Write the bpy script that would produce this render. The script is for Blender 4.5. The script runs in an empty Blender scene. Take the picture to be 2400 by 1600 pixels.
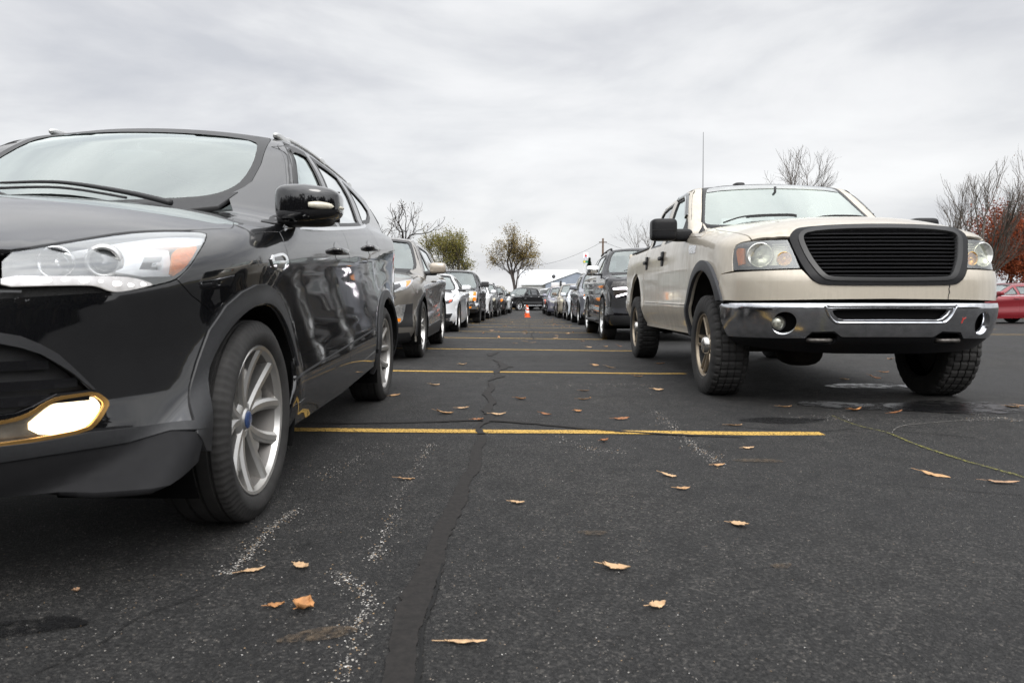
import numpy as np
import numpy as np
def tab(pts,sig=0.0,n=1500):
    """smooth lookup curve through control points"""
    a=np.array(pts,float); x,y=a[:,0],a[:,1]
    h=np.diff(x); d=np.diff(y)/h
    m=np.zeros(len(x)); m[0]=d[0]; m[-1]=d[-1]
    for i in range(1,len(x)-1):
        if d[i-1]*d[i]>0:
            w1=2*h[i]+h[i-1]; w2=h[i]+2*h[i-1]
            m[i]=(w1+w2)/(w1/d[i-1]+w2/d[i])
    g=np.linspace(x[0],x[-1],n)
    k=np.clip(np.searchsorted(x,g)-1,0,len(x)-2); t=(g-x[k])/h[k]
    v=(y[k]*(1+2*t)*(1-t)**2+m[k]*h[k]*t*(1-t)**2+y[k+1]*t*t*(3-2*t)+m[k+1]*h[k]*t*t*(t-1))
    if sig>0:
        st=(x[-1]-x[0])/(n-1); r=int(3*sig/st)+1
        K=np.exp(-.5*(np.arange(-r,r+1)*st/sig)**2);K/=K.sum()
        e=np.concatenate([v[0]+(v[1]-v[0])*np.arange(-r,0),v,v[-1]+(v[-1]-v[-2])*np.arange(1,r+1)])
        v=np.convolve(e,K,'valid')
    sl0=(v[1]-v[0])/(g[1]-g[0]); sl1=(v[-1]-v[-2])/(g[-1]-g[-2])
    def f(q):
        q=np.asarray(q,float)
        o=np.interp(q,g,v)
        return o+np.where(q<g[0],(q-g[0])*sl0,0)+np.where(q>g[-1],(q-g[-1])*sl1,0)
    return f
def smax(a,b,k):
    h=np.maximum(k-np.abs(a-b),0)/k
    return np.maximum(a,b)+h*h*k*.25
def smin(a,b,k): return -smax(-a,-b,k)
class Body:
    D=dict(shear=.08,shear0=.3,kz=1.0,Lf=.9,mf=3.,nf=2.,Lr=.5,mr=3.,nr=2.,crown=[(-1,.1),(4,.1)],crp=2.2,kt=.05,kb=.03,
           flare=[],bow=.12,kc=.06,kj=.03,rcrown=.06,ctap=(2.0,.04,1.5),rbow=.1,cabin=True,add=None,rtip=None)
    def __init__(s,**k):
        for a,b in {**s.D,**k}.items(): setattr(s,a,b)
        s.f_sec=tab(s.sec,.012); s.f_yf=tab(s.yf,.015); s.f_yr=tab(s.yr,.02)
        s.f_top=tab(s.top,.03); s.f_cr=tab(s.crown,.1); s.f_bot=tab(s.bot,.03)
        if s.cabin:
            s.f_roof=tab(s.roof,.06); s.f_cab=tab(s.cab,.02)
    def lower(s,P):
        x=np.abs(P[...,0]);y=P[...,1];z=P[...,2]
        zz=z-s.shear*(np.clip(y,-.6,3.2)-s.shear0)*np.clip((z-.3)/.4,0,1)
        W=s.f_sec(zz)
        for (yc,zc,R,hh,sg) in s.flare:
            r=np.hypot(y-yc,z-zc); W=W+hh*np.exp(-((r-R)/sg)**2)*np.clip((z-zc+.25)/.3,0,1)
        yf=s.f_yf(z);yr=s.f_yr(z); W0=W; u=np.clip(x/W0,0,.9999)
        t=np.clip((y-yf)/s.Lf,0,1); W=W*(1-(1-t)**s.nf+1e-12)**(1/s.mf)
        t=np.clip((yr-y)/s.Lr,0,1); W=W*(1-(1-t)**s.nr+1e-12)**(1/s.mr)
        fs=np.maximum(x-W,np.maximum(yf-y,y-yr))
        # near the nose and tail use the better conditioned fore-aft form (same zero set)
        ff=np.maximum(yf+s.Lf*(1-(1-u**s.mf)**(1/s.nf))-y,y-(yr-s.Lr*(1-(1-u**s.mr)**(1/s.nr))))
        w=np.clip((u-.35)/.4,0,1);w=w*w*(3-2*w)
        fs=np.where((x<W0)&((y<yf+s.Lf)|(y>yr-s.Lr)),w*fs+(1-w)*ff,fs)
        ft=z-(s.f_top(y)-s.f_cr(y)*(x/.9)**s.crp)
        if s.add is not None: ft=s.add(s,x,y,z,ft)
        f=smax(fs,ft,s.kt)
        return smax(f,s.f_bot(y)-z,s.kb)
    def cab_f(s,P):
        x=np.abs(P[...,0]);y=P[...,1];z=P[...,2]
        (y0,z0),(y1,z1)=s.ws; L=np.hypot(y1-y0,z1-z0)
        fw=(y-s.bow*x*x-y0)*(-(z1-z0)/L)+(z-z0)*((y1-y0)/L)
        (y2,z2),(y3,z3)=s.rw; L=np.hypot(y3-y2,z3-z2)
        fr=(y+s.rbow*x*x-y2)*(-(z3-z2)/L)+(z-z2)*((y3-y2)/L)
        fo=z-(s.f_roof(y)-s.rcrown*(x/.6)**2)
        yc,am,ln=s.ctap
        fd=x-s.f_cab(np.maximum(z,s.cab[0][0]))*(1-am*np.clip((y-yc)/ln,0,2)**2)
        f=smax(smax(fw,fo,s.kc),fr,s.kc)
        return smax(f,fd,s.kc)
    def f(s,P):
        a=s.lower(P)
        return smin(a,s.cab_f(P),s.kj) if s.cabin else a
    def root(s,O,Dr,a,b,it=22,fn=None):
        """first surface crossing marching from a (outside) to b along O+t*D (vectorised)"""
        fn=fn or s.f
        O=np.asarray(O,float);Dr=np.asarray(Dr,float)
        n=56; ts=np.linspace(a,b,n)
        hit=np.full(O.shape[0],np.nan); lo=np.full(O.shape[0],float(a)); done=np.zeros(O.shape[0],bool); hi=np.full(O.shape[0],float(b))
        for i in range(1,n):
            v=fn(O+Dr*ts[i])
            new=(~done)&(v<=0)
            lo[new]=ts[i-1];hi[new]=ts[i];done|=new
            if done.all(): break
        for _ in range(it):
            m=.5*(lo+hi); v=fn(O+Dr*m[:,None]); ins=v<=0
            hi=np.where(ins,m,hi); lo=np.where(ins,lo,m)
        t=np.where(done,.5*(lo+hi),np.nan)
        return t
    def grad(s,P,fn=None,e=2e-3):
        fn=fn or s.f
        G=np.stack([fn(P+np.eye(3)[i]*e)-fn(P-np.eye(3)[i]*e) for i in range(3)],-1)
        return G/np.maximum(np.linalg.norm(G,axis=-1,keepdims=True),1e-12)
    # projections: domain (u,v) -> 3d
    def side(s,q,fn=None):
        q=np.asarray(q,float); O=np.stack([0*q[:,0],q[:,0],q[:,1]],1); D=np.tile([1.,0,0],(len(q),1))
        t=s.root(O,D,1.35,0.0,fn=fn); t=np.where(np.isnan(t),0,t); return O+D*t[:,None]
    def topv(s,q,fn=None):
        q=np.asarray(q,float); O=np.stack([q[:,0],q[:,1],0*q[:,0]],1); D=np.tile([0,0,1.],(len(q),1))
        t=s.root(O,D,2.3,0.1,fn=fn); t=np.where(np.isnan(t),.1,t); return O+D*t[:,None]
    CYC=.35
    def cyl(s,q,fn=None):
        """q=(angle from -y towards +x , z) about a vertical axis at y=CYC"""
        q=np.asarray(q,float); O=np.stack([0*q[:,0],0*q[:,0]+s.CYC,q[:,1]],1)
        D=np.stack([np.sin(q[:,0]),-np.cos(q[:,0]),0*q[:,0]],1)
        t=s.root(O,D,2.2,0.02,fn=fn); t=np.where(np.isnan(t),.02,t); return O+D*t[:,None]
    def to(s,dom,P):
        P=np.asarray(P,float)
        if dom=='side': return P[:,1:3].copy()
        if dom=='top': return P[:,:2].copy()
        if dom in('front','back'): return P[:,[0,2]].copy()
        return np.stack([np.arctan2(P[:,0],-(P[:,1]-s.CYC)),P[:,2]],1)
    def fro(s,q,fn=None):
        q=np.asarray(q,float); O=np.stack([q[:,0],0*q[:,0],q[:,1]],1); D=np.tile([0,1.,0],(len(q),1))
        t=s.root(O,D,-2.0,2.5,fn=fn); t=np.where(np.isnan(t),0,t); return O+D*t[:,None]
    def back(s,q,fn=None):
        q=np.asarray(q,float); O=np.stack([q[:,0],0*q[:,0],q[:,1]],1); D=np.tile([0,1.,0],(len(q),1))
        t=s.root(O,D,7.5,1.0,fn=fn); t=np.where(np.isnan(t),1,t); return O+D*t[:,None]
    def go(s,dom,q,fn=None): return {'side':s.side,'top':s.topv,'front':s.fro,'cyl':s.cyl,'back':s.back}[dom](q,fn)
import bpy, math, random
from mathutils import Vector, Matrix
from mathutils.geometry import delaunay_2d_cdt
SC=bpy.context.scene; COL=SC.collection
R_=math.radians
rng=random.Random(7); nrg=np.random.default_rng(7)

# ------------------------------------------------------------------ objects
def mesh_obj(name,V,F,mat,parent=None,nrm=None,smooth=True,mi=None):
    me=bpy.data.meshes.new(name)
    me.from_pydata([tuple(map(float,v)) for v in V],[],[tuple(map(int,f)) for f in F])
    mats=mat if isinstance(mat,(list,tuple)) else [mat]
    for m in mats: me.materials.append(m)
    n=len(me.polygons)
    if n:
        me.polygons.foreach_set('use_smooth',[bool(smooth)]*n)
        if mi is not None: me.polygons.foreach_set('material_index',[int(i) for i in mi])
        if nrm is not None: me.normals_split_custom_set_from_vertices([tuple(map(float,x)) for x in nrm])
    me.update()
    o=bpy.data.objects.new(name,me); COL.objects.link(o)
    if parent is not None: o.parent=parent
    return o
def tag(o,label,cat,group=None,kind=None):
    if label:o['label']=label
    if cat:o['category']=cat
    if group:o['group']=group
    if kind:o['kind']=kind
    return o
def empty(name,loc=(0,0,0),M=None):
    o=bpy.data.objects.new(name,None); COL.objects.link(o); o.empty_display_size=.2
    if M is not None:
        A=Matrix([[*M[0],loc[0]],[*M[1],loc[1]],[*M[2],loc[2]],[0,0,0,1]]); o.matrix_world=A
    else: o.location=loc
    return o
def copy_tree(o,parent=None):
    c=o.copy(); COL.objects.link(c)
    if parent is not None: c.parent=parent
    for ch in o.children: copy_tree(ch,c)
    return c
def struct(o): o['kind']='structure'; return o

class MB:
    """collects simple shapes into ONE mesh"""
    def __init__(s): s.V=[];s.F=[];s.mi=[]
    def add(s,V,F,mi=0,M=None):
        V=np.asarray(V,float)
        if M is not None: V=V@np.asarray(M)[:3,:3].T+np.asarray(M)[:3,3]
        b=len(s.V); s.V+=V.tolist(); s.F+=[[i+b for i in f] for f in F]; s.mi+=[mi]*len(F); return s
    def box(s,c,d,mi=0,bev=0,M=None):
        cx,cy,cz=c;dx,dy,dz=[q/2 for q in d]
        if bev<=0:
            V=[(cx+a*dx,cy+b*dy,cz+e*dz) for a in(-1,1) for b in(-1,1) for e in(-1,1)]
            F=[(0,1,3,2),(4,6,7,5),(0,4,5,1),(2,3,7,6),(0,2,6,4),(1,5,7,3)]
            return s.add(V,F,mi,M)
        bm=bmesh.new(); bmesh.ops.create_cube(bm,size=1)
        for v in bm.verts: v.co=Vector((cx+v.co.x*2*dx,cy+v.co.y*2*dy,cz+v.co.z*2*dz))
        bmesh.ops.bevel(bm,geom=bm.edges[:]+bm.verts[:],offset=bev,segments=2,profile=.5,affect='EDGES')
        bm.verts.index_update()
        V=[tuple(v.co) for v in bm.verts];F=[[v.index for v in f.verts] for f in bm.faces]; bm.free()
        return s.add(V,F,mi,M)
    def tube(s,P,r,n=6,mi=0,cap=True):
        P=np.asarray(P,float);m=len(P); r=np.broadcast_to(np.asarray(r,float),(m,))
        T=np.gradient(P,axis=0); T/=np.maximum(np.linalg.norm(T,axis=1,keepdims=True),1e-9)
        up=np.array([0,0,1.]) if abs(T[0][2])<.9 else np.array([1.,0,0])
        V=[];F=[]
        for i in range(m):
            a=np.cross(T[i],up);a/=max(np.linalg.norm(a),1e-9);b=np.cross(T[i],a);up=-b if np.dot(-b,up)>0 else b
            for k in range(n):
                t=2*math.pi*k/n; V.append(P[i]+r[i]*(math.cos(t)*a+math.sin(t)*b))
        for i in range(m-1):
            for k in range(n): F.append((i*n+k,i*n+(k+1)%n,(i+1)*n+(k+1)%n,(i+1)*n+k))
        if cap: F+= [tuple(range(n))[::-1],tuple((m-1)*n+k for k in range(n))]
        return s.add(V,F,mi)
    def lathe(s,prof,n=48,mi=0,M=None,axis='x',mod=None,close=False):
        """prof: (axial,r) points"""
        V=[];F=[];m=len(prof)
        for i in range(n):
            t=2*math.pi*i/n
            for j,(a,r) in enumerate(prof):
                if mod: r=r+mod(i,j)
                c,q=r*math.cos(t),r*math.sin(t)
                V.append((a,c,q) if axis=='x' else (c,a,q) if axis=='y' else (c,q,a))
        e=m if close else m-1
        for i in range(n):
            k=(i+1)%n
            for j in range(e): F.append((i*m+j,k*m+j,k*m+(j+1)%m,i*m+(j+1)%m))
        return s.add(V,F,mi,M)
    def blob(s,c,d,e=(.5,.5),n=20,mi=0,M=None,fn=None):
        """superquadric rounded solid"""
        V=[];F=[]; sp=lambda x,p:math.copysign(abs(x)**p,x)
        for i in range(n+1):
            u=-math.pi/2+math.pi*i/n
            for k in range(2*n):
                v=-math.pi+math.pi*k/n
                p=np.array([sp(math.cos(u),e[0])*sp(math.cos(v),e[1]),sp(math.cos(u),e[0])*sp(math.sin(v),e[1]),sp(math.sin(u),e[0])])
                if fn: p=fn(p)
                V.append((c[0]+p[0]*d[0]/2,c[1]+p[1]*d[1]/2,c[2]+p[2]*d[2]/2))
        for i in range(n):
            for k in range(2*n):
                F.append((i*2*n+k,i*2*n+(k+1)%(2*n),(i+1)*2*n+(k+1)%(2*n),(i+1)*2*n+k))
        return s.add(V,F,mi,M)
    def prism(s,poly,a,b,axis='x',mi=0,M=None):
        n=len(poly)
        def mk(p,q): return (q,p[0],p[1]) if axis=='x' else (p[0],q,p[1]) if axis=='y' else (p[0],p[1],q)
        V=[mk(p,a) for p in poly]+[mk(p,b) for p in poly]
        F=[tuple(range(n))[::-1],tuple(range(n,2*n))]+[(i,(i+1)%n,n+(i+1)%n,n+i) for i in range(n)]
        return s.add(V,F,mi,M)
    def build(s,name,mat,parent=None,smooth=False,angle=None):
        o=mesh_obj(name,s.V,s.F,mat,parent,smooth=smooth or angle is not None,mi=s.mi)
        bm=bmesh.new();bm.from_mesh(o.data);bmesh.ops.recalc_face_normals(bm,faces=bm.faces[:])
        bm.to_mesh(o.data);bm.free()
        if angle is not None:
            o.data.set_sharp_from_angle(angle=R_(angle))
        return o
import bmesh

# ------------------------------------------------------------------ polygons
def chaikin(p,it=1,closed=True):
    p=np.asarray(p,float)
    for _ in range(it):
        if closed:
            q=np.roll(p,-1,0); p=np.stack([.75*p+.25*q,.25*p+.75*q],1).reshape(-1,p.shape[1])
        else:
            a,b=p[:-1],p[1:]; p=np.concatenate([p[:1],np.stack([.75*a+.25*b,.25*a+.75*b],1).reshape(-1,p.shape[1])[1:-1],p[-1:]])
    return p
def catmull(p,n=6,closed=False):
    p=np.asarray(p,float); m=len(p); out=[]
    rngi=range(m if closed else m-1)
    for i in rngi:
        if closed: a,b,c,d=p[(i-1)%m],p[i],p[(i+1)%m],p[(i+2)%m]
        else: a,b,c,d=p[max(i-1,0)],p[i],p[i+1],p[min(i+2,m-1)]
        for k in range(n):
            t=k/n; out.append(.5*(2*b+(c-a)*t+(2*a-5*b+4*c-d)*t*t+(3*b-a-3*c+d)*t**3))
    if not closed: out.append(p[-1])
    return np.array(out)
def resample(p,res):
    out=[];n=len(p)
    for i in range(n):
        a,b=p[i],p[(i+1)%n]; k=max(1,int(math.ceil(np.linalg.norm(b-a)/res)))
        for j in range(k): out.append(a+(b-a)*j/k)
    return np.array(out)
def area2(p): x,y=p[:,0],p[:,1]; return .5*np.sum(x*np.roll(y,-1)-np.roll(x,-1)*y)
def inset(p,g):
    if abs(g)<1e-9: return p
    if area2(p)<0: p=p[::-1]
    a=p-np.roll(p,1,0);b=np.roll(p,-1,0)-p
    na=np.stack([-a[:,1],a[:,0]],1);nb=np.stack([-b[:,1],b[:,0]],1)
    na/=np.maximum(np.linalg.norm(na,axis=1,keepdims=True),1e-9);nb/=np.maximum(np.linalg.norm(nb,axis=1,keepdims=True),1e-9)
    n=na+nb; l=np.linalg.norm(n,axis=1,keepdims=True); n=n/np.maximum(l,1e-6)
    s=np.clip(1/np.maximum((n*na).sum(1,keepdims=True),.4),0,2.0)
    return p+n*g*s
def inpoly(q,p):
    x,y=q[:,0],q[:,1]; r=np.zeros(len(q),bool); n=len(p); j=n-1
    for i in range(n):
        xi,yi=p[i];xj,yj=p[j]
        if yi!=yj:
            c=((yi>y)!=(yj>y))&(x<(xj-xi)*(y-yi)/(yj-yi)+xi); r^=c
        j=i
    return r
def ellipse(c,rx,ry=None,n=40,a0=0,a1=360):
    ry=rx if ry is None else ry
    full=abs(a1-a0)>=360
    t=np.radians(np.linspace(a0,a1,n,endpoint=not full)); return np.stack([c[0]+rx*np.cos(t),c[1]+ry*np.sin(t)],1)
KY=.9
def dom2(B,dom,p):
    p=np.asarray(p,float)
    if p.shape[1]==3: p=B.to(dom,p)
    else: p=p.copy()
    if dom=='cyl': p[:,0]*=KY
    return p
def cdt(outer,holes,res):
    """triangulate outer minus holes (holes may cross the outline)"""
    rings=[resample(outer,res)]+[resample(h,res) for h in holes]
    V=[];E=[]
    for r in rings:
        b=len(V);V+=r.tolist();n=len(r);E+=[(b+i,b+(i+1)%n) for i in range(n)]
    lo,hi=rings[0].min(0),rings[0].max(0)
    gx=np.arange(lo[0],hi[0]+res,res);gy=np.arange(lo[1],hi[1]+res,res*.866)
    G_=np.array([(x+(res/2 if j%2 else 0),y) for j,y in enumerate(gy) for x in gx]) if len(gx)*len(gy) else np.zeros((0,2))
    def ok(q):
        m=inpoly(q,rings[0])
        for h in rings[1:]: m&=~inpoly(q,h)
        return m
    if len(G_):
        G_=G_[ok(G_)]
        A=np.array(V)
        if len(G_):
            k=np.ones(len(G_),bool)
            for i in range(0,len(G_),500):
                d=np.sqrt(((G_[i:i+500,None,:]-A[None])**2).sum(-1)).min(1); k[i:i+500]=d>res*.5
            V+=G_[k].tolist()
    r=delaunay_2d_cdt([Vector(v) for v in V],E,[],0,1e-6)
    q=np.array([tuple(v) for v in r[0]]); T=np.array([list(f) for f in r[2] if len(f)==3])
    cen=q[T].mean(1); T=T[ok(cen)]
    a=q[T]; ar=.5*((a[:,1,0]-a[:,0,0])*(a[:,2,1]-a[:,0,1])-(a[:,1,1]-a[:,0,1])*(a[:,2,0]-a[:,0,0]))
    T=T[np.abs(ar)>1e-9]; ar=ar[np.abs(ar)>1e-9]
    T[ar<0]=T[ar<0][:,::-1]
    used=np.unique(T); mp=-np.ones(len(q),int); mp[used]=np.arange(len(used))
    return q[used],mp[T]
def boundary(T):
    d={}
    for t in T:
        for k in range(3):
            a,b=int(t[k]),int(t[(k+1)%3]); d[(a,b)]=d.get((a,b),0)+1
    return [e for e in d if (e[1],e[0]) not in d]
def surf(B,dom,outer,holes=(),res=.05,off=0.,gap=.0,skirt=.01,fn=None,hgap=None,jit=None):
    """patch of the body surface -> verts, faces, normals"""
    o=inset(dom2(B,dom,outer),gap); hs=[inset(dom2(B,dom,h),-(gap if hgap is None else hgap)) for h in holes]
    q,T=cdt(o,hs,res)
    qq=q.copy()
    if dom=='cyl': qq[:,0]/=KY
    P=B.go(dom,qq,fn); N=B.grad(P,fn)
    if jit is not None: P=jit(P,N)
    P=P+N*off
    # orient
    a=P[T]; g=np.cross(a[:,1]-a[:,0],a[:,2]-a[:,0]); flip=(g*N[T[:,0]]).sum(1)<0
    T=T.copy(); T[flip]=T[flip][:,::-1]
    V=P;F=T.tolist();NN=N
    if skirt:
        be=boundary(T); b=len(V); add=[];an=[];idx={}
        E=np.array(be); d=P[E[:,1]]-P[E[:,0]]; lat=np.cross(d,N[E[:,0]]); lat/=np.maximum(np.linalg.norm(lat,axis=1,keepdims=True),1e-9)
        for (i,j),l in zip(be,lat):
            k=b+len(add); add+=[P[i],P[j],P[j]-N[j]*skirt,P[i]-N[i]*skirt]
            n1=.5*(l+N[i]);n2=.5*(l+N[j]); an+=[n1/np.linalg.norm(n1),n2/np.linalg.norm(n2),l,l]
            F.append([k+1,k,k+3,k+2])
        V=np.concatenate([V,np.array(add)]);NN=np.concatenate([NN,np.array(an)])
    return V,F,NN
def flipx(V,F,N):
    V=V.copy();V[:,0]*=-1;N=N.copy();N[:,0]*=-1
    return V,[f[::-1] for f in F],N
def panel(name,B,dom,outer,mat,parent,both=True,**k):
    """both=True: a mirrored pair; False: one patch (outline already spans the centre)"""
    V,F,N=surf(B,dom,outer,**k)
    o=[mesh_obj(name,V,F,mat,parent,nrm=N)]
    if both: o.append(mesh_obj(name,*flipx(V,F,N)[:2],mat,parent,nrm=flipx(V,F,N)[2]))
    return o
def full(half):
    """half outline starting and ending on x=0 -> closed symmetric outline"""
    h=np.asarray(half,float); m=h[::-1].copy(); m[:,0]*=-1
    if abs(m[0,0])<1e-6: m=m[1:]
    if abs(m[-1,0])<1e-6: m=m[:-1]
    return np.concatenate([h,m])
def ribbon(B,P,w,fn=None,off=.003,up=None,both_off=None,proj=True):
    """flat strip lying along a surface polyline"""
    P=np.asarray(P,float); N=B.grad(P,fn)
    T=np.gradient(P,axis=0);T/=np.maximum(np.linalg.norm(T,axis=1,keepdims=True),1e-9)
    S=np.cross(T,N); S/=np.maximum(np.linalg.norm(S,axis=1,keepdims=True),1e-9)
    w=np.broadcast_to(np.asarray(w,float),(len(P),))[:,None]
    a=P+N*off+S*w/2;b=P+N*off-S*w/2;c=P-N*.004+S*w/2;d=P-N*.004-S*w/2
    n=len(P); V=np.concatenate([a,b,c,d]);F=[]
    for i in range(n-1):
        F+=[(i,i+1,n+i+1,n+i),(2*n+i,2*n+i+1,i+1,i),(n+i,n+i+1,3*n+i+1,3*n+i)]
    F+=[(0,n,3*n,2*n),(n-1,2*n-1+0,4*n-1,3*n-1)]
    return V,F

def lining(B,yz,mat,root,w=.06,name='pillar_lining'):
    P=catmull(B.side(rz(yz)),4)
    for s in(1,-1):
        V,F=ribbon(B,P,w,off=-.034);V=V*np.array([s,1,1]); mesh_obj(name,V,F,mat,root)
# ------------------------------------------------------------------ materials
MAT={}
def nodes(name):
    m=bpy.data.materials.new(name); m.use_nodes=True; nt=m.node_tree; nt.nodes.clear()
    out=nt.nodes.new('ShaderNodeOutputMaterial'); return m,nt,out
def N_(nt,t,**k):
    n=nt.nodes.new('ShaderNode'+t)
    for a,b in k.items():
        if a in n.inputs: n.inputs[a].default_value=b
        else: setattr(n,a,b)
    return n
def L_(nt,a,b,i=0,j=0):
    nt.links.new(a.outputs[i],b.inputs[j])
def rgb(*c): return (*c,1)
def ramp(nt,pts,interp='LINEAR'):
    r=nt.nodes.new('ShaderNodeValToRGB'); r.color_ramp.interpolation=interp
    e=r.color_ramp.elements
    while len(e)>1: e.remove(e[-1])
    e[0].position=pts[0][0]; e[0].color=pts[0][1] if len(pts[0][1])==4 else rgb(*pts[0][1])
    for p,c in pts[1:]:
        q=e.new(p); q.color=c if len(c)==4 else rgb(*c)
    return r
def plain(name,col,rough=.5,metal=0.,coat=0.,spec=.5,var=.08,sc=30.,bump=0.,emit=None,es=0.):
    if name in MAT: return MAT[name]
    m,nt,out=nodes(name); p=N_(nt,'BsdfPrincipled'); tc=N_(nt,'TexCoord')
    p.inputs['Roughness'].default_value=rough;p.inputs['Metallic'].default_value=metal
    p.inputs['Coat Weight'].default_value=coat;p.inputs['Coat Roughness'].default_value=.03;p.inputs['Specular IOR Level'].default_value=spec
    n=N_(nt,'TexNoise',Scale=sc,Detail=4.); L_(nt,tc,n,3,0)
    r=ramp(nt,[(.3,[c*(1-var) for c in col]),(.7,[min(1,c*(1+var)) for c in col])]); L_(nt,n,r); L_(nt,r,p)
    if bump:
        b=N_(nt,'Bump',Strength=bump,Distance=.01); nt.links.new(n.outputs[0],b.inputs['Height']); nt.links.new(b.outputs[0],p.inputs['Normal'])
    if emit:
        p.inputs['Emission Color'].default_value=rgb(*emit);p.inputs['Emission Strength'].default_value=es
    L_(nt,p,out); MAT[name]=m; return m
def paint(name,col,metal=.0,rough=.3,coat=1.,dirt=0.,dirtcol=(.19,.165,.135),spec=.5,cior=1.5):
    """car paint: coloured base under clear coat, with road film in streaks"""
    if name in MAT: return MAT[name]
    m,nt,out=nodes(name); p=N_(nt,'BsdfPrincipled'); tc=N_(nt,'TexCoord')
    p.inputs['Metallic'].default_value=metal;p.inputs['Coat Weight'].default_value=coat;p.inputs['Specular IOR Level'].default_value=spec;p.inputs['Coat IOR'].default_value=cior
    n=N_(nt,'TexNoise',Scale=3.,Detail=6.,Roughness=.65); L_(nt,tc,n,3,0)
    n2=N_(nt,'TexNoise',Scale=900.,Detail=1.); L_(nt,tc,n2,3,0)
    mp=N_(nt,'Mapping'); mp.inputs['Scale'].default_value=(9,5,1.1); L_(nt,tc,mp,3,0)
    n3=N_(nt,'TexNoise',Scale=2.2,Detail=7.,Roughness=.7); L_(nt,mp,n3)
    fl=N_(nt,'MixRGB',blend_type='MIX'); fl.inputs[1].default_value=rgb(*[c*.9 for c in col]); fl.inputs[2].default_value=rgb(*[min(1,c*1.12) for c in col]); L_(nt,n2,fl)
    mu=N_(nt,'Math',operation='MULTIPLY'); L_(nt,n,mu); L_(nt,n3,mu,0,1)
    rr=ramp(nt,[(.18,(0,0,0)),(.42,(1,1,1))]); L_(nt,mu,rr)
    md=N_(nt,'Math',operation='MULTIPLY'); L_(nt,rr,md); md.inputs[1].default_value=dirt
    mx=N_(nt,'MixRGB'); L_(nt,md,mx); L_(nt,fl,mx,0,1); mx.inputs[2].default_value=rgb(*dirtcol); L_(nt,mx,p)
    ra=N_(nt,'MapRange'); L_(nt,rr,ra); ra.inputs[3].default_value=rough; ra.inputs[4].default_value=min(1,rough+.1+dirt*.4); nt.links.new(ra.outputs[0],p.inputs['Roughness'])
    cr=N_(nt,'MapRange'); L_(nt,rr,cr); cr.inputs[3].default_value=.02; cr.inputs[4].default_value=.04+dirt*.35; nt.links.new(cr.outputs[0],p.inputs['Coat Roughness'])
    L_(nt,p,out); MAT[name]=m; return m
def glass(name,tint=(.8,.87,.85),k=1.5,base=.03,rough=0.,gc=(.95,.97,.97)):
    """thin pane: see-through with fresnel mirror reflection"""
    if name in MAT: return MAT[name]
    m,nt,out=nodes(name); t=N_(nt,'BsdfTransparent'); t.inputs[0].default_value=rgb(*tint)
    g=N_(nt,'BsdfGlossy'); g.inputs['Roughness'].default_value=rough; g.inputs[0].default_value=rgb(*gc)
    f=N_(nt,'Fresnel',IOR=1.5); a=N_(nt,'Math',operation='MULTIPLY_ADD',use_clamp=True); L_(nt,f,a); a.inputs[1].default_value=k;a.inputs[2].default_value=base
    tc=N_(nt,'TexCoord'); n=N_(nt,'TexNoise',Scale=4.,Detail=5.); L_(nt,tc,n,3,0)
    ad=N_(nt,'Math',operation='MULTIPLY_ADD',use_clamp=True); L_(nt,n,ad); ad.inputs[1].default_value=.05; L_(nt,a,ad,0,2)
    mx=N_(nt,'MixShader'); L_(nt,ad,mx); L_(nt,t,mx,0,1); L_(nt,g,mx,0,2); L_(nt,mx,out); MAT[name]=m; return m
class Cam:
    def __init__(s,f=1600,h=.80,pitch=3.8,yaw=1.43):
        s.f=f;s.h=h
        p=np.radians(pitch);w=np.radians(yaw)
        fw=np.array([-np.sin(w)*np.cos(p),np.cos(w)*np.cos(p),-np.sin(p)])
        r=np.array([np.cos(w),np.sin(w),0]); d=np.cross(fw,r)  # down
        s.R=np.stack([r,d,fw]); s.C=np.array([0,0,h])
    def proj(s,P):
        q=(np.asarray(P,float)-s.C)@s.R.T
        return np.stack([1200+s.f*q[...,0]/q[...,2],800+s.f*q[...,1]/q[...,2]],-1)
    def ray(s,uv):
        uv=np.asarray(uv,float)
        q=np.stack([(uv[...,0]-1200)/s.f,(uv[...,1]-800)/s.f,np.ones(uv.shape[:-1])],-1)
        return q@s.R
C=Cam(1620,.787,4.16,1.415)
GP=np.array([(-40,-1.3),(-12,-.108),(-4,-.012),(0,0),(4,-.012),(7,-.037),(10,-.075),(13,-.119),(16,-.176),(19,-.228),(22,-.285),(26,-.355),(30,-.43),(35,-.53),(40,-.61),(48,-.72),(58,-.82),(70,-.85),(600,-.85)])
def G(x,y):
    return np.interp(y,GP[:,0],GP[:,1])-.013*np.clip(x,-6,1.3)
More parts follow.
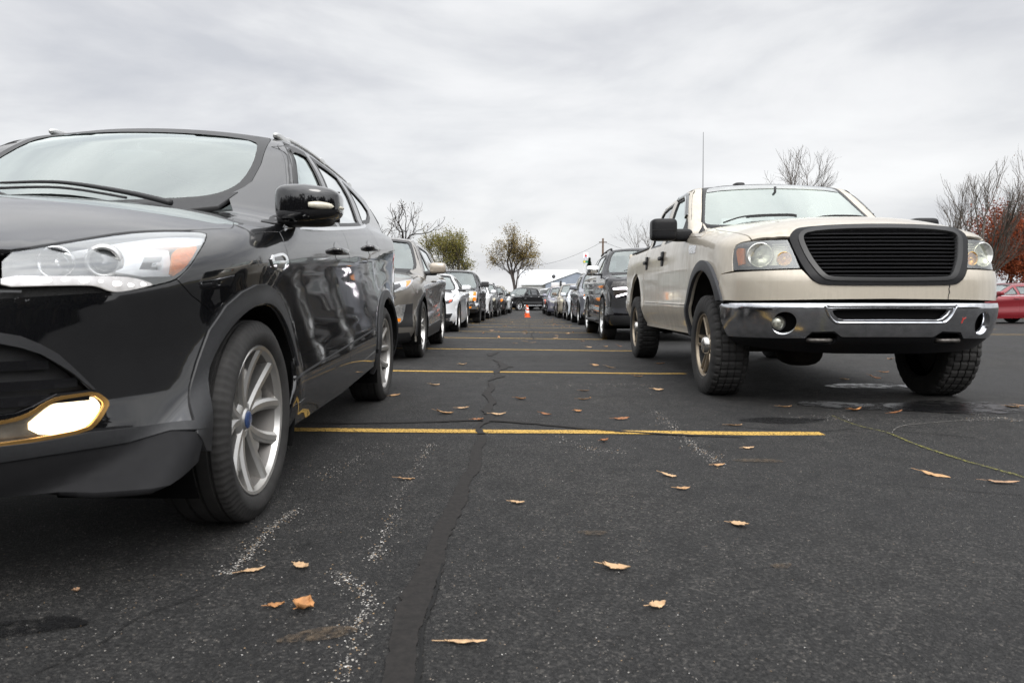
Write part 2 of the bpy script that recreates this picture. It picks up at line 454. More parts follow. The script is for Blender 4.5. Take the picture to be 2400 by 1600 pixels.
class Pose:
    def __init__(s,X,Y,rot,wb,tr=.8):
        c,sn=np.cos(rot),np.sin(rot)
        gg=lambda x,y:G(X+c*x-sn*y,Y+sn*x+c*y)
        z00=float(gg(0,0));zy=float(gg(0,wb)-z00)/wb;zx=float(gg(tr,0)-gg(-tr,0))/(2*tr)
        ex=np.array([c,sn,zx]);ey=np.array([-sn,c,zy]);ex/=np.linalg.norm(ex);
        ez=np.cross(ex,ey);ez/=np.linalg.norm(ez);ey=np.cross(ez,ex)
        s.M=np.stack([ex,ey,ez],1);s.O=np.array([X,Y,z00])
    def w(s,P): return np.asarray(P,float)@s.M.T+s.O
    def px(s,P): return C.proj(s.w(P))
    def loc(s,uv): 
        d=C.ray(uv)@s.M; o=(C.C-s.O)@s.M
        return o,d
    def at(s,uv,ax,val):
        o,d=s.loc(uv); t=(val-o[ax])/d[...,ax]
        return o+d*t[...,None]
    def hit(s,uv,body,fn=None):
        o,d=s.loc(np.asarray(uv,float)); O=np.tile(o,(len(uv),1))
        t=body.root(O,d,0.5,12.,fn=fn) if False else march(body,O,d,fn)
        return O+d*t[:,None]
def march(body,O,d,fn=None):
    fn=fn or body.f
    ts=np.linspace(.5,14,2400)
    done=np.zeros(len(O),bool);lo=np.full(len(O),np.nan);hi=lo.copy()
    best=np.full(len(O),9.);bt=np.zeros(len(O))
    for i in range(1,len(ts)):
        v=fn(O+d*ts[i]); new=(~done)&(v<=0); lo[new]=ts[i-1];hi[new]=ts[i];done|=new
        up=(v<best)&~done; best[up]=v[up]; bt[up]=ts[i]
        if done.all(): break
    for _ in range(30):
        m=.5*(lo+hi); v=fn(O+d*m[:,None]); ins=v<=0
        hi=np.where(ins,m,hi); lo=np.where(ins,lo,m)
    t=.5*(lo+hi)
    return np.where(done,t,bt)   # misses snap to the closest approach
ESC=Pose(-1.8287,2.308,.0456,2.69)
TRK=Pose(2.404,5.632,.0038,3.518,.85)
def esc_add(s,x,y,z,ft): return ft
ESCB=Body(shear=.08,shear0=.3,
 sec=[(.18,.80),(.24,.86),(.32,.902),(.40,.914),(.46,.905),(.54,.892),(.66,.888),(.78,.896),(.86,.908),(.90,.912),(.94,.906),(1.0,.889),(1.06,.868),(1.15,.835),(1.3,.76)],
 yf=[(.18,-.80),(.25,-.86),(.34,-.90),(.45,-.92),(.60,-.915),(.75,-.90),(.85,-.87),(.95,-.82),(1.1,-.75)],
 yr=[(.2,3.45),(.35,3.56),(.5,3.60),(.7,3.59),(.9,3.55),(1.2,3.50)],
 Lf=.92,mf=3.0,nf=2.0,Lr=.55,mr=3.0,nr=2.0,
 top=[(-1.0,.80),(-.86,.875),(-.75,.925),(-.6,.975),(-.4,1.03),(-.15,1.075),(.15,1.11),(.5,1.13),(1.2,1.17),(2.4,1.25),(3.6,1.28)],
 crown=[(-1,.17),(-.6,.165),(-.3,.13),(0,.11),(.4,.09),(.8,.06),(4,.03)],crp=2.2,kt=.07,
 bot=[(-1,.275),(-.5,.26),(-.25,.235),(0,.22),(.4,.24),(2.2,.27),(3,.27),(3.6,.34)],kb=.04,
 flare=[(0,.335,.40,.012,.05),(2.69,.335,.40,.014,.06)],
 ws=((.42,1.10),(1.10,1.565)),bow=.14,rw=((3.30,1.58),(3.56,1.10)),rbow=.12,
 roof=[(.7,1.42),(1.0,1.54),(1.2,1.597),(1.5,1.64),(2.0,1.665),(2.6,1.655),(3.1,1.62),(3.4,1.575),(3.7,1.52)],rcrown=.05,
 cab=[(1.0,.884),(1.06,.868),(1.2,.825),(1.32,.778),(1.43,.725),(1.51,.672),(1.58,.615),(1.64,.54),(1.8,.3)],ctap=(1.6,.045,1.9),kc=.05,kj=.05)
TRKB=Body(shear=.0,
 sec=[(.40,.86),(.48,.925),(.56,.962),(.64,.985),(.70,.992),(.74,.984),(.85,.983),(1.05,.985),(1.18,.978),(1.27,.965),(1.34,.945),(1.42,.905),(1.6,.8)],
 yf=[(.40,-.86),(.55,-.93),(.76,-.945),(.90,-.94),(.97,-.915),(1.10,-.86),(1.2,-.82),(1.28,-.78),(1.4,-.7)],
 yr=[(.4,4.45),(.6,4.52),(1.3,4.52),(1.5,4.5)],
 Lf=.62,mf=3.2,nf=2.1,Lr=.15,mr=3.0,nr=2.0,
 top=[(-1.1,1.17),(-.95,1.215),(-.8,1.262),(-.65,1.315),(-.45,1.365),(-.2,1.400),(.1,1.425),(.5,1.445),(.9,1.43),(1.6,1.41),(2.6,1.41),(4.6,1.42)],
 crown=[(-1,.13),(-.6,.15),(-.2,.15),(.3,.11),(.8,.06),(1.2,.02),(4.6,.01)],crp=2.6,kt=.06,
 bot=[(-1,.40),(0,.42),(.6,.45),(3,.45),(4.6,.5)],kb=.03,
 flare=[(0,.46,.56,.008,.05),(3.518,.46,.55,.012,.06)],
 ws=((.70,1.40),(1.38,1.905)),bow=.16,rw=((2.78,1.87),(2.92,1.40)),rbow=.02,
 roof=[(.8,1.75),(1.2,1.88),(1.45,1.925),(1.8,1.945),(2.3,1.94),(2.7,1.90),(3,1.84)],rcrown=.035,
 cab=[(1.26,.945),(1.33,.935),(1.5,.895),(1.65,.855),(1.78,.81),(1.86,.77),(1.92,.71),(1.97,.6),(2.1,.3)],ctap=(2.,.01,1.),kc=.05,kj=.03)
TRKC=Body(cabin=False,shear=0.,sec=[(.40,.90),(.48,.945),(.55,.968),(.64,.978),(.80,.978)],yf=[(.40,-.84),(.50,-.945),(.58,-.972),(.66,-.990),(.715,-.999),(.745,-.985),(.80,-.95)],yr=[(.3,3.),(1,3.)],
 Lf=.62,mf=3.2,nf=2.1,top=[(-2,.752),(3,.752)],crown=[(-2,.0),(3,.0)],kt=.03,bot=[(-2,.36),(3,.36)],kb=.03)
EP={
'hood_side':[(0.544,-0.737,0.866),(0.595,-0.668,0.885),(0.633,-0.565,0.912),(0.675,-0.448,0.939),(0.721,-0.36,0.953),(0.783,-0.258,0.963),(0.823,-0.111,0.981),(0.831,-0.061,0.988),(0.814,-0.004,1.005),(0.775,0.097,1.03),(0.623,0.476,1.11),(0.581,0.541,1.151),(0.564,0.544,1.154)],
'hl':[(0.546,-0.739,0.864),(0.597,-0.671,0.883),(0.636,-0.57,0.909),(0.679,-0.454,0.936),(0.724,-0.366,0.951),(0.785,-0.263,0.961),(0.803,-0.23,0.962),(0.817,-0.23,0.954),(0.822,-0.242,0.947),(0.835,-0.314,0.906),(0.837,-0.353,0.88),(0.832,-0.404,0.838),(0.822,-0.433,0.816),(0.812,-0.459,0.804),(0.788,-0.511,0.791),(0.746,-0.587,0.775),(0.731,-0.609,0.775),(0.711,-0.634,0.789),(0.693,-0.657,0.791),(0.631,-0.721,0.788),(0.567,-0.772,0.784)],
'drl':[(0.563,-0.767,0.81),(0.66,-0.686,0.813),(0.744,-0.582,0.816),(0.767,-0.547,0.811),(0.788,-0.51,0.798),(0.783,-0.52,0.791),(0.746,-0.587,0.775),(0.731,-0.609,0.775),(0.711,-0.634,0.789),(0.693,-0.657,0.791),(0.631,-0.721,0.788),(0.567,-0.772,0.784)],
'amber':[(0.795,-0.402,0.902),(0.816,-0.337,0.915),(0.825,-0.306,0.92),(0.833,-0.362,0.881),(0.829,-0.41,0.842),(0.813,-0.456,0.814),(0.808,-0.437,0.864)],
'ugrille':[(0.567,-0.773,0.782),(0.631,-0.722,0.786),(0.693,-0.657,0.789),(0.711,-0.634,0.787),(0.731,-0.609,0.774),(0.688,-0.665,0.77),(0.629,-0.726,0.764),(0.568,-0.776,0.758)],
'seam':[(0.819,-0.441,0.811),(0.837,-0.39,0.766),(0.847,-0.349,0.745),(0.857,-0.306,0.717),(0.866,-0.275,0.694),(0.873,-0.257,0.68)],
'lgrille':[(0.569,-0.782,0.654),(0.6,-0.758,0.643),(0.629,-0.733,0.626),(0.655,-0.707,0.598),(0.675,-0.686,0.574),(0.692,-0.667,0.546),(0.702,-0.656,0.531),(0.652,-0.715,0.529),(0.617,-0.751,0.503),(0.593,-0.773,0.491),(0.569,-0.792,0.489)],
'lgtop':[(0.569,-0.781,0.679),(0.6,-0.757,0.67),(0.628,-0.733,0.65),(0.652,-0.709,0.626),(0.68,-0.68,0.58),(0.705,-0.651,0.532)],
'fog':[(0.57,-0.793,0.474),(0.6,-0.769,0.481),(0.618,-0.752,0.492),(0.635,-0.734,0.509),(0.652,-0.716,0.52),(0.68,-0.684,0.523),(0.706,-0.651,0.525),(0.721,-0.631,0.504),(0.725,-0.628,0.491),(0.722,-0.634,0.479),(0.713,-0.654,0.45),(0.7,-0.674,0.431),(0.634,-0.745,0.423),(0.582,-0.787,0.42),(0.57,-0.796,0.419)],
'foglamp':[(0.608,-0.765,0.456),(0.636,-0.735,0.489),(0.653,-0.717,0.504),(0.68,-0.685,0.51),(0.708,-0.649,0.513),(0.716,-0.639,0.5),(0.721,-0.635,0.484),(0.71,-0.657,0.454),(0.696,-0.678,0.435),(0.638,-0.741,0.427)],
'lip':[(0.57,-0.796,0.419),(0.633,-0.746,0.42),(0.699,-0.675,0.428),(0.756,-0.596,0.424),(0.823,-0.5,0.418),(0.871,-0.452,0.418)],
'liplow':[(0.567,-0.793,0.383),(0.632,-0.744,0.387),(0.695,-0.68,0.389),(0.757,-0.599,0.388),(0.828,-0.517,0.398),(0.881,-0.451,0.397)],
'ws':[(-0.677,1.024,1.483),(-0.625,1.129,1.544),(-0.446,1.178,1.582),(-0.107,1.217,1.605),(0.143,1.234,1.603),(0.454,1.272,1.587),(0.49,1.282,1.581),(0.553,1.175,1.546),(0.577,1.114,1.521),(0.617,0.859,1.364),(0.625,0.713,1.263),(0.607,0.631,1.209),(0.567,0.57,1.172),(0.526,0.539,1.155),(0.452,0.508,1.143),(0.323,0.463,1.133)],
'wsin':[(-0.656,0.992,1.447),(-0.371,1.193,1.578),(0.196,1.11,1.554),(0.428,1.104,1.534),(0.52,1.079,1.512),(0.548,1.026,1.481),(0.572,0.867,1.374),(0.573,0.7,1.26),(0.557,0.645,1.224),(0.509,0.584,1.187),(0.434,0.55,1.171),(0.254,0.489,1.147)],
'cut':[(0.714,0.519,1.12),(0.69,0.717,1.257),(0.669,0.874,1.368),(0.653,0.997,1.451),(0.648,1.094,1.499),(0.593,1.392,1.58),(0.608,1.567,1.589),(0.611,2.008,1.6),(0.667,2.205,1.513),(0.724,2.34,1.422),(0.805,2.203,1.246)],
'badge':[(0.91,0.089,0.899),(0.911,0.25,0.919),(0.914,0.31,0.899),(0.912,0.278,0.865),(0.911,0.171,0.858)],
'mirror':[(0.795,0.61,1.168),(0.805,0.734,1.232),(0.771,1.402,1.335),(0.769,1.708,1.339),(0.785,1.805,1.303),(0.814,1.619,1.231),(0.835,1.37,1.173),(0.871,0.5,1.059),(0.818,0.449,1.071)],
}
def spoke(mb,a0,a1,r0,r1,w0,w1,x0,x1,dep=.035,mi=0,n=7,ch=.35,bow=0.):
    """tapered arm from the hub to the rim; x is outward"""
    V=[];F=[]
    for i in range(n):
        t=i/(n-1); r=r0+(r1-r0)*t; a=a0+(a1-a0)*t; w=w0+(w1-w0)*t; x=x0+(x1-x0)*t**1.4-bow*math.sin(math.pi*t)
        er=np.array([0,math.cos(a),math.sin(a)]);et=np.array([0,-math.sin(a),math.cos(a)]);c=er*r
        for (q,h) in ((-.5,-dep),(-.5,-.009),(-.5*(1-ch),0),(.5*(1-ch),0),(.5,-.009),(.5,-dep)):
            V.append(c+et*w*q+np.array([x+h,0,0]))
    for i in range(n-1):
        for k in range(5): F.append((i*6+k,(i+1)*6+k,(i+1)*6+k+1,i*6+k+1))
    F.append(tuple(range(6)));F.append(tuple((n-1)*6+k for k in range(6))[::-1])
    mb.add(V,F,mi)
def make_wheel(root,pos,side,R=.34,W=.235,rim=.248,style='esc',tread='road',mt=None,steer=0.,seg=96,name='wheel'):
    w=empty(name); w.parent=root; w.location=pos; w.rotation_euler=(0,0,(0 if side>0 else math.pi)+steer)
    h=W/2; rub,rimm,dark,cap=mt['rubber'],mt['rim'],mt['dark'],mt['cap']
    mb=MB()
    gr=[-.30,-.1,.1,.30]
    prof=[(-h*.80,rim),(-h*.97,rim+.02),(-h*1.02,(rim*.45+R*.55)),(-h*.97,R-.032),(-h*.88,R-.010),(-h*.78,R-.002)]
    for g in gr:
        prof+=[(W*g-.006,R),(W*g-.004,R-.008),(W*g+.004,R-.008),(W*g+.006,R)]
    prof+=[(h*.78,R-.002),(h*.88,R-.010),(h*.97,R-.032),(h*1.02,rim*.45+R*.55),(h*.99,rim+.035),(h*.97,rim+.022),(h*.90,rim+.012),(h*.80,rim)]
    m=len(prof)
    if tread=='off':
        S=144
        mod=lambda i,j:(-.009 if (i%4==0 and (j in(3,4,5,6,m-9,m-8,m-7,m-6))) or ((i+2)%4==0 and 8<j<m-10) else 0)
    elif tread=='road':
        S=seg*2 if seg>60 else seg
        mod=lambda i,j:(-.005 if i%3==0 and (j in(4,5,6,m-6,m-7,m-8)) else 0)
    else: S=seg; mod=None
    mb.lathe(prof,S,mod=mod)
    mb.build('tyre',rub,w,angle=22 if tread=='off' else 55)
    mb=MB(); f=h*.80
    mb.lathe([(f+.004,rim+.010),(f+.012,rim+.004),(f+.008,rim-.006),(f-.012,rim-.012)],72); mb.lathe([(f-.012,rim-.012),(f-.05,rim-.022),(-h*.8,rim-.028)],72,mi=1 if style=='trk' else 2 if style=='esc' else 0)
    if style=='esc':
        for k in range(5):
            b=math.pi/2+k*2*math.pi/5+.12
            for s in(-1,1):
                spoke(mb,b+s*.13,b+s*.36,.040,rim-.003,.036,.046,f-.034,f+.004,.05,bow=.006,ch=.55,n=9)
        for k in range(5):
            b=math.pi/2+k*2*math.pi/5+.12; spoke(mb,b,b,.05,rim-.075,.040,.105,f-.050,f-.034,.03,ch=.9,n=5)
        mb.lathe([(f-.028,.0),(f-.028,.034),(f-.034,.040),(f-.038,.060),(f-.046,.072),(f-.09,.075)],40)
    elif style=='trk':
        for k in range(5):
            b=math.pi/2+k*2*math.pi/5+.2
            for s in(-1,1):
                spoke(mb,b+s*.24,b+s*.15,.06,rim-.004,.022,.024,f-.024,f-.002,.05,ch=.4)
            spoke(mb,b,b,.06,rim-.02,.030,.060,f-.040,f-.024,.04,ch=.8)
        mb.lathe([(f-.02,.0),(f-.02,.08),(f-.04,.095),(f-.07,.1)],36)
    elif style=='ten':
        for k in range(10):
            b=k*2*math.pi/10; spoke(mb,b,b+.1,.05,rim-.006,.034,.030,f-.035,f-.002,.04)
        mb.lathe([(f-.025,.0),(f-.025,.045),(f-.05,.07)],30)
    else:
        for k in range(5):
            b=k*2*math.pi/5+.3
            for s in(-1,1): spoke(mb,b+s*.14,b+s*.22,.05,rim-.006,.036,.036,f-.035,f-.002,.04)
        mb.lathe([(f-.02,.0),(f-.02,.045),(f-.045,.075)],30)
    for k in range(5):
        t=k*2*math.pi/5+.7; mb.lathe([(f-.070,.009),(f-.040,.009),(f-.037,.005),(f-.037,.0)],10,mi=1,M=Matrix.Translation((0,.057*math.cos(t),.057*math.sin(t))))
    mb.build('rim',[rimm,dark,plain('rim barrel',(.20,.19,.18),.5,.7,var=.2,sc=9)],w,angle=28)
    mb=MB(); mb.lathe([(-.005,.155),(.004,.155),(.004,.07),(.0,.0)],48); mb.lathe([(-.03,0.),(-.03,rim-.024)],48,mi=1)
    mb.box((.0,-.13,.05),(.05,.08,.16),1,.01)
    mb.build('brake_disc',[mt['disc'],dark],w,angle=40)
    mb=MB()
    if style=='trk':
        mb.lathe([(f+.020,.0),(f+.020,.040),(f+.016,.056),(f+.002,.068),(f-.02,.074)],36)
    else:
        mb.lathe([(f-.022,.0),(f-.022,.024),(f-.026,.031),(f-.032,.031)],32)
    mb.build('hub_cap',cap,w,angle=35)
    return w
def arch_liner(root,yc,zc,R,mat,x0=.42,x1=.86,B=None,a0=-25,a1=205):
    for s in(-1,1):
        mb=MB(); t=np.radians(np.linspace(a0,a1,40)); V=[];F=[]
        for a in t:
            q=min(x1,float(B.side(np.array([[yc+R*math.cos(a),max(.3,zc+R*math.sin(a))]]),B.lower)[0,0])-.004) if B is not None else x1
            for (x,r) in ((q,R),(x0,R),(x0,.05)): V.append((s*x,yc+r*math.cos(a),zc+r*math.sin(a)))
        for i in range(39):
            for k in range(2): F.append((i*3+k,i*3+k+1,i*3+k+4,i*3+k+3))
        mb.add(V,F); mb.build('wheel_arch_liner',mat,root,smooth=True)
def shell(B,root,mat,arches,zc=.95,inn=.016,name='underbody',zbot=.02):
    fn=lambda P:B.lower(P)+inn
    nx,ny=14,70
    xs=np.linspace(0,.68,nx)
    def ring(z):
        z=np.broadcast_to(z,(nx*2+ny,))
        a=B.fro(np.stack([xs,z[:nx]],1),fn); c=B.back(np.stack([xs[::-1],z[-nx:]],1),fn)
        ys=np.linspace(a[-1,1]+.02,c[0,1]-.02,ny)
        b=B.side(np.stack([ys,z[nx:nx+ny]],1),fn); return np.concatenate([a,b,c])
    r0=ring(.6); y=r0[:,1]; zt=np.minimum(zc,B.f_top(y)-B.f_cr(y)*(np.abs(r0[:,0])/.9)**B.crp-.10); zt=np.maximum(zt,.62); zb=B.f_bot(y)+zbot
    K=10; V=[]; n=len(y)
    for k in range(K): V.append(ring(zb+(zt-zb)*k/(K-1)))
    V=np.concatenate(V); F=[]
    cap=np.stack([0*y,y,zt],1); bot=np.stack([0*y,y,zb],1); b=len(V); V=np.concatenate([V,cap,bot])
    for k in range(K-1):
        for i in range(n-1): F.append((k*n+i,k*n+i+1,(k+1)*n+i+1,(k+1)*n+i))
    for i in range(n-1): F.append(((K-1)*n+i,(K-1)*n+i+1,b+i+1,b+i)); F.append((i+1,i,b+n+i,b+n+i+1))
    bad=np.zeros(len(V),bool)
    for (yc,zc_,R) in arches: bad|=(np.abs(V[:,0])>.43)&(np.hypot(V[:,1]-yc,V[:,2]-zc_)<R)
    F=[f for f in F if not any(bad[i] for i in f)]
    V2=V.copy();V2[:,0]*=-1; F2=[tuple(i+len(V) for i in f)[::-1] for f in F]
    return mesh_obj(name,np.concatenate([V,V2]),F+F2,mat,root)
def seat(root,x,y,z,mat,rear=False,sc=1.):
    mb=MB()
    w=.50 if not rear else 1.25
    mb.blob((x,y,z+.07),(w,.5,.16),(.4,.4),10)
    T=Matrix.Translation((x,y+.24,z+.10))@Matrix.Rotation(R_(-14),4,'X')
    mb.blob((0,.02,.27),(w,.14,.60),(.45,.4),12,M=T)
    for dx in ((0,) if not rear else (-.42,.42)):
        mb.blob((dx,.02,.66),(.26,.10,.18),(.5,.6),10,M=T)
        for q in(-.05,.05): mb.tube([np.array(T@Vector((dx+q,.02,.55))),np.array(T@Vector((dx+q,.02,.6)))],.008)
    return mb.build('seat',mat,root,smooth=True)
def steering(root,x,y,z,mat):
    mb=MB(); T=Matrix.Translation((x,y,z))@Matrix.Rotation(R_(65),4,'X')
    t=np.linspace(0,2*math.pi,33); P=np.array([T@Vector((.185*math.cos(a),.185*math.sin(a),0)) for a in t]); mb.tube(P,.016,8,cap=False)
    mb.box((0,0,-.01),(.16,.09,.05),0,.02,M=T); mb.box((0,0,-.01),(.34,.03,.02),0,.005,M=T); mb.box((0,-.09,-.01),(.03,.17,.02),0,.005,M=T)
    mb.tube([np.array(T@Vector((0,0,-.02))),np.array(T@Vector((0,.0,-.3)))],.03)
    return mb.build('steering_wheel',mat,root,smooth=True)
def std_mats():
    return dict(
     rubber=plain('tyre rubber',(.022,.021,.020),.8,var=.35,sc=14,bump=.25),
     rim=plain('cast alloy',(.55,.54,.52),.32,.85,var=.12,sc=9),
     dark=plain('black cast parts',(.012,.012,.012),.7), cap=plain('chrome cap',(.75,.75,.76),.12,1.),
     disc=plain('brake disc',(.22,.2,.18),.4,.9,var=.3,sc=40),
     black=plain('black plastic',(.018,.018,.019),.5,var=.2,sc=60,bump=.04), gloss=plain('gloss black trim',(.008,.008,.009),.12,coat=.6),
     grey=plain('grey cladding',(.016,.0165,.018),.5,var=.12,sc=120,bump=.06),
     chrome=plain('bright chrome',(.82,.83,.84),.07,1.,var=.03), silver=plain('satin silver',(.62,.62,.61),.25,.7),
     cloth=plain('grey seat cloth',(.11,.11,.115),.9), dash=plain('dash plastic',(.03,.03,.032),.6),
     glass=glass('clear glass',(.80,.88,.86),2.3,.06,gc=(.88,.95,.93)), tint=glass('tinted glass',(.16,.18,.18),2.4,.08),
     lens=glass('lamp lens',(.95,.96,.97),3.2,.04),
     shell=plain('underbody black',(.006,.006,.006),.9,spec=.1), rubbertrim=plain('window rubber',(.010,.010,.010),.4),
     amber=plain('amber reflector',(.85,.25,.008),.15,coat=.6,var=.15,sc=80), red=plain('red tail lens',(.42,.015,.015),.12,coat=.7,var=.2,sc=60),
     white=plain('white plate',(.7,.7,.7),.4))
def rz(p): return np.array([(a,b) for a,b in p],float)
def build_escape():
    B=ESCB; M=std_mats()
    ptn=paint('black mica paint',(.0035,.0037,.0045),.0,.30,1.,dirt=.08,dirtcol=(.028,.026,.025),spec=.05,cior=1.85)
    root=empty('compact_suv',ESC.O,ESC.M)
    tag(root,'glossy black compact SUV with its lit fog lamp, nearest car at the left','car')
    q={k:np.array(v,float) for k,v in EP.items()}
    arcF=ellipse((0,.335),.40,n=64); arcR=ellipse((2.69,.335),.405,n=64)
    wells=[(0,.335,.40),(2.69,.335,.405)]
    shell(B,root,M['shell'],wells,zc=.86,inn=.07)
    for yc,zc,R in wells: arch_liner(root,yc,zc,R-.002,M['shell'],x1=.92,B=B)
    # --- hood
    hs=q['hood_side'][:11]
    front=[(0,-.850,.84),(.2,-.835,.845),(.4,-.795,.853)]
    hood=[tuple(p[:2]) for p in front]+[tuple(p[:2]) for p in hs]+[(.60,.55),(.45,.50),(.22,.44),(0,.415)]
    panel('hood',B,'top',chaikin(full(rz(hood)),1),ptn,root,both=False,res=.035,gap=.002,skirt=.02,fn=B.lower)
    # --- fender
    fen=rz([(-.263,.963),(-.111,.983),(-.061,.990),(-.004,1.007),(.097,1.032),(.30,1.07),(.476,1.108),(.62,1.165),(.575,1.122),(.30,1.047),(.30,1.01),(.268,.96),(.275,.912),(.32,.853),(.355,.754),(.365,.6),(.35,.45),(.32,.335),(.31,.235),(-.1,.235),(-.1,.5),(-.257,.68),(-.275,.694),(-.306,.717),(-.349,.745),(-.39,.766),(-.441,.811),(-.433,.818),(-.404,.84),(-.353,.882),(-.314,.908),(-.242,.949),(-.23,.956)])
    panel('front_fender',B,'side',fen,ptn,root,res=.03,gap=.0015,holes=[arcF],hgap=0,skirt=.02)
    # --- bumper with openings
    seam=q['seam']; ug=q['ugrille'];lg=q['lgrille'];fg=q['fog']
    up=[(0,-.9,.755),(.3,-.87,.755)]+[tuple(p) for p in ug[:3:-1]]+[tuple(p) for p in (q['hl'][14],q['hl'][13])]+[tuple(p) for p in seam]
    low=[(.872,-.20,.60),(.87,-.28,.48),(.868,-.40,.37),(.862,-.47,.315),(.80,-.55,.288),(.70,-.66,.285),(.55,-.76,.298),(.3,-.84,.305),(0,-.86,.305)]
    bump=full(np.array(up+low))
    lgo=full(np.array([(0,-.9,.655)]+[tuple(p) for p in lg]+[(.4,-.86,.492),(0,-.9,.50)]))
    fgo=np.array([(.50,-.84,.472)]+[tuple(p) for p in fg]+[(.50,-.84,.421)])
    fgm=fgo*np.array([-1,1,1])
    panel('front_bumper',B,'cyl',bump,ptn,root,both=False,res=.032,gap=.0015,hgap=.0,holes=[lgo,fgo,fgm,B.side(arcF[(arcF[:,1]>.24)]),B.side(arcF[(arcF[:,1]>.24)])*np.array([-1,1,1])],skirt=.03)
    # lower valance strip (grey lip and black chin)
    lip=full(np.array([(0,-.93,.425)]+[tuple(p) for p in q['lip'][:5]]+[(.868,-.42,.415),(.868,-.42,.392)]+[tuple(p) for p in q['liplow'][4::-1]]+[(0,-.93,.385)]))
    panel('bumper_lip',B,'cyl',lip,M['grey'],root,both=False,res=.03,off=.010,skirt=.012)
    chin=full(np.array([(0,-.93,.383)]+[tuple(p) for p in q['liplow'][:5]]+[(.868,-.43,.385),(.862,-.47,.31),(.80,-.55,.283),(.70,-.66,.280),(.55,-.76,.293),(.3,-.84,.30),(0,-.86,.30)]))
    panel('chin_spoiler',B,'cyl',chin,plain('chin plastic',(.010,.010,.011),.75,spec=.25),root,both=False,res=.03,off=.006,skirt=.02)
    # lower grille: dark recess with slats and a grey arched rim
    panel('lower_grille',B,'cyl',lgo,M['black'],root,both=False,res=.05,off=-.045,skirt=0)
    t=q['lgtop']; topl=np.array([(0,-.9,.682)]+[tuple(p) for p in t]); bl=np.array([(0,-.9,.656)]+[tuple(p) for p in lg[:7]])
    rim=full(np.array([tuple(p) for p in topl]+[tuple(p) for p in bl[::-1]]))
    panel('grille_surround',B,'cyl',rim,M['grey'],root,both=False,res=.025,off=.006,skirt=.014)
    mb=MB()
    for z0,x1 in ((.60,.63),(.552,.672),(.515,.69)):
        xs=np.linspace(-x1,x1,41); ang=np.arctan2(xs,1.15+0*xs); P=B.fro(np.stack([xs,z0+0*xs],1)); P[:,1]+=.022
        V,F=ribbon(B,P,.022,off=.004); mb.add(V,F)
    mb.build('grille_slat',M['gloss'],root,smooth=False)
    # upper mesh grille and bright edge
    ugp=full(np.array([(0,-.9,.80)]+[tuple(p) for p in ug[:5]]+[tuple(p) for p in ug[5:]]+[(0,-.9,.757)]))
    panel('upper_grille',B,'cyl',ugp,plain('black mesh',(.012,.012,.012),.45,bump=1.,sc=240),root,both=False,res=.03,off=-.016,skirt=0)
    mb=MB()
    for z0 in (.775,.795):
        xs=np.linspace(-.60,.60,41);P=B.fro(np.stack([xs,z0+0*xs],1));V,F=ribbon(B,P,.006,off=-.006);mb.add(V,F)
    mb.build('grille_bar',M['gloss'],root)
    # --- headlights
    hl=q['hl']; housing=plain('lamp housing',(.46,.47,.48),.22,.75,var=.1,sc=20)
    ddark=plain('lamp dark bezel',(.07,.07,.075),.3,.4)
    hlc=chaikin(hl,1)
    ctr=hl.mean(0)
    for s in (1,-1):
        def P_(V,F,N): return (V,F,N) if s>0 else flipx(V,F,N)
        V,F,N=P_(*surf(B,'cyl',hlc,res=.02,off=-.001,gap=.003,skirt=.012)); lens=mesh_obj('headlight',V,F,M['lens'],root,nrm=N)
        V,F,N=P_(*surf(B,'cyl',hlc,res=.025,off=-.05,gap=.004,skirt=-.046)); mesh_obj('reflector',V,F,ddark,lens,nrm=N)
        # pale strip painted as sky reflection along the lens top
        bl=np.array([(0.635,-.62,.882),(.67,-.50,.911),(.724,-.366,.941),(.79,-.25,.952),(.818,-.236,.947),(.826,-.30,.920),(.79,-.42,.912),(.73,-.55,.897),(.67,-.64,.886)])
        V,F,N=P_(*surf(B,'cyl',chaikin(bl,1),res=.02,off=-.012,skirt=.02)); mesh_obj('sky_sheen_strip',V,F,plain('lamp frame and sheen white',(.86,.87,.88),.3,.15),lens,nrm=N)
        bx=np.array([(.745,-.555,.895),(.80,-.42,.905),(.806,-.44,.82),(.775,-.52,.818),(.735,-.585,.832)])
        inn=np.array([(.768,-.50,.880),(.79,-.445,.884),(.79,-.455,.84),(.765,-.525,.842)])
        V,F,N=P_(*surf(B,'cyl',bx,holes=[inn],res=.02,off=-.016,skirt=.025)); mesh_obj('turn_signal_frame',V,F,plain('lamp frame and sheen white',(.86,.87,.88),.3,.15),lens,nrm=N)
        bar=np.array([(.778,-.475,.866),(.79,-.45,.868),(.79,-.455,.858),(.778,-.48,.857)])
        V,F,N=P_(*surf(B,'cyl',bar,res=.01,off=-.017,skirt=.01)); mesh_obj('turn_signal_bar',V,F,M['chrome'],lens,nrm=N)
        V,F,N=P_(*surf(B,'cyl',chaikin(q['amber'],1),res=.015,off=-.008,skirt=.01)); mesh_obj('amber_reflector',V,F,M['amber'],lens,nrm=N)
        V,F,N=P_(*surf(B,'cyl',chaikin(q['drl'],1),res=.015,off=.002,gap=.001,skirt=.012)); mesh_obj('running_light',V,F,plain('running light strip',(.40,.40,.41),.2,.5,var=.35,sc=35,emit=(1,.95,.9),es=.28),lens,nrm=N)
        mb=MB()
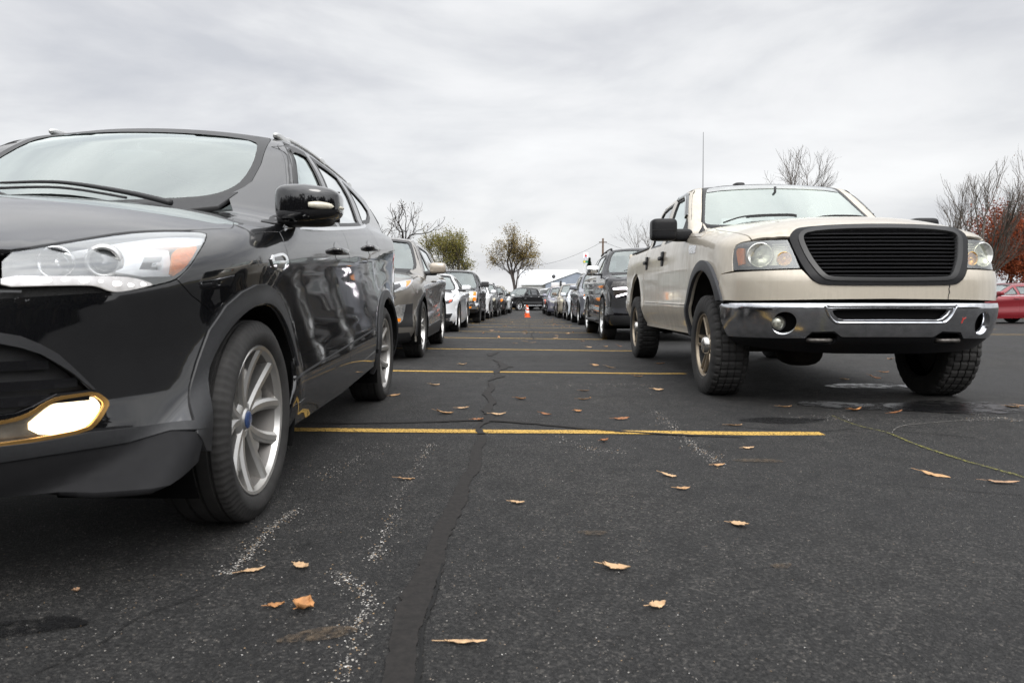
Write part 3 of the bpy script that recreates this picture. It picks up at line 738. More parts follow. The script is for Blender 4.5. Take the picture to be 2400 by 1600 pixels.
        for i,(x,zz,r) in enumerate(((.600,.801,.008),(.633,.801,.012),(.660,.802,.006),(.688,.802,.012),(.713,.801,.006),(.735,.796,.012),(.755,.793,.008),(.772,.796,.008))):
            P=B.fro(np.array([[x,zz]])); n=B.grad(P); c=P[0]+n[0]*.003
            mb=MB(); mb.blob((s*c[0],c[1],c[2]),(r*2.6,r*1.0,r*1.15),(1,1),8)
            mb.build('running_led',plain('led glow',(.8,.8,.8),.3,emit=(1,.95,.9),es=1.6),lens,smooth=True)
        # projector and bowl
        for (c,r,nm) in (((.711,-.60,.853),.040,'projector'),((.640,-.685,.846),.036,'high_beam_bowl')):
            c=np.array(c)*(s,1,1)
            M4=Matrix.Translation(Vector(c)+Vector((0,.035,0)))@Matrix.Rotation(R_(90),4,'Z')@Matrix.Rotation(math.pi,4,'Y')
            M4=Matrix.Translation(Vector(c)+Vector((-.02*s,.03,0)))@Matrix.Rotation(R_(-90+24*s),4,'Z')
            mb=MB()
            if nm=='projector':
                mb.lathe([(.0,.0),(.0+.020,.0),(.017,r*.35),(.008,r*.62),(-.003,r*.76)],32,M=M4); mb.lathe([(-.003,r*.76),(.010,r*.80),(.016,r*.92),(.004,r*1.12),(-.03,r*1.2)],40,mi=1,M=M4)
                mb.build(nm,[plain('projector glass',(.05,.055,.06),.05,.0,1.),M['silver']],lens,smooth=True)
            else:
                mb.lathe([(-.035,.0),(-.034,r*.2),(-.022,r*.6),(.0,r),(.006,r*1.08),(-.01,r*1.15)],40,M=M4); mb.blob((0,0,0),(.02,.02,.02),(1,1),8,M=M4@Matrix.Translation((-.02,0,0)))
                mb.build(nm,M['chrome'],lens,smooth=True)
        # --- fog lamp
        V,F,N=P_(*surf(B,'cyl',chaikin(fgo,1),res=.02,off=-.03,gap=-.002,skirt=0)); fl=mesh_obj('fog_lamp',V,F,plain('fog bezel chrome',(.55,.50,.42),.2,.9,var=.3,sc=25),root,nrm=N)
        V,F,N=P_(*surf(B,'cyl',chaikin(q['foglamp'],1),res=.012,off=-.022,skirt=.01)); mesh_obj('bulb_lens',V,F,plain('fog lamp lit',(1,.9,.7),.3,emit=(1,.80,.52),es=3.2),fl,nrm=N)
        V,F,N=P_(*surf(B,'cyl',chaikin(fgo,1),holes=[chaikin(inset(dom2(B,'cyl',fgo),.0045)/np.array([KY,1]),1)],res=.012,off=.002,gap=-.002,skirt=.012)); mesh_obj('bezel',V,F,plain('fog rim glow tint',(.62,.36,.12),.2,.9,var=.1),fl,nrm=N)  # orange rim colour stands in for the lamp's warm glow at its edge
    panel('cowl_corner',B,'top',rz([(.812,.0),(.775,.10),(.70,.30),(.625,.485),(.585,.56),(.575,.60),(.61,.66),(.63,.72),(.80,.72),(.855,.56),(.872,.30),(.870,.02)]),ptn,root,res=.02,off=.0015,skirt=.004)
    # --- A pillars, windshield
    ws=q['ws']; rs=ws[8:13]
    cut3=np.array([(.714,.519,1.12),(.69,.717,1.257),(.669,.874,1.368),(.653,.997,1.451),(.645,1.094,1.499),(.615,1.20,1.535)])
    apl=np.concatenate([ws[13:6:-1][:,[0,2]]*1.0, cut3[::-1][:,[0,2]]])
    apl=rz([(.600,1.195),(.607,1.209),(.625,1.263),(.617,1.364),(.577,1.521),(.562,1.546),(.535,1.566),(.60,1.555)]+[(float(a),float(b)) for a,b in B.side(rz([(1.10,1.499),(1.022,1.452),(.912,1.37),(.765,1.259),(.69,1.21)]))[:,[0,2]]]+[(.66,1.19)])
    panel('windshield_pillar',B,'front',apl,ptn,root,res=.015,gap=.001,skirt=.015,fn=B.cab_f)
    wso=full(rz([(0,1.592),(.143,1.590),(.30,1.586),(.454,1.575),(.53,1.563),(.560,1.545),(.577,1.521),(.617,1.364),(.625,1.263),(.607,1.209),(.567,1.172),(.50,1.148),(.40,1.13),(.2,1.10),(0,1.085)]))
    wsi=full(rz([(0,1.555),(.196,1.552),(.42,1.536),(.515,1.512),(.545,1.481),(.578,1.374),(.582,1.27),(.56,1.225),(.51,1.19),(.434,1.172),(.2,1.15),(0,1.14)]))
    panel('windshield',B,'front',wso,M['glass'],root,both=False,res=.05,off=-.004,gap=.002,skirt=0,fn=B.cab_f)
    panel('windshield_surround',B,'front',wso,M['rubbertrim'],root,both=False,holes=[chaikin(wsi,1)],res=.03,off=-.0015,gap=.002,skirt=.0,fn=B.cab_f)
    # --- roof
    cutl=rz([(1.094,1.499),(1.20,1.524),(1.40,1.545),(1.7,1.562),(2.0,1.565),(2.4,1.55),(2.8,1.51),(3.12,1.44)])
    c3=B.side(cutl)
    hd=B.fro(np.array([(0,1.594),(.143,1.592),(.30,1.588),(.454,1.577),(.53,1.566)]),B.cab_f)
    roof=np.concatenate([hd[:,:2],[(.60,1.17)],c3[1:,:2],[(.50,3.27),(.25,3.34),(0,3.36)]])
    panel('roof',B,'top',full(roof),ptn,root,both=False,res=.05,gap=.001,skirt=.02,fn=B.cab_f)
    lining(B,[(.72,1.225),(.912,1.37),(1.022,1.452),(1.10,1.499),(1.4,1.545),(2.0,1.563),(2.8,1.51),(3.1,1.445)],M['dash'],root)
    # --- doors
    dt=rz([(.575,1.122),(.765,1.259),(.912,1.370),(1.022,1.452),(1.10,1.499),(1.20,1.524),(1.40,1.545)])
    d1=np.concatenate([rz([(1.36,.345),(1.39,.6),(1.38,.85),(1.345,1.10),(1.40,1.30),(1.50,1.552)]),dt[::-1],rz([(.30,1.047),(.30,1.01),(.268,.96),(.275,.912),(.32,.853),(.355,.754),(.365,.6),(.35,.45),(.32,.335),(.7,.335)])])
    w1=rz([(.45,1.05),(.59,1.138),(.70,1.213),(.80,1.284),(.878,1.343),(.995,1.425),(1.044,1.469),(1.116,1.492),(1.25,1.510),(1.425,1.522),(1.355,1.31),(1.305,1.20),(1.285,1.122),(1.0,1.094),(.7,1.07)])
    d2=np.concatenate([rz([(1.36,.345),(2.16,.40),(2.20,.50),(2.30,.75),(2.36,.95),(2.30,1.06),(2.20,1.215),(2.27,1.40),(2.28,1.552)]),rz([(2.0,1.565),(1.7,1.562),(1.50,1.552),(1.40,1.30),(1.345,1.10),(1.38,.85),(1.39,.6)])])
    w2=rz([(1.40,1.133),(1.44,1.22),(1.50,1.36),(1.575,1.528),(1.8,1.536),(2.0,1.536),(2.17,1.53),(2.16,1.38),(2.08,1.205),(1.7,1.163)])
    for n_,d,w in (('front_door',d1,w1),('rear_door',d2,w2)):
        A=panel(n_,B,'side',d,ptn,root,holes=[w,arcR],hgap=0,res=.035,gap=.0022,skirt=.02)
        for s,o in zip((1,-1),A):
            V,F,N=surf(B,'side',inset(w,.0),res=.06,off=-.008,gap=-.004,skirt=0)
            if s<0: V,F,N=flipx(V,F,N)
            mesh_obj('window',V,F,M['glass'] if n_=='front_door' else M['tint'],o,nrm=N)
            V,F,N=surf(B,'side',w,holes=[inset(w,.020)],res=.03,off=.0015,gap=-.012,skirt=.006,hgap=0)
            if s<0: V,F,N=flipx(V,F,N)
            mesh_obj('window_frame',V,F,M['rubbertrim'],o,nrm=N)
            hy,hz=(1.10,.985) if n_=='front_door' else (1.985,1.06)
            p=B.side(np.array([[hy,hz]]))[0]; mb=MB()
            mb.blob((s*(p[0]+.032),hy,hz),(.022,.20,.030),(.5,.6),10); mb.blob((s*(p[0]+.012),hy-.08,hz),(.05,.03,.028),(.6,.6),8); mb.blob((s*(p[0]+.012),hy+.08,hz),(.05,.03,.028),(.6,.6),8)
            hdl=mb.build('door_handle',ptn,o,smooth=True)
            mb=MB();V,F,N=surf(B,'side',ellipse((hy,hz),.075,.045,n=28),res=.02,off=.0012,skirt=0)
            if s<0: V,F,N=flipx(V,F,N)
            mesh_obj('handle_recess',V,F,M['gloss'],o,nrm=N)
    # quarter panel
    qp=rz([(2.16,.40),(2.20,.50),(2.30,.75),(2.36,.95),(2.30,1.06),(2.20,1.215),(2.27,1.40),(2.28,1.552),(2.4,1.55),(2.8,1.51),(3.12,1.44),(3.24,1.30),(3.36,1.10),(3.40,.95),(3.40,.33),(2.9,.33)])
    w3=rz([(2.28,1.24),(2.34,1.38),(2.36,1.515),(2.55,1.495),(2.75,1.45),(2.86,1.39),(2.80,1.34),(2.62,1.285)])
    A=panel('rear_quarter_panel',B,'side',qp,ptn,root,holes=[w3,arcR],hgap=0,res=.035,gap=.0015,skirt=.02)
    for s,o in zip((1,-1),A):
        for nm,args,m in (('window',dict(res=.05,off=-.006,gap=-.004,skirt=0),M['tint']),('window_frame',dict(holes=[inset(w3,.018)],res=.03,off=.0015,gap=-.01,skirt=.006,hgap=0),M['rubbertrim'])):
            V,F,N=surf(B,'side',w3,**args)
            if s<0: V,F,N=flipx(V,F,N)
            mesh_obj(nm,V,F,m,o,nrm=N)
    # tail
    e=B.side(rz([(3.40,.33),(3.40,.6),(3.40,.95),(3.36,1.10),(3.24,1.30),(3.12,1.44)]))
    bk=full(np.concatenate([[(0,.34)],e[:,[0,2]],[(.45,1.55),(0,1.585)]]))
    rwn=full(rz([(0,1.14),(.50,1.14),(.62,1.17),(.58,1.42),(.45,1.49),(0,1.51)]))
    A=panel('liftgate',B,'back',bk,ptn,root,both=False,holes=[rwn],hgap=0,res=.06,gap=.001)
    panel('rear_window',B,'back',rwn,M['tint'],A[0],both=False,res=.08,off=-.004,gap=-.004,skirt=0)
    tl=rz([(2.98,1.03),(3.10,1.10),(3.30,1.16),(3.345,1.06),(3.33,.90),(3.18,.92)])
    panel('tail_lamp',B,'side',chaikin(tl,1),M['red'],root,res=.02,off=.004,skirt=.012)
    # --- side trim
    sl=rz([(.31,.437),(1.36,.481),(2.19,.551),(2.17,.40),(1.36,.345),(.33,.33)])
    sil=rz([(.33,.335),(1.36,.35),(2.16,.40),(2.20,.44),(2.22,.30),(1.3,.245),(.31,.235)])
    panel('rocker_panel',B,'side',sil,ptn,root,res=.04,gap=.001,skirt=.02,off=.0)
    P=B.side(rz([(y,.437+(y-.31)*.0575) for y in np.linspace(.33,2.19,40)])); 
    for s in(1,-1):
        V,F=ribbon(B,P,.007,off=.004); V=V*np.array([s,1,1]); mesh_obj('sill_moulding',V,[f if s>0 else f[::-1] for f in F],M['grey'],root,smooth=False)
    # chrome belt strip
    P=B.side(rz([(.40,1.036),(.7,1.060),(1.0,1.084),(1.3,1.113),(1.7,1.153),(2.08,1.195),(2.28,1.228)]));P=catmull(P,6)
    for s in(1,-1):
        V,F=ribbon(B,P,.020,off=.007);V=V*np.array([s,1,1]); mesh_obj('belt_moulding',V,[f if s>0 else f[::-1] for f in F],M['chrome'],root,smooth=False)
    # arch cladding
    outF=rz([(-.478,.385),(-.425,.48),(-.375,.575),(-.32,.665),(-.245,.735),(-.16,.778),(-.06,.803),(.03,.806),(.12,.787),(.22,.743),(.30,.684),(.35,.61),(.375,.52),(.38,.43),(.37,.32),(.36,.25),(0,.2),(-.44,.33)])
    outR=np.concatenate([ellipse((2.69,.335),.468,n=60,a0=-12,a1=192),rz([(2.5,.3),(2.9,.3)])])
    for o_,h_ in ((outF,arcF),(outR,arcR)):
        panel('wheel_arch_trim',B,'side',o_,M['grey'],root,holes=[h_],res=.022,off=.008,hgap=.006,skirt=.03)
    ed=B.side(outF[1:14]); ed=catmull(ed,4)
    # badge on fender
    bo=rz([(.06,.905),(.20,.925),(.245,.918),(.262,.895),(.245,.862),(.205,.852),(.10,.862)]); 
    h1=rz([(.10,.902),(.20,.914),(.225,.908),(.23,.897),(.10,.890)]);h2=rz([(.12,.882),(.23,.886),(.225,.868),(.20,.862),(.13,.868)])
    panel('fender_badge',B,'side',chaikin(bo,1),M['chrome'],root,holes=[h1,h2],res=.01,off=.006,skirt=.008)
    panel('badge_backing',B,'side',inset(bo,.006),M['gloss'],root,res=.02,off=.002,skirt=0)
    # sail triangle + mirror
    sail=rz([(.80,1.284),(.70,1.213),(.59,1.138),(.45,1.044),(.30,1.046),(.42,1.065),(.575,1.124),(.70,1.212)])
    panel('mirror_sail',B,'side',sail,M['black'],root,res=.02,off=.004,skirt=.01)
    for s in(1,-1):
        mb=MB(); c=np.array([.955*s,.435,1.130])
        def shp(p):
            x,y,z=p; y=y*(1-.35*max(0,-y)*abs(x)**2); z=z*(1-.22*max(0,x*s))+.10*(x*s)*0
            if y>0: y*=.55
            return np.array([x,y,z])
        mb.blob(c,(.255,.22,.150),(.45,.42),26,fn=shp)
        mm=mb.build('side_mirror',plain('gloss black mirror cap',(.006,.006,.007),.08,coat=1.),root,smooth=True)
        mb=MB(); mb.blob(c+(-.02*s,.012,-.050),(.22,.15,.070),(.55,.5),16); mb.blob((.875*s,.45,1.068),(.10,.085,.045),(.6,.5),14); mb.build('mirror_foot',M['black'],mm,smooth=True)
        mb=MB(); t=np.linspace(0,1,14); 
        P=[]
        for u in t:
            x=.022+.112*u; yy=-.108+.095*(u**2.4); P.append((c[0]+s*x,c[1]+yy,c[2]-.012-.002*u))
        P=np.array(P); rr=.004+.011*np.sin(np.pi*np.clip(t*.75+.2,0,1)); mb.tube(P,rr,8); mb.build('mirror_indicator',plain('indicator lens',(.62,.58,.47),.12,coat=.8,var=.15,sc=50),mm,smooth=True)
        mb=MB(); mb.box(c+(0,.062,.0),(.21,.004,.125),0,.0); mb.build('mirror_glass',M['chrome'],mm)
    # roof rails
    for s in(1,-1):
        y=np.linspace(1.28,3.0,40); x=B.side(np.stack([y,1.555-.02*np.abs((y-1.95)/1.0)],1))[:,0]; z=B.topv(np.stack([.565+0*y,y],1),B.cab_f)[:,2]
        hgt=  .024*np.clip(np.sin(np.pi*np.clip((y-1.26)/1.76,0,1))*3.0,0,1)**.6
        P=np.stack([s*(.565+0*y),y,z+hgt-.012],1); mb=MB(); mb.tube(P,.0125,10)
        for yy in (1.30,2.15,2.96):
            zz=float(np.interp(yy,y,z)); mb.blob((s*.565,yy+(.05 if yy<1.4 else 0),zz+.008),(.040,.26 if yy<1.4 else .14,.042),(.7,.7),12)
        mb.build('roof_rail',M['silver'],root,smooth=True)
    # wipers
    for (pts,) in (([(.40,.40,1.105),(.20,.46,1.150),(-.10,.545,1.195),(-.35,.56,1.190)],),([(-.15,.38,1.09),(-.35,.47,1.150),(-.58,.62,1.215)],)):
        P=B.fro(np.array([(p[0],p[2]) for p in pts]),B.cab_f); P=P+B.grad(P,B.cab_f)*.03; P=catmull(P,6); mb=MB(); mb.tube(P,np.linspace(.013,.005,len(P)),7)
        Q=P[len(P)//3:]+np.array([0.0,-.004,-.022]); mb.tube(Q,.006,6); mb.build('wiper',M['black'],root,smooth=True)
    cw=full(rz([(0,1.06),(.3,1.075),(.56,1.125),(.60,1.20),(.5,1.165),(.4,1.146),(.2,1.118),(0,1.10)]))
    panel('cowl',B,'front',cw,M['black'],root,both=False,res=.04,off=.004,fn=B.cab_f,skirt=.02)
    # interior
    mb=MB(); mb.blob((0,.72,.98),(1.40,.62,.26),(.4,.4),16); mb.build('dashboard',M['dash'],root,smooth=True)
    for x in(-.37,.37): seat(root,x,1.42,.66,M['cloth'])
    seat(root,0,2.28,.68,M['cloth'],rear=True); steering(root,.37,1.02,1.0,M['dash'])
    mb=MB(); mb.blob((0,.98,1.405),(.24,.05,.075),(.5,.6),12); mb.tube([(0,.98,1.42),(0,.99,1.475)],.012); mb.build('rear_view_mirror',M['dash'],root,smooth=True)
    mb=MB(); mb.box((0,2.2,1.53),(.9,1.4,.01)); mb.build('headliner',plain('headliner',(.5,.48,.45),.9),root)
    # wheels
    em=dict(M); em['cap']=plain('blue oval emblem',(.03,.06,.16),.25,coat=.6)
    for y in(0,2.69):
        for s in(1,-1): make_wheel(root,(s*.785,y,.338),s,.344,.235,.250,'esc','road',em,seg=120)
    # plate
    return root
def build_truck():
    B=TRKB; K=TRKC; M=std_mats()
    pt=paint('champagne paint',(.53,.48,.395),.35,.34,.8,dirt=.45,dirtcol=(.30,.265,.215))
    root=empty('pickup_truck',TRK.O,TRK.M)
    tag(root,'champagne beige pickup truck with black billet grille and chrome bumper','truck')
    chrome=plain('weathered chrome',(.60,.61,.635),.15,1.,var=.16,sc=18)
    blk=plain('matt black trim',(.009,.009,.010),.42,var=.25,sc=50,bump=.05,spec=.22)
    arF=ellipse((.03,.50),.50,.50,n=60); arR=ellipse((3.518,.52),.50,.56,n=60)
    # rust-eaten rear arch edge
    rr=random.Random(3); arR=arR*1.0; arR=np.array([(3.518+(p[0]-3.518)*(1+.03*rr.random()),.52+(p[1]-.52)*(1+.03*rr.random())) for p in arR])
    wells=[(.03,.50,.53),(3.518,.52,.56)]
    shell(B,root,M['shell'],wells,zc=1.0,inn=.07,zbot=.03)
    for (yc,zc,R),x0 in zip(wells,(.42,.5)): arch_liner(root,yc,zc,R-.005,plain('muddy wheel well',(.016,.013,.011),.95,var=.4,sc=12),x0=x0,x1=.955,a0=2,a1=178,B=B)
    # hood
    hood=full(rz([(0,-.752),(.3,-.752),(.555,-.742),(.60,-.755),(.70,-.705),(.815,-.617),(.828,-.45),(.822,-.2),(.82,.05),(.825,.32),(.79,.45),(.6,.54),(.3,.60),(0,.62)]))
    panel('hood',B,'top',hood,pt,root,both=False,res=.04,gap=.003,skirt=.03,fn=B.lower)
    he=B.topv(catmull(rz([(.815,-.617),(.828,-.45),(.822,-.2),(.82,.05),(.825,.32)]),5),B.lower); fen=rz([(a,b-.0015) for a,b in he[:,1:]]+[(.45,1.345),(.62,1.358),(.80,1.366),(.87,1.366),(.68,1.33),(.66,1.1),(.66,.70),(.655,.50),(.3,.48),(0,.95),(-.30,.80),(-.415,.80),(-.425,.952),(-.562,.968),(-.536,1.044),(-.521,1.122),(-.526,1.156),(-.555,1.174)])
    panel('front_fender',B,'side',fen,pt,root,res=.04,gap=.002,holes=[arF],hgap=0,skirt=.025,fn=B.lower)
    # valance under lamps and grille
    arc3=B.side(arF)
    val=[(0,-.94,.862),(.40,-.92,.862),(.45,-.915,.868),(.49,-.90,.89),(.552,-.867,.966),(.79,-.746,.962),(.90,-.60,.960),(.965,-.47,.952),(.976,-.415,.944),(.973,-.41,.85),(.968,-.41,.756),(.90,-.62,.752),(.70,-.84,.756),(.4,-.93,.762),(0,-.945,.766)]
    panel('front_valance',B,'cyl',full(np.array(val)),pt,root,both=False,res=.03,gap=.003,off=.008,skirt=.015)
    # crack at the right of the grille
    P=B.fro(np.array([(.400,.862),(.404,.85),(.398,.835),(.403,.81),(.397,.795),(.394,.766)])); mb=MB(); V,F=ribbon(B,P,[.008,.006,.005,.007,.004,.004],off=.010); mb.add(V,F); mb.build('crack',M['rubbertrim'],root)
    # grille
    go=np.array([(0,-.75,1.272),(.3,-.75,1.266),(.52,-.742,1.250),(.565,-.745,1.235),(.602,-.757,1.195),(.60,-.78,1.15),(.565,-.84,1.03),(.515,-.88,.925),(.475,-.905,.880),(.43,-.92,.862),(.3,-.935,.858),(0,-.94,.857)])
    gi=np.array([(0,-.80,1.238),(.3,-.79,1.232),(.48,-.78,1.216),(.515,-.78,1.198),(.517,-.79,1.16),(.49,-.85,1.05),(.445,-.89,.965),(.42,-.91,.930),(.39,-.92,.912),(.3,-.935,.908),(0,-.94,.906)])
    gof=chaikin(full(go),1);gif=chaikin(full(gi),1)
    gr=panel('grille_surround',B,'cyl',gof,blk,root,both=False,holes=[gif],hgap=0,res=.03,off=.018,skirt=.065)[0]
    gm=chaikin(full(gi*np.array([1.045,1,1])+np.array([0,0,.0])),1)
    ring=inset(dom2(B,'cyl',gif),-.022)/np.array([KY,1])
    panel('grille_rim',B,'cyl',ring,M['rubbertrim'],gr,both=False,holes=[gif],hgap=0,res=.02,off=.026,skirt=.03)
    panel('grille_backing',B,'cyl',gof,M['shell'],gr,both=False,res=.06,off=-.05,skirt=0)
    ig=gi[:,[0,2]]
    for i in range(12):
        z=.925+i*.0262
        xm=float(np.interp(z,ig[::-1,1][1:],ig[::-1,0][1:]))if z<1.19 else .50
        xs=np.linspace(-xm-.01,xm+.01,31); P=B.fro(np.stack([xs,z+0*xs],1)); P[:,1]+=.004
        mb=MB(); V=[];F=[]
        for p in P:
            for (dy,dz) in ((0,-.0035),(0,.0035),(.004,.0055),(.03,.0045),(.03,-.0045),(.004,-.0055)): V.append((p[0],p[1]+dy,p[2]+dz))
        for a in range(30):
            for b in range(6): F.append((a*6+b,a*6+(b+1)%6,a*6+6+(b+1)%6,a*6+6+b))
        mb.add(V,F); mb.build('grille_bar',plain('anodised black bar',(.025,.025,.027),.3,.5),gr)
    # headlights
    hl=np.array([(.610,-.76,1.180),(.70,-.70,1.182),(.82,-.62,1.180),(.876,-.555,1.173),(.903,-.526,1.155),(.918,-.521,1.120),(.926,-.535,1.044),(.930,-.562,.972),(.79,-.746,.970),(.558,-.865,.975),(.582,-.81,1.08)])
    aged=glass('aged lamp lens',(.93,.94,.84),1.3,.10,.10)
    bowl=plain('lamp bowl',(.78,.78,.74),.25,.6,var=.12,sc=60); back=plain('lamp inner silver',(.80,.80,.74),.4,.15)
    for s in(-1,1):
        def P_(t): return t if s>0 else flipx(*t)
        V,F,N=P_(surf(B,'cyl',hl,res=.03,off=-.002,gap=.004,skirt=.02)); lens=mesh_obj('headlight',V,F,aged,root,nrm=N)
        V,F,N=P_(surf(B,'cyl',hl,res=.04,off=-.075,gap=.002,skirt=-.07)); mesh_obj('lamp_backing',V,F,back,lens,nrm=N)
        V,F,N=P_(surf(B,'cyl',hl,holes=[inset(dom2(B,'cyl',hl),.012)/np.array([KY,1])],hgap=0,res=.02,off=-.004,gap=.002,skirt=.05)); mesh_obj('lamp_rim',V,F,M['rubbertrim'],lens,nrm=N)
        for (x,z,r,nm,mm) in ((.775,1.075,.082,'main_reflector',bowl),(.640,1.043,.046,'turn_lamp',plain('amber bowl',(.85,.45,.10),.25,.5,var=.4,sc=90))):
            c=B.fro(np.array([[x,z]]))[0]; M4=Matrix.Translation((s*c[0]-.0*s,c[1]+.026,c[2]))@Matrix.Rotation(R_(-90+16*s),4,'Z')
            mb=MB(); mb.lathe([(-.03,.0),(-.028,r*.25),(-.018,r*.6),(.0,r*.94),(.008,r),(.004,r*1.08),(-.02,r*1.12)],40,M=M4,mod=(lambda i,j:(.0012 if i%4<2 else -.0012) if j in(1,2,3) else 0)); mb.blob((0,0,0),(.03,.03,.03),(1,1),8,M=M4@Matrix.Translation((-.012,0,0))); mb.build(nm,mm,lens,smooth=True)
        am=np.array([(.908,-.526,1.137),(.868,-.587,1.137),(.872,-.626,1.021),(.905,-.585,1.011),(.912,-.56,1.07)])
        V,F,N=P_(surf(B,'cyl',am,res=.02,off=-.014,skirt=.02)); mesh_obj('amber_reflector',V,F,M['amber'],lens,nrm=N)
        for k in range(4):
            x0=.60-.006*k; xs=np.linspace(x0,.70,8);P=B.fro(np.stack([xs,1.165-.017*k+0*xs],1)); P[:,1]+=.03
            V,F=ribbon(B,P,.004,off=.0); V=V*np.array([s,1,1]); mesh_obj('lamp_rib',V,F,back,lens)
    # chrome bumper
    bt=.738
    bo=np.array([(0,-.97,bt),(.4,-.96,bt),(.7,-.86,bt),(.88,-.66,bt),(.968,-.45,bt-.002),(.972,-.41,bt-.02),(.955,-.43,.60),(.925,-.47,.492),(.80,-.74,.495),(.62,-.86,.498),(.535,-.90,.50),(.50,-.93,.545),(.36,-.96,.55),(.305,-.95,.512),(.15,-.955,.512),(0,-.955,.512)])
    slot=full(np.array([(0,-.97,.702),(.355,-.97,.698),(.385,-.97,.69),(.375,-.97,.665),(.345,-.98,.635),(.31,-.98,.626),(0,-.98,.628)]))
    fo=np.array([(.668+.072*math.cos(t),-.89,.602+.078*math.sin(t)) for t in np.linspace(0,2*math.pi,36,endpoint=False)]); fo[:,1]=K.fro(fo[:,[0,2]])[:,1]
    fm=fo*np.array([-1,1,1])
    bp=panel('chrome_bumper',K,'cyl',full(bo),chrome,root,both=False,holes=[slot,fo,fm],hgap=0,res=.03,skirt=.05)[0]
    panel('bumper_slot',K,'cyl',slot,M['shell'],bp,both=False,res=.06,off=-.05,skirt=0)
    # raised lips round the slot
    mb=MB()
    for z,x in ((.722,.43),(.607,.35)):
        xs=np.linspace(-x,x,41); P=K.fro(np.stack([xs,z+0*xs],1)); P[:,1]-=.002; mb.tube(P,.011,8)
    for s in(-1,1):
        P=K.fro(np.array([(.43,.722),(.425,.70),(.405,.655),(.375,.620),(.35,.607)])); P=P*np.array([s,1,1]);P[:,1]-=.002; mb.tube(catmull(P,4),.011,8)
    mb.build('bumper_lip',chrome,bp,smooth=True)
    top=full(np.array([(0,-.985,0),(.4,-.965,0),(.7,-.87,0),(.88,-.68,0),(.965,-.45,0),(.90,-.42,0),(.75,-.62,0),(.4,-.82,0),(0,-.86,0)]))
    mb=MB(); Pz=K.fro(np.stack([np.linspace(-.93,.93,61),bt+0*np.linspace(0,1,61)],1)); V=[];F=[]
    for p in Pz: V+=[(p[0],p[1]+.001,bt-.002),(p[0]*.93,p[1]+.12,bt+.002)]
    for i in range(60): F.append((2*i,2*i+2,2*i+3,2*i+1))
    mb.add(V,F); mb.build('bumper_top',chrome,bp,smooth=True)
    fogm=plain('fog lens',(.42,.42,.36),.12,.55,var=.45,sc=60)
    c=K.fro(np.array([[.690,.602]]))[0]; mb=MB(); M4=Matrix.Translation((-c[0],c[1]+.035,c[2]))@Matrix.Rotation(R_(-90),4,'Z'); mb.lathe([(.012,.0),(.010,.022),(.002,.038),(-.006,.044)],32,M=M4); mb.lathe([(-.006,.044),(.002,.048),(-.004,.052),(-.05,.052)],32,mi=1,M=M4); mb.build('fog_lamp',[fogm,M['black']],bp,smooth=True)
    V,F,N=flipx(*surf(K,'cyl',fo,res=.03,off=-.07,skirt=0)); mesh_obj('fog_recess',V,F,M['shell'],bp,nrm=N)
    # dent and red scuff on the far end
    mb=MB(); P=K.fro(np.array([(.485,.605),(.492,.63),(.487,.645)]));V,F=ribbon(K,P,[.008,.006,.003],off=.002);mb.add(V,F);P=K.fro(np.array([(.490,.632),(.505,.637),(.512,.645)]));V,F=ribbon(K,P,[.005,.006,.003],off=.0022);mb.add(V,F); mb.build('red_scuff',plain('red paint scuff',(.55,.05,.04),.5),bp)
    # air dam and tow hooks
    da=np.array([(0,-.955,.512),(.15,-.955,.512),(.305,-.95,.512),(.36,-.96,.55),(.50,-.93,.545),(.535,-.90,.50),(.62,-.86,.498),(.80,-.74,.495),(.925,-.47,.492),(.915,-.47,.46),(.86,-.54,.432),(.74,-.68,.412),(.55,-.80,.396),(.3,-.84,.386),(0,-.85,.384)])
    nt=np.array([(.33,-.95,.520),(.365,-.95,.538),(.49,-.93,.533),(.525,-.9,.505),(.52,-.9,.475),(.49,-.9,.455),(.36,-.92,.455),(.33,-.93,.475)]);ntm=nt*np.array([-1,1,1])
    dm=panel('air_dam',K,'cyl',full(da),blk,root,both=False,holes=[nt,ntm],hgap=0,res=.035,off=-.006,skirt=.04)[0]
    for s in(-1,1):
        V,F,N=surf(K,'cyl',nt,res=.04,off=-.06,skirt=0)
        if s<0: V,F,N=flipx(V,F,N)
        mesh_obj('tow_recess',V,F,M['shell'],dm,nrm=N)
        mb=MB(); mb.tube([(s*.36,-.86,.487),(s*.36,-.90,.487),(s*.38,-.915,.487),(s*.49,-.905,.487),(s*.505,-.885,.487),(s*.505,-.85,.487)],.014,8); mb.build('tow_hook',plain('worn steel',(.14,.13,.12),.5,.7,var=.4,sc=40),dm,smooth=True)
    # flare
    fo_=np.concatenate([ellipse((.03,.50),.585,.575,n=60,a0=0,a1=154),rz([(-.47,.76),(-.415,.755),(-.40,.735),(0,.4),(.60,.45)])])
    fi_=ellipse((.03,.50),.505,.500,n=60)
    panel('fender_flare',B,'side',fo_,plain('flare plastic',(.030,.031,.035),.55,var=.2,sc=60,bump=.08),root,holes=[fi_],hgap=0,res=.025,off=.028,skirt=.05)
    panel('cowl_corner',B,'top',rz([(.832,.26),(.80,.44),(.72,.52),(.74,.78),(.775,.86),(.79,.90),(.86,.955),(.90,.975),(.94,.86),(.95,.60),(.95,.28)]),pt,root,res=.025,off=.003,skirt=.006)
    cwl=full(rz([(0,1.36),(.6,1.36),(.76,1.38),(.775,1.45),(.70,1.432),(.4,1.418),(0,1.412)])); panel('cowl',B,'front',cwl,blk,root,both=False,res=.06,off=.006,skirt=.02,fn=B.cab_f)
    # pillars, screen
    wsi3=rz([(0,1.935),(.3,1.930),(.5,1.915),(.62,1.895),(.668,1.872),(.70,1.78),(.755,1.60),(.80,1.475),(.80,1.44),(.70,1.428),(.4,1.415),(0,1.41)])
    wso=full(wsi3)
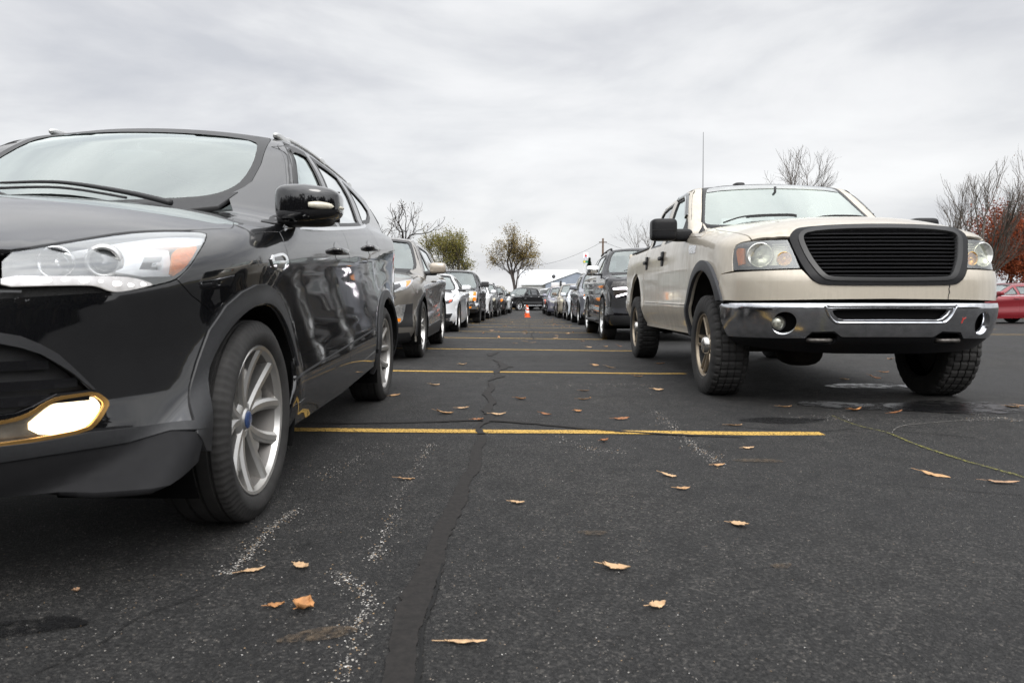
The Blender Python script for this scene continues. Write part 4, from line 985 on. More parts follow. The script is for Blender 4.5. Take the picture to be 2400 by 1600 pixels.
    panel('windshield',B,'front',wso,glass('green screen glass',(.74,.84,.80),3.0,.10,gc=(.88,.96,.92)),root,both=False,res=.06,off=-.003,gap=.002,skirt=0,fn=B.cab_f)
    wsh=full(rz([(0,1.900),(.3,1.897),(.5,1.885),(.60,1.868),(.635,1.845),(.672,1.76),(.725,1.60),(.765,1.485),(.755,1.462),(.70,1.45),(.4,1.44),(0,1.436)]))
    panel('windshield_surround',B,'front',wso,M['rubbertrim'],root,both=False,holes=[chaikin(wsh,1)],hgap=0,res=.03,off=-.0008,gap=.002,skirt=0,fn=B.cab_f)
    band=full(rz([(0,1.900),(.3,1.897),(.5,1.885),(.60,1.868),(.632,1.846),(.645,1.815),(.5,1.835),(.3,1.845),(0,1.85)]))
    panel('shade_band',B,'front',band,glass('screen shade band',(.35,.36,.40),1.2,.25),root,both=False,res=.06,off=.001,skirt=0,fn=B.cab_f)
    dtop=rz([(.945,1.46),(1.07,1.56),(1.235,1.69),(1.375,1.80),(1.44,1.840),(1.6,1.862),(2.0,1.87),(2.4,1.862),(2.66,1.84),(2.76,1.80)])
    d3=B.side(dtop)
    apl=np.concatenate([wsi3[3:9],d3[:6][:,[0,2]]+np.array([.004,0]),[(.70,1.885)]])
    apl=rz([(.80,1.455),(.80,1.475),(.755,1.60),(.70,1.78),(.668,1.872),(.64,1.892),(.70,1.885)]+[(float(a),float(b)) for a,b in d3[:5][::-1][:,[0,2]]]+[(.86,1.455)])
    panel('windshield_pillar',B,'front',apl,pt,root,res=.02,gap=.001,skirt=.02,fn=B.cab_f)
    hd=B.fro(rz([(0,1.936),(.3,1.931),(.5,1.916),(.62,1.897),(.66,1.880)]),B.cab_f)
    roof=np.concatenate([hd[:,:2],d3[5:,:2],[(.62,2.80),(.3,2.82),(0,2.82)]])
    panel('roof',B,'top',full(roof),pt,root,both=False,res=.06,gap=.001,skirt=.03,fn=B.cab_f)
    mb=MB(); mb.blob((-.22,1.70,1.945),(.11,.16,.05),(.6,.7),10); mb.build('roof_antenna',M['black'],root,smooth=True)
    lining(B,[(1.0,1.50),(1.235,1.69),(1.375,1.80),(1.44,1.84),(2.0,1.868),(2.66,1.838)],M['dash'],root)
    # doors
    d1=np.concatenate([rz([(.66,.50),(1.98,.485),(1.985,.80),(1.98,1.30),(2.0,1.5),(1.99,1.868)]),dtop[:7][::-1][0:],rz([(.87,1.39),(.68,1.332),(.665,1.1)])])
    w1=rz([(1.24,1.345),(1.20,1.40),(1.13,1.45),(1.115,1.53),(1.20,1.61),(1.33,1.715),(1.42,1.78),(1.50,1.803),(1.90,1.815),(1.905,1.55),(1.89,1.345)])
    d2=np.concatenate([rz([(1.98,.485),(2.90,.475),(2.905,.80),(2.905,1.30),(2.87,1.45),(2.76,1.80)]),dtop[6:][::-1],rz([(1.99,1.868),(2.0,1.5),(1.98,1.3),(1.985,.8)])])
    w2=rz([(2.07,1.345),(2.085,1.55),(2.08,1.815),(2.40,1.812),(2.60,1.79),(2.67,1.74),(2.74,1.50),(2.76,1.36)])
    for n_,d,w in (('front_door',d1,w1),('rear_door',d2,w2)):
        A=panel(n_,B,'side',d,pt,root,holes=[w,arF],hgap=0,res=.045,gap=.003,skirt=.03)
        for s,o in zip((1,-1),A):
            for nm,args,m in (('window',dict(res=.08,off=-.014,gap=-.006,skirt=0),M['glass'] if n_=='front_door' else glass('truck tint',(.30,.33,.33),1.5,.06)),('window_frame',dict(holes=[inset(w,.024)],res=.03,off=-.002,gap=-.004,skirt=.012,hgap=0),M['rubbertrim'])):
                V,F,N=surf(B,'side',w,**args)
                if s<0: V,F,N=flipx(V,F,N)
                mesh_obj(nm,V,F,m,o,nrm=N)
            hy=1.80 if n_=='front_door' else 2.75; p=B.side(np.array([[hy,1.19]]))[0]; mb=MB()
            mb.box((s*(p[0]+.004),hy,1.19),(.02,.105,.155),0,.008); mb.blob((s*(p[0]+.028),hy-.0,1.195),(.03,.17,.042),(.5,.5),10); mb.build('door_handle',blk,o,smooth=False,angle=40)
            ys=np.linspace(.68,1.97,24) if n_=='front_door' else np.linspace(2.0,2.89,18)
            V,F=ribbon(B,B.side(np.stack([ys,.716+.006*(ys-.66)],1)),.012,off=.008);V=V*np.array([s,1,1]);mesh_obj('body_moulding',V,[f if s>0 else f[::-1] for f in F],pt,o)
    # vent visor strip over the front window
    P=B.side(rz([(1.12,1.555),(1.22,1.64),(1.34,1.735),(1.43,1.79),(1.55,1.815),(1.9,1.825)]));P=catmull(P,5)
    for s in(1,-1):
        V,F=ribbon(B,P,.05,off=.018);V=V*np.array([s,1,1]);mesh_obj('window_visor',V,[f if s>0 else f[::-1] for f in F],glass('smoked visor',(.2,.2,.2),1.2,.06),root)
    # fender badge
    bd=rz([(.36,1.225),(.61,1.238),(.60,1.195),(.56,1.165),(.36,1.158)])
    panel('fender_badge',B,'side',bd,plain('badge chrome',(.62,.62,.63),.2,.9,var=.5,sc=90),root,res=.03,off=.006,skirt=.008)
    # bed
    bed=rz([(2.935,.475),(3.05,.475),(3.4,.48),(4.0,.49),(4.46,.52),(4.48,.85),(4.48,1.405),(3.7,1.40),(2.935,1.395)])
    A=panel('bed_side',B,'side',bed,pt,root,holes=[arR],hgap=0,res=.05,gap=.002,skirt=.03,fn=B.lower)
    for s,o in zip((1,-1),A):
        y=np.linspace(2.94,4.48,20); x=B.side(np.stack([y,1.385+0*y],1),B.lower)[:,0]; mb=MB(); 
        V=[];F=[]
        for yy,xx in zip(y,x): V+=[(s*(xx+.004),yy,1.392),(s*(xx-.004),yy,1.415),(s*(xx-.09),yy,1.418),(s*(xx-.10),yy,1.36)]
        for i in range(19):
            for k in range(3): F.append((i*4+k,i*4+k+1,i*4+k+5,i*4+k+4))
        mb.add(V,F); mb.build('bed_rail',blk,o,smooth=True)
        ys=np.linspace(4.0,4.47,8); V,F=ribbon(B,B.side(np.stack([ys,.73+0*ys],1),B.lower),.012,off=.006,fn=B.lower);V=V*np.array([s,1,1]);mesh_obj('body_moulding',V,F,pt,o)
        V,F,N=surf(B,'side',rz([(4.40,.90),(4.49,.90),(4.49,1.30),(4.40,1.30)]),res=.04,off=.006,skirt=.02,fn=B.lower)
        if s<0: V,F,N=flipx(V,F,N)
        mesh_obj('tail_lamp',V,F,M['red'],o,nrm=N)
        # rust blooms round the rear arch
    mb=MB(); mb.box((0,4.50,1.02),(1.86,.05,.78),0,.015); mb.build('tailgate',pt,root,angle=40)
    mb=MB(); mb.box((0,2.96,1.15),(1.80,.03,.48)); mb.box((0,3.7,.92),(1.7,1.5,.03)); mb.build('bed_floor',M['black'],root)
    mb=MB(); mb.box((0,4.66,.66),(1.9,.14,.2),0,.03); mb.build('rear_bumper',chrome,root,angle=40)
    cb=full(rz([(0,.6),(.95,.6),(.955,1.3),(.90,1.45),(.80,1.80),(.70,1.87),(0,1.91)])); rwn=full(rz([(0,1.45),(.68,1.45),(.66,1.79),(0,1.81)]))
    fnb=lambda P:np.maximum(B.f(P),P[...,1]-2.93)
    A=panel('cab_back',B,'back',cb,pt,root,both=False,holes=[rwn],hgap=0,res=.08,fn=fnb,skirt=.02)
    panel('rear_window',B,'back',rwn,glass('truck tint',(.30,.33,.33),1.5,.06),A[0],both=False,res=.1,off=-.004,skirt=0,fn=fnb)
    # rockers, chassis, axle
    sil=rz([(.655,.50),(1.98,.485),(2.90,.475),(2.93,.44),(.66,.455)])
    panel('rocker_panel',B,'side',sil,pt,root,res=.05,gap=.0,skirt=.03)
    mb=MB()
    for x in(-.42,.42): mb.box((x,1.9,.50),(.09,4.9,.14))
    mb.box((0,-.05,.44),(.7,.24,.12),0,.03); mb.tube([(-.75,.0,.39),(.75,.0,.39)],.05,10); mb.blob((-.22,.0,.38),(.34,.36,.30),(.7,.7),10)
    mb.tube([(-.8,3.518,.39),(.8,3.518,.39)],.055,10); mb.blob((0,3.518,.39),(.36,.4,.36),(.8,.8),10); mb.tube([(-.25,1.0,.42),(-.25,3.2,.44)],.04,8); mb.box((.1,1.3,.42),(.6,.5,.12),0,.03); mb.box((-.5,2.3,.46),(.35,1.1,.2),0,.04)
    mb.build('chassis',plain('rusty chassis',(.020,.016,.012),.9,var=.5,sc=8),root,angle=50)
    # mirrors
    for s in(-1,1):
        mb=MB(); c=np.array([s*1.172,.80,1.397])
        mb.blob(c,(.235,.20,.200),(.35,.33),20,fn=lambda p:np.array([p[0],p[1]*(.55 if p[1]>0 else 1),p[2]])); mm=mb.build('side_mirror',blk,root,smooth=True)
        mb=MB(); mb.blob((s*1.005,.81,1.350),(.20,.12,.115),(.5,.4),14); mb.build('mirror_arm',blk,mm,smooth=True)
        mb=MB(); mb.box(c+(0,.06,0),(.19,.004,.165)); mb.build('mirror_glass',M['chrome'],mm)
        mb=MB(); mb.box(c+(0,-.1015,-.006),(.228,.004,.004)); mb.build('mirror_seam',M['rubbertrim'],mm)
        sl=rz([(.88,1.385),(1.08,1.535),(1.13,1.45),(1.19,1.395),(1.22,1.345),(.70,1.335)])
        V,F,N=surf(B,'side',sl,res=.03,off=.004,skirt=.01)
        if s<0: V,F,N=flipx(V,F,N)
        mesh_obj('mirror_sail',V,F,blk,mm,nrm=N)
    mb=MB(); b=np.array([-.895,.46,1.352]); mb.tube([b,b+(0,0,.03),b+(-.0,.02,.5),b+(.004,.05,.86)],[.0045,.004,.003,.002],7); mb.lathe([(0,.035),(.012,.03),(.045,.010),(.06,.008)],14,axis='z',M=Matrix.Translation(b-np.array([0,0,.012]))); mb.build('aerial',M['black'],root,smooth=True)
    # wipers, cowl, dash
    for pts in ([(-.62,1.435),(-.40,1.50),(-.05,1.515),(.05,1.505)],[(.05,1.425),(.30,1.495),(.62,1.505),(.72,1.475)]):
        P=B.fro(rz(pts),B.cab_f); P=P+B.grad(P,B.cab_f)*.035; P=catmull(P,6); mb=MB(); mb.tube(P,.008,6); Q=P[6:]+np.array([0,-.004,-.014]); mb.tube(Q,.007,6); mb.build('wiper',M['black'],root,smooth=True)
    mb=MB(); mb.blob((0,1.02,1.22),(1.55,.62,.34),(.4,.4),16); mb.build('dashboard',plain('tan dash',(.16,.15,.13),.7),root,smooth=True)
    mb=MB(); mb.box((-.40,.96,1.45),(.34,.16,.012),0,0,M=Matrix.Translation((0,0,0))); mb.build('yellow_paper',plain('yellow paper',(.70,.70,.22),.8),root)
    for x in(-.42,.42): seat(root,x,1.65,.92,plain('tan seat',(.20,.18,.15),.9),sc=1)
    seat(root,0,2.45,.92,plain('tan seat',(.20,.18,.15),.9),rear=True); steering(root,.42,1.30,1.25,M['dash'])
    mb=MB(); mb.blob((0,1.25,1.74),(.25,.05,.08),(.5,.6),12); mb.tube([(0,1.25,1.76),(0,1.25,1.86)],.012); mb.build('rear_view_mirror',M['dash'],root,smooth=True)
    # wheels
    tm=dict(M); tm['rim']=plain('dusty bronze alloy',(.34,.285,.215),.38,.75,var=.25,sc=10); tm['cap']=plain('hub chrome',(.62,.60,.57),.22,.95,var=.2,sc=30); tm['rubber']=plain('off-road rubber',(.024,.023,.022),.85,var=.35,sc=12,bump=.3)
    for y in(0,3.518):
        for s in(1,-1): make_wheel(root,(s*.868,y,.395),s,.402,.275,.248,'trk','off',tm)
    return root
def gen_body(p):
    W2=p['W']/2; fo=p['fo']; H=p['H']; belt=p['belt']; nose=p['nose']; hood=p['hood']; wb=p['wb']; y1=p['L']-fo
    wsb,wst=p['ws']; yr0,yr1=p['rw']; zs=p.get('clr',.20)
    rear_top=p.get('deck',belt+.10)
    return Body(shear=p.get('shear',.05),
     sec=[(zs-.04,W2*.88),(zs+.05,W2*.945),(zs+.15,W2*.985),(zs+.24,W2*.99),(zs+.38,W2*.972),(belt-.28,W2*.978),(belt-.13,W2*.994),(belt-.03,W2*.975),(belt+.06,W2*.93),(belt+.25,W2*.82)],
     yf=[(zs-.03,-fo+.13),(zs+.08,-fo+.03),(zs+.25,-fo),(nose-.25,-fo+.005),(nose-.08,-fo+.04),(nose+.02,-fo+.10),(nose+.2,-fo+.25)],
     yr=[(zs,y1-.08),(zs+.2,y1),(belt-.1,y1-.01),(belt+.2,y1-.06)],
     Lf=p.get('Lf',.80),mf=p.get('mf',3.1),nf=2.05,Lr=.45,mr=3.2,nr=2.,
     top=[(-fo-.2,nose-.07),(-fo+.10,nose),(-fo+.40,nose+(hood-nose)*.45),(-.15,hood-.04),(wsb,hood),(wsb+.6,hood+.03),(yr1-.3,rear_top),(y1+.2,rear_top-.02)],
     crown=[(-fo,.13*p.get('cr',1)),(-.3,.11*p.get('cr',1)),(wsb,.08),(wsb+.8,.03),(y1,.03)],crp=2.3,kt=.06,bot=[(-fo,zs),(0,zs+.01),(wb,zs+.04),(y1,zs+.10)],kb=.04,
     flare=[(0,p['R'],p['R']+.07,.010,.05),(wb,p['R'],p['R']+.07,.010,.05)],
     ws=((wsb,hood-.01),(wst,H-.075)),bow=.13,rw=((yr0,H-.10),(yr1,rear_top)),rbow=.10,
     roof=[(wst-.5,H-.22),(wst-.1,H-.085),(wst+.3,H-.02),(wst+.8,H),(yr0-.5,H-.01),(yr0,H-.06),(yr1,H-.22)],rcrown=.05,
     cab=[(belt-.04,W2*.952),(belt+.04,W2*.93),(belt+.18,W2*.87),(H-.22,W2*.745),(H-.12,W2*.68),(H-.04,W2*.58),(H+.1,W2*.3)],ctap=(p['wst2'] if 'wst2' in p else 1.6,.04,2.),kc=.05,kj=.04)
def generic(name,label,cat,group,pose,p):
    B=gen_body(p); M=std_mats(); pt=p['paint']
    r=p.get('res',.07); far=p.get('far',False)
    root=empty(name,pose.O,pose.M); tag(root,label,cat,group)
    W2=p['W']/2; fo=p['fo']; H=p['H']; belt=p['belt']; wb=p['wb']; y1=p['L']-fo; zs=p.get('clr',.20); R=p['R']; bow=B.bow
    (wy0,wz0),(wy1,wz1)=B.ws; kk=(wy1-wy0)/(wz1-wz0)
    RA=R+.055; aF=ellipse((0,R),RA,n=36); aR=ellipse((wb,R),RA,n=36)
    shell(B,root,M['shell'],[(0,R,RA),(wb,R,RA)],zc=belt-.12,inn=.06)
    for yc in (0,wb): arch_liner(root,yc,R,RA-.004,M['shell'],x0=W2-.5,x1=W2)
    ys=min(max(-fo+.42,-RA-.035),-fo+.60); hs_y=np.linspace(ys+.05,wy0+.08,14); hx=W2*.86
    edge=lambda z: B.f_cab(z)
    zA=np.array([hood_ for hood_ in np.linspace(wz0+.02,H-.135,6)])
    xA=B.f_cab(zA); yA=wy0+(zA-wz0)*kk+bow*xA**2+.035
    yr0,yr1=p['rw']; zt=H-.115
    LN=[(a,b) for a,b in zip(yA,zA)]+[(y,zt) for y in np.linspace(yA[-1]+.15,yr0-.3,4)]; lining(B,LN,M['dash'],root)
    hed=B.topv(np.stack([0*hs_y+hx,hs_y],1),B.lower)
    roofy=np.linspace(yA[-1]+.15,yr0-.22,6); 
    dtop=np.concatenate([np.stack([yA,zA],1),np.stack([roofy,zt+0*roofy-.02*((roofy-roofy[0])/max(roofy[-1]-roofy[0],.1))**2],1)])
    tail=rz([(yr0-.05,zt-.06),((yr0+yr1)/2-.12,(zt+belt)/2+.05),(yr1-.16,B.rw[1][1]+.02)])
    rear_y=y1-.22
    side=np.concatenate([rz([(ys,zs+.02),(wb*.5,zs+.03),(rear_y,zs+.12),(rear_y,float(B.f_top(rear_y))-.06)]),tail[::-1],dtop[::-1],rz([(wy0+.10,wz0-.02)]),hed[::-1][:,1:]+np.array([0,-.004]),[(ys,float(hed[0,2])-.008)]])
    yd1=p.get('yd1',R+.12); ydm=p.get('ydm',yd1+1.0); yd2=p.get('yd2',wb-.16); zsl=zs+.13
    zb=lambda y: belt+B.shear*(np.clip(y,-.6,3.2)-B.shear0)*.6+.02
    def topz(y): return np.interp(y,dtop[:,0],dtop[:,1])
    doors=[]
    a=[(yd1,zsl),(ydm,zsl+.01),(ydm,zb(ydm)),(ydm+.04,topz(ydm+.04))]
    up=[tuple(q) for q in dtop[::-1] if q[0]<ydm]
    d1=rz(a+up+[(max(yd1,yA[0]-.12),zb(yd1)-.01)])
    wtop=[(q[0]+.05,q[1]-.045) for q in dtop]
    def win(a,b,rearslant=0.):
        t=[(y,z) for y,z in wtop if a<y<b-.05]
        za=np.interp(a,[q[0] for q in wtop],[q[1] for q in wtop]); ze=np.interp(b+rearslant,[q[0] for q in wtop],[q[1] for q in wtop])
        pts=[(a,zb(a)+.035)]
        if za-zb(a)>.10: pts.append((a,za))
        return rz(pts+t+[(b+rearslant,ze),(b,zb(b)+.035)])
    w1=win(max(yA[0]+.10,yd1+.12),ydm-.05)
    hasrear=p.get('rear_door',True)
    doors.append(('front_door',d1,w1,M['glass']))
    if hasrear:
        ye=min(yd2+.0,roofy[-1])
        d2=rz([(ydm,zsl+.01),(yd2-.12,zsl+.03),(yd2-.02,R+.25),(yd2+.08,belt-.15),(ye,zb(ye)),(ye,topz(ye))]+[tuple(q) for q in dtop[::-1] if ydm+.04<q[0]<ye]+[(ydm+.04,topz(ydm+.04)),(ydm,zb(ydm))])
        w2=win(ydm+.06,ye-.07)
        doors.append(('rear_door',d2,w2,M['tint'] if p.get('tint',True) else M['glass']))
    lastd=ye if hasrear else ydm
    holes=[d[1] for d in doors]+[aF,aR]
    qw=None
    if p.get('quarter') : qw=win(lastd+.08,p['quarter'],p.get('qslant',0)); holes.append(qw)
    A=panel('body_side',B,'side',side,pt,root,holes=holes,hgap=0,res=r,gap=.0,skirt=.02)
    def sidepiece(nm,dom,poly,m,par2,**k):
        V,F,N=surf(B,dom,poly,**k)
        for s,o in zip((1,-1),par2):
            v=(V,F,N) if s>0 else flipx(V,F,N); mesh_obj(nm,v[0],v[1],m,o,nrm=v[2])
    if qw is not None: sidepiece('window',"side",qw,M['tint'],A,res=.12,off=-.006,skirt=0)
    for nm,d,w,m in doors:
        D=panel(nm,B,'side',d,pt,root,holes=[w,aF,aR],hgap=0,res=r,gap=.003,skirt=.02)
        sidepiece('window','side',w,m,D,res=.12,off=-.008,gap=-.003,skirt=0)
        sidepiece('window_frame','side',w,M['rubbertrim'],D,holes=[inset(w,.022)],hgap=0,res=.05,off=.0012,gap=-.006,skirt=.005)
        hy=d[:,0].max()-.18 if nm=='front_door' else d[:,0].max()-.24; hz=belt-.10+B.shear*(hy-.3)
        q=B.side(np.array([[hy,hz]]))[0]; 
        for s,o in zip((1,-1),D):
            mb=MB(); mb.blob((s*(q[0]+.02),hy,hz),(.035,.19,.032),(.6,.6),7); mb.build('door_handle',p.get('handle',pt),o,smooth=True)
    # hood, front end
    hood=full(np.concatenate([[(0,-fo+.10)],[(x,float(B.f_yf(p['nose'])+.03+.8*(1-math.sqrt(max(0,1-(x/W2)**3)))*.8)) for x in (W2*.3,W2*.55,W2*.72)],hed[:,:2],[(W2*.7,wy0+.10),(W2*.4,wy0+.03),(0,wy0)]]))
    panel('hood',B,'top',hood,pt,root,both=False,res=r,gap=.002,skirt=.02,fn=B.lower)
    sp=B.side(rz([(ys,z) for z in np.linspace(zs+.02,float(hed[0,2])-.005,6)]),B.lower)
    fr=np.concatenate([[(0,0,zs+.02)],sp[:1],sp,[(hx*.98,ys+.04,float(hed[0,2]))],[(W2*.72,-fo+.30,p['nose']+.01),(W2*.5,-fo+.15,p['nose']+.025),(0,-fo+.1,p['nose']+.02)]])
    fr[:,1]=np.where(fr[:,0]<W2*.8,fr[:,1],fr[:,1])
    fr[0]=(0,-fo,zs+.02)
    panel('front_bumper',B,'cyl',full(fr),pt,root,both=False,res=r,gap=.0,skirt=.02,fn=B.lower)
    for item in p.get('front',[]):
        nm,m,poly,off=item[:4]; kw=item[4] if len(item)>4 else {}
        q3=B.fro(rz(poly),B.lower); bothc=min(q[0] for q in poly)<.01
        dm='cyl'
        if bothc: panel(nm,B,dm,full(q3),m,root,both=False,res=kw.get('res',.05),off=off,skirt=kw.get('skirt',.03),fn=B.lower,holes=[full(B.fro(rz(h),B.lower)) for h in kw.get('holes',[])],hgap=0)
        else: panel(nm,B,dm,q3,m,root,res=kw.get('res',.03),off=off,skirt=kw.get('skirt',.03),fn=B.lower,holes=[B.fro(rz(h),B.lower) for h in kw.get('holes',[])],hgap=0)
    for z,x,m,h in p.get('bars',[]):
        xs=np.linspace(-x,x,21);P=B.fro(np.stack([xs,z+0*xs],1),B.lower); mb=MB();V,F=ribbon(B,P,h,off=.02,fn=B.lower);mb.add(V,F);mb.build('grille_bar',m,root)
    # windshield, roof, rear
    xw=xA-.045-.03*np.linspace(1,0,6)
    base=[(0,wz0-.02),(xw[0]*.6,wz0-.03),(xw[0]*.95,wz0-.03)]
    ws=full(rz(base+[(x,z) for x,z in zip(xw[1:],zA[1:])]+[(xw[-1]*.93,H-.10),(xw[-1]*.6,H-.078),(0,H-.072)]))
    panel('windshield',B,'front',ws,M['glass'],root,both=False,res=.12,off=-.002,skirt=0,fn=B.cab_f)
    panel('windshield_surround',B,'front',ws,M['rubbertrim'],root,both=False,holes=[inset(ws,.036)],hgap=0,res=.06,off=.001,skirt=0,fn=B.cab_f)
    d3=B.side(dtop)
    pil=rz([(x,z) for x,z in zip(xw[1:],zA[1:])]+[(xw[-1]*.95,H-.10)]+[(a+.004,b) for a,b in d3[:6][::-1][:,[0,2]]]+[(xw[1]+.03,zA[0]-.02),(xw[0]*.97,wz0-.02)])
    corner=np.array([(hx-.01,hs_y[-4]),(W2*.70,wy0+.10),(xw[0]*.93,wy0+.02+bow*xw[0]**2),(xw[0]*.99,wy0+.10+bow*xw[0]**2),(xA[0]+.01,yA[0]+.04),(W2*.955,yA[0]-.02),(W2*.955,hs_y[-4])])
    panel('cowl_corner',B,'top',corner,pt,root,res=.04,off=.003,skirt=.01)
    cwl=full(rz([(0,wz0-.03),(xw[0]*.8,wz0-.045),(xw[0]*.9,wz0+.03),(xw[0]*.6,wz0+.035),(0,wz0+.02)])); panel('cowl',B,'front',cwl,M['black'],root,both=False,res=.08,off=.006,skirt=.02,fn=B.cab_f)
    panel('windshield_pillar',B,'front',pil,pt,root,res=.04,skirt=.01,fn=B.cab_f)
    hd=B.fro(rz([(0,H-.07),(xw[-1]*.6,H-.076),(xw[-1]*.95,H-.098)]),B.cab_f)
    rf=np.concatenate([hd[:,:2],d3[5:,:2],[(d3[-1,0]*.93,yr0-.04),(d3[-1,0]*.5,yr0),(0,yr0+.01)]])
    panel('roof',B,'top',full(rf),p.get('roofpaint',pt),root,both=False,res=r*1.4,skirt=.02,fn=B.cab_f)
    e=B.side(np.concatenate([rz([(rear_y,zs+.12),(rear_y,float(B.f_top(rear_y))-.06)]),tail[::-1]]))
    bk=full(np.concatenate([[(0,zs+.12)],e[:,[0,2]],[(d3[-1,0]*.6,H-.10),(0,H-.085)]]))
    zr=B.rw[1][1]; rwn=full(rz([(0,zr+.06),(W2*.66,zr+.06),(W2*.60,H-.24),(W2*.4,H-.18),(0,H-.17)]))
    T=panel('rear_body',B,'back',bk,pt,root,both=False,holes=[rwn],hgap=0,res=r*1.4)
    panel('rear_window',B,'back',rwn,M['tint'],T[0],both=False,res=.15,off=-.004,skirt=0)
    tl=rz([(rear_y-.18,belt-.02),(rear_y+.06,belt+.02),(rear_y+.06,belt-.24),(rear_y-.05,belt-.22)]); panel('tail_lamp',B,'side',tl,M['red'],root,res=.05,off=.006,skirt=.02)
    if p.get('clad'):
        m=p['clad']
        for c,h in (((0,R),aF),((wb,R),aR)):
            o_=np.concatenate([ellipse(c,RA+p.get('cladw',.06),n=30,a0=-8,a1=188),rz([(c[0]-.2,R-.1),(c[0]+.2,R-.1)])]); panel('wheel_arch_trim',B,'side',o_,m,root,holes=[h],hgap=0,res=.05,off=.008,skirt=.02)
        panel('rocker_cladding',B,'side',rz([(RA+.02,zs+.02),(wb-RA-.02,zs+.03),(wb-RA-.02,zs+.22),(RA+.02,zs+.17)]),m,root,res=.08,off=.012,skirt=.02)
    if p.get('boards'):
        for s in(1,-1):
            mb=MB(); mb.box((s*(W2-.02),wb/2+.02,zs+.09),(.17,wb-2*RA-.10,.06),0,.015); mb.build('running_board',M['black'],root,angle=40)
    if p.get('rails'):
        for s in(1,-1):
            y=np.linspace(roofy[0]+.1,roofy[-1]-.05,20); x=W2*.62; z=B.topv(np.stack([0*y+x,y],1),B.cab_f)[:,2]; mb=MB(); mb.tube(np.stack([s*(0*y+x),y,z+.035],1),.017,7)
            for i in(0,10,19): mb.blob((s*x,y[i],z[i]+.015),(.04,.12,.06),(.6,.6),6)
            mb.build('roof_rail',p['rails'],root,smooth=True)
    # mirrors
    mz=belt+.10; my=yA[0]-.02; q=B.side(np.array([[my,belt-.03]]))[0]; mw,mh=p.get('mir',(.22,.15))
    for s in(1,-1):
        mb=MB(); c=(s*(W2+.11),my+.02,mz+.02); mb.blob(c,(mw,.20,mh),(.5,.45) if not p.get('boxy') else (.35,.3),14,fn=lambda u:np.array([u[0],u[1]*(.5 if u[1]>0 else 1),u[2]])); mm=mb.build('side_mirror',p.get('mirpaint',pt),root,smooth=True)
        mb=MB(); mb.blob((s*(W2-.01),my+.03,mz-.05),(.22,.10,.055),(.5,.5),8); mb.build('mirror_foot',M['black'],mm,smooth=True)
        mb=MB(); mb.box((c[0],c[1]+.053,c[2]),(mw*.85,.004,mh*.8)); mb.build('mirror_glass',M['chrome'],mm)
    P=B.fro(rz([(-.5,wz0+.05),(-.2,wz0+.10),(.1,wz0+.10)]),B.cab_f);P=P+B.grad(P,B.cab_f)*.025;mb=MB();mb.tube(catmull(P,4),.009,5);mb.build('wiper',M['black'],root)
    # cabin
    mb=MB(); mb.blob((0,wy0+.42,belt-.06),(p['W']*.78,.5,.22),(.4,.4),8); mb.build('dashboard',M['dash'],root,smooth=True)
    if not far:
        for x in(-.37,.37): seat(root,x,ydm-.10,belt-.42,M['cloth'])
        steering(root,.37,wy0+.62,belt-.02,M['dash'])
    for y in(0,wb):
        for s in(1,-1): make_wheel(root,(s*(W2-.125),y,R-.003),s,R,p.get('tw',.235),p.get('rim',R-.11),p.get('wstyle','five'),'x',dict(M,rim=p.get('rimmat',M['rim'])),seg=48)
    return root,B
def at_row(side,xw,y,rot,wb,W):
    """pose from the outer face of the near front wheel: side=+1 when the lane lies on the car's +x side"""
    h=W/2-.03; return Pose(xw-side*h*math.cos(rot),y-side*h*math.sin(rot),rot,wb)
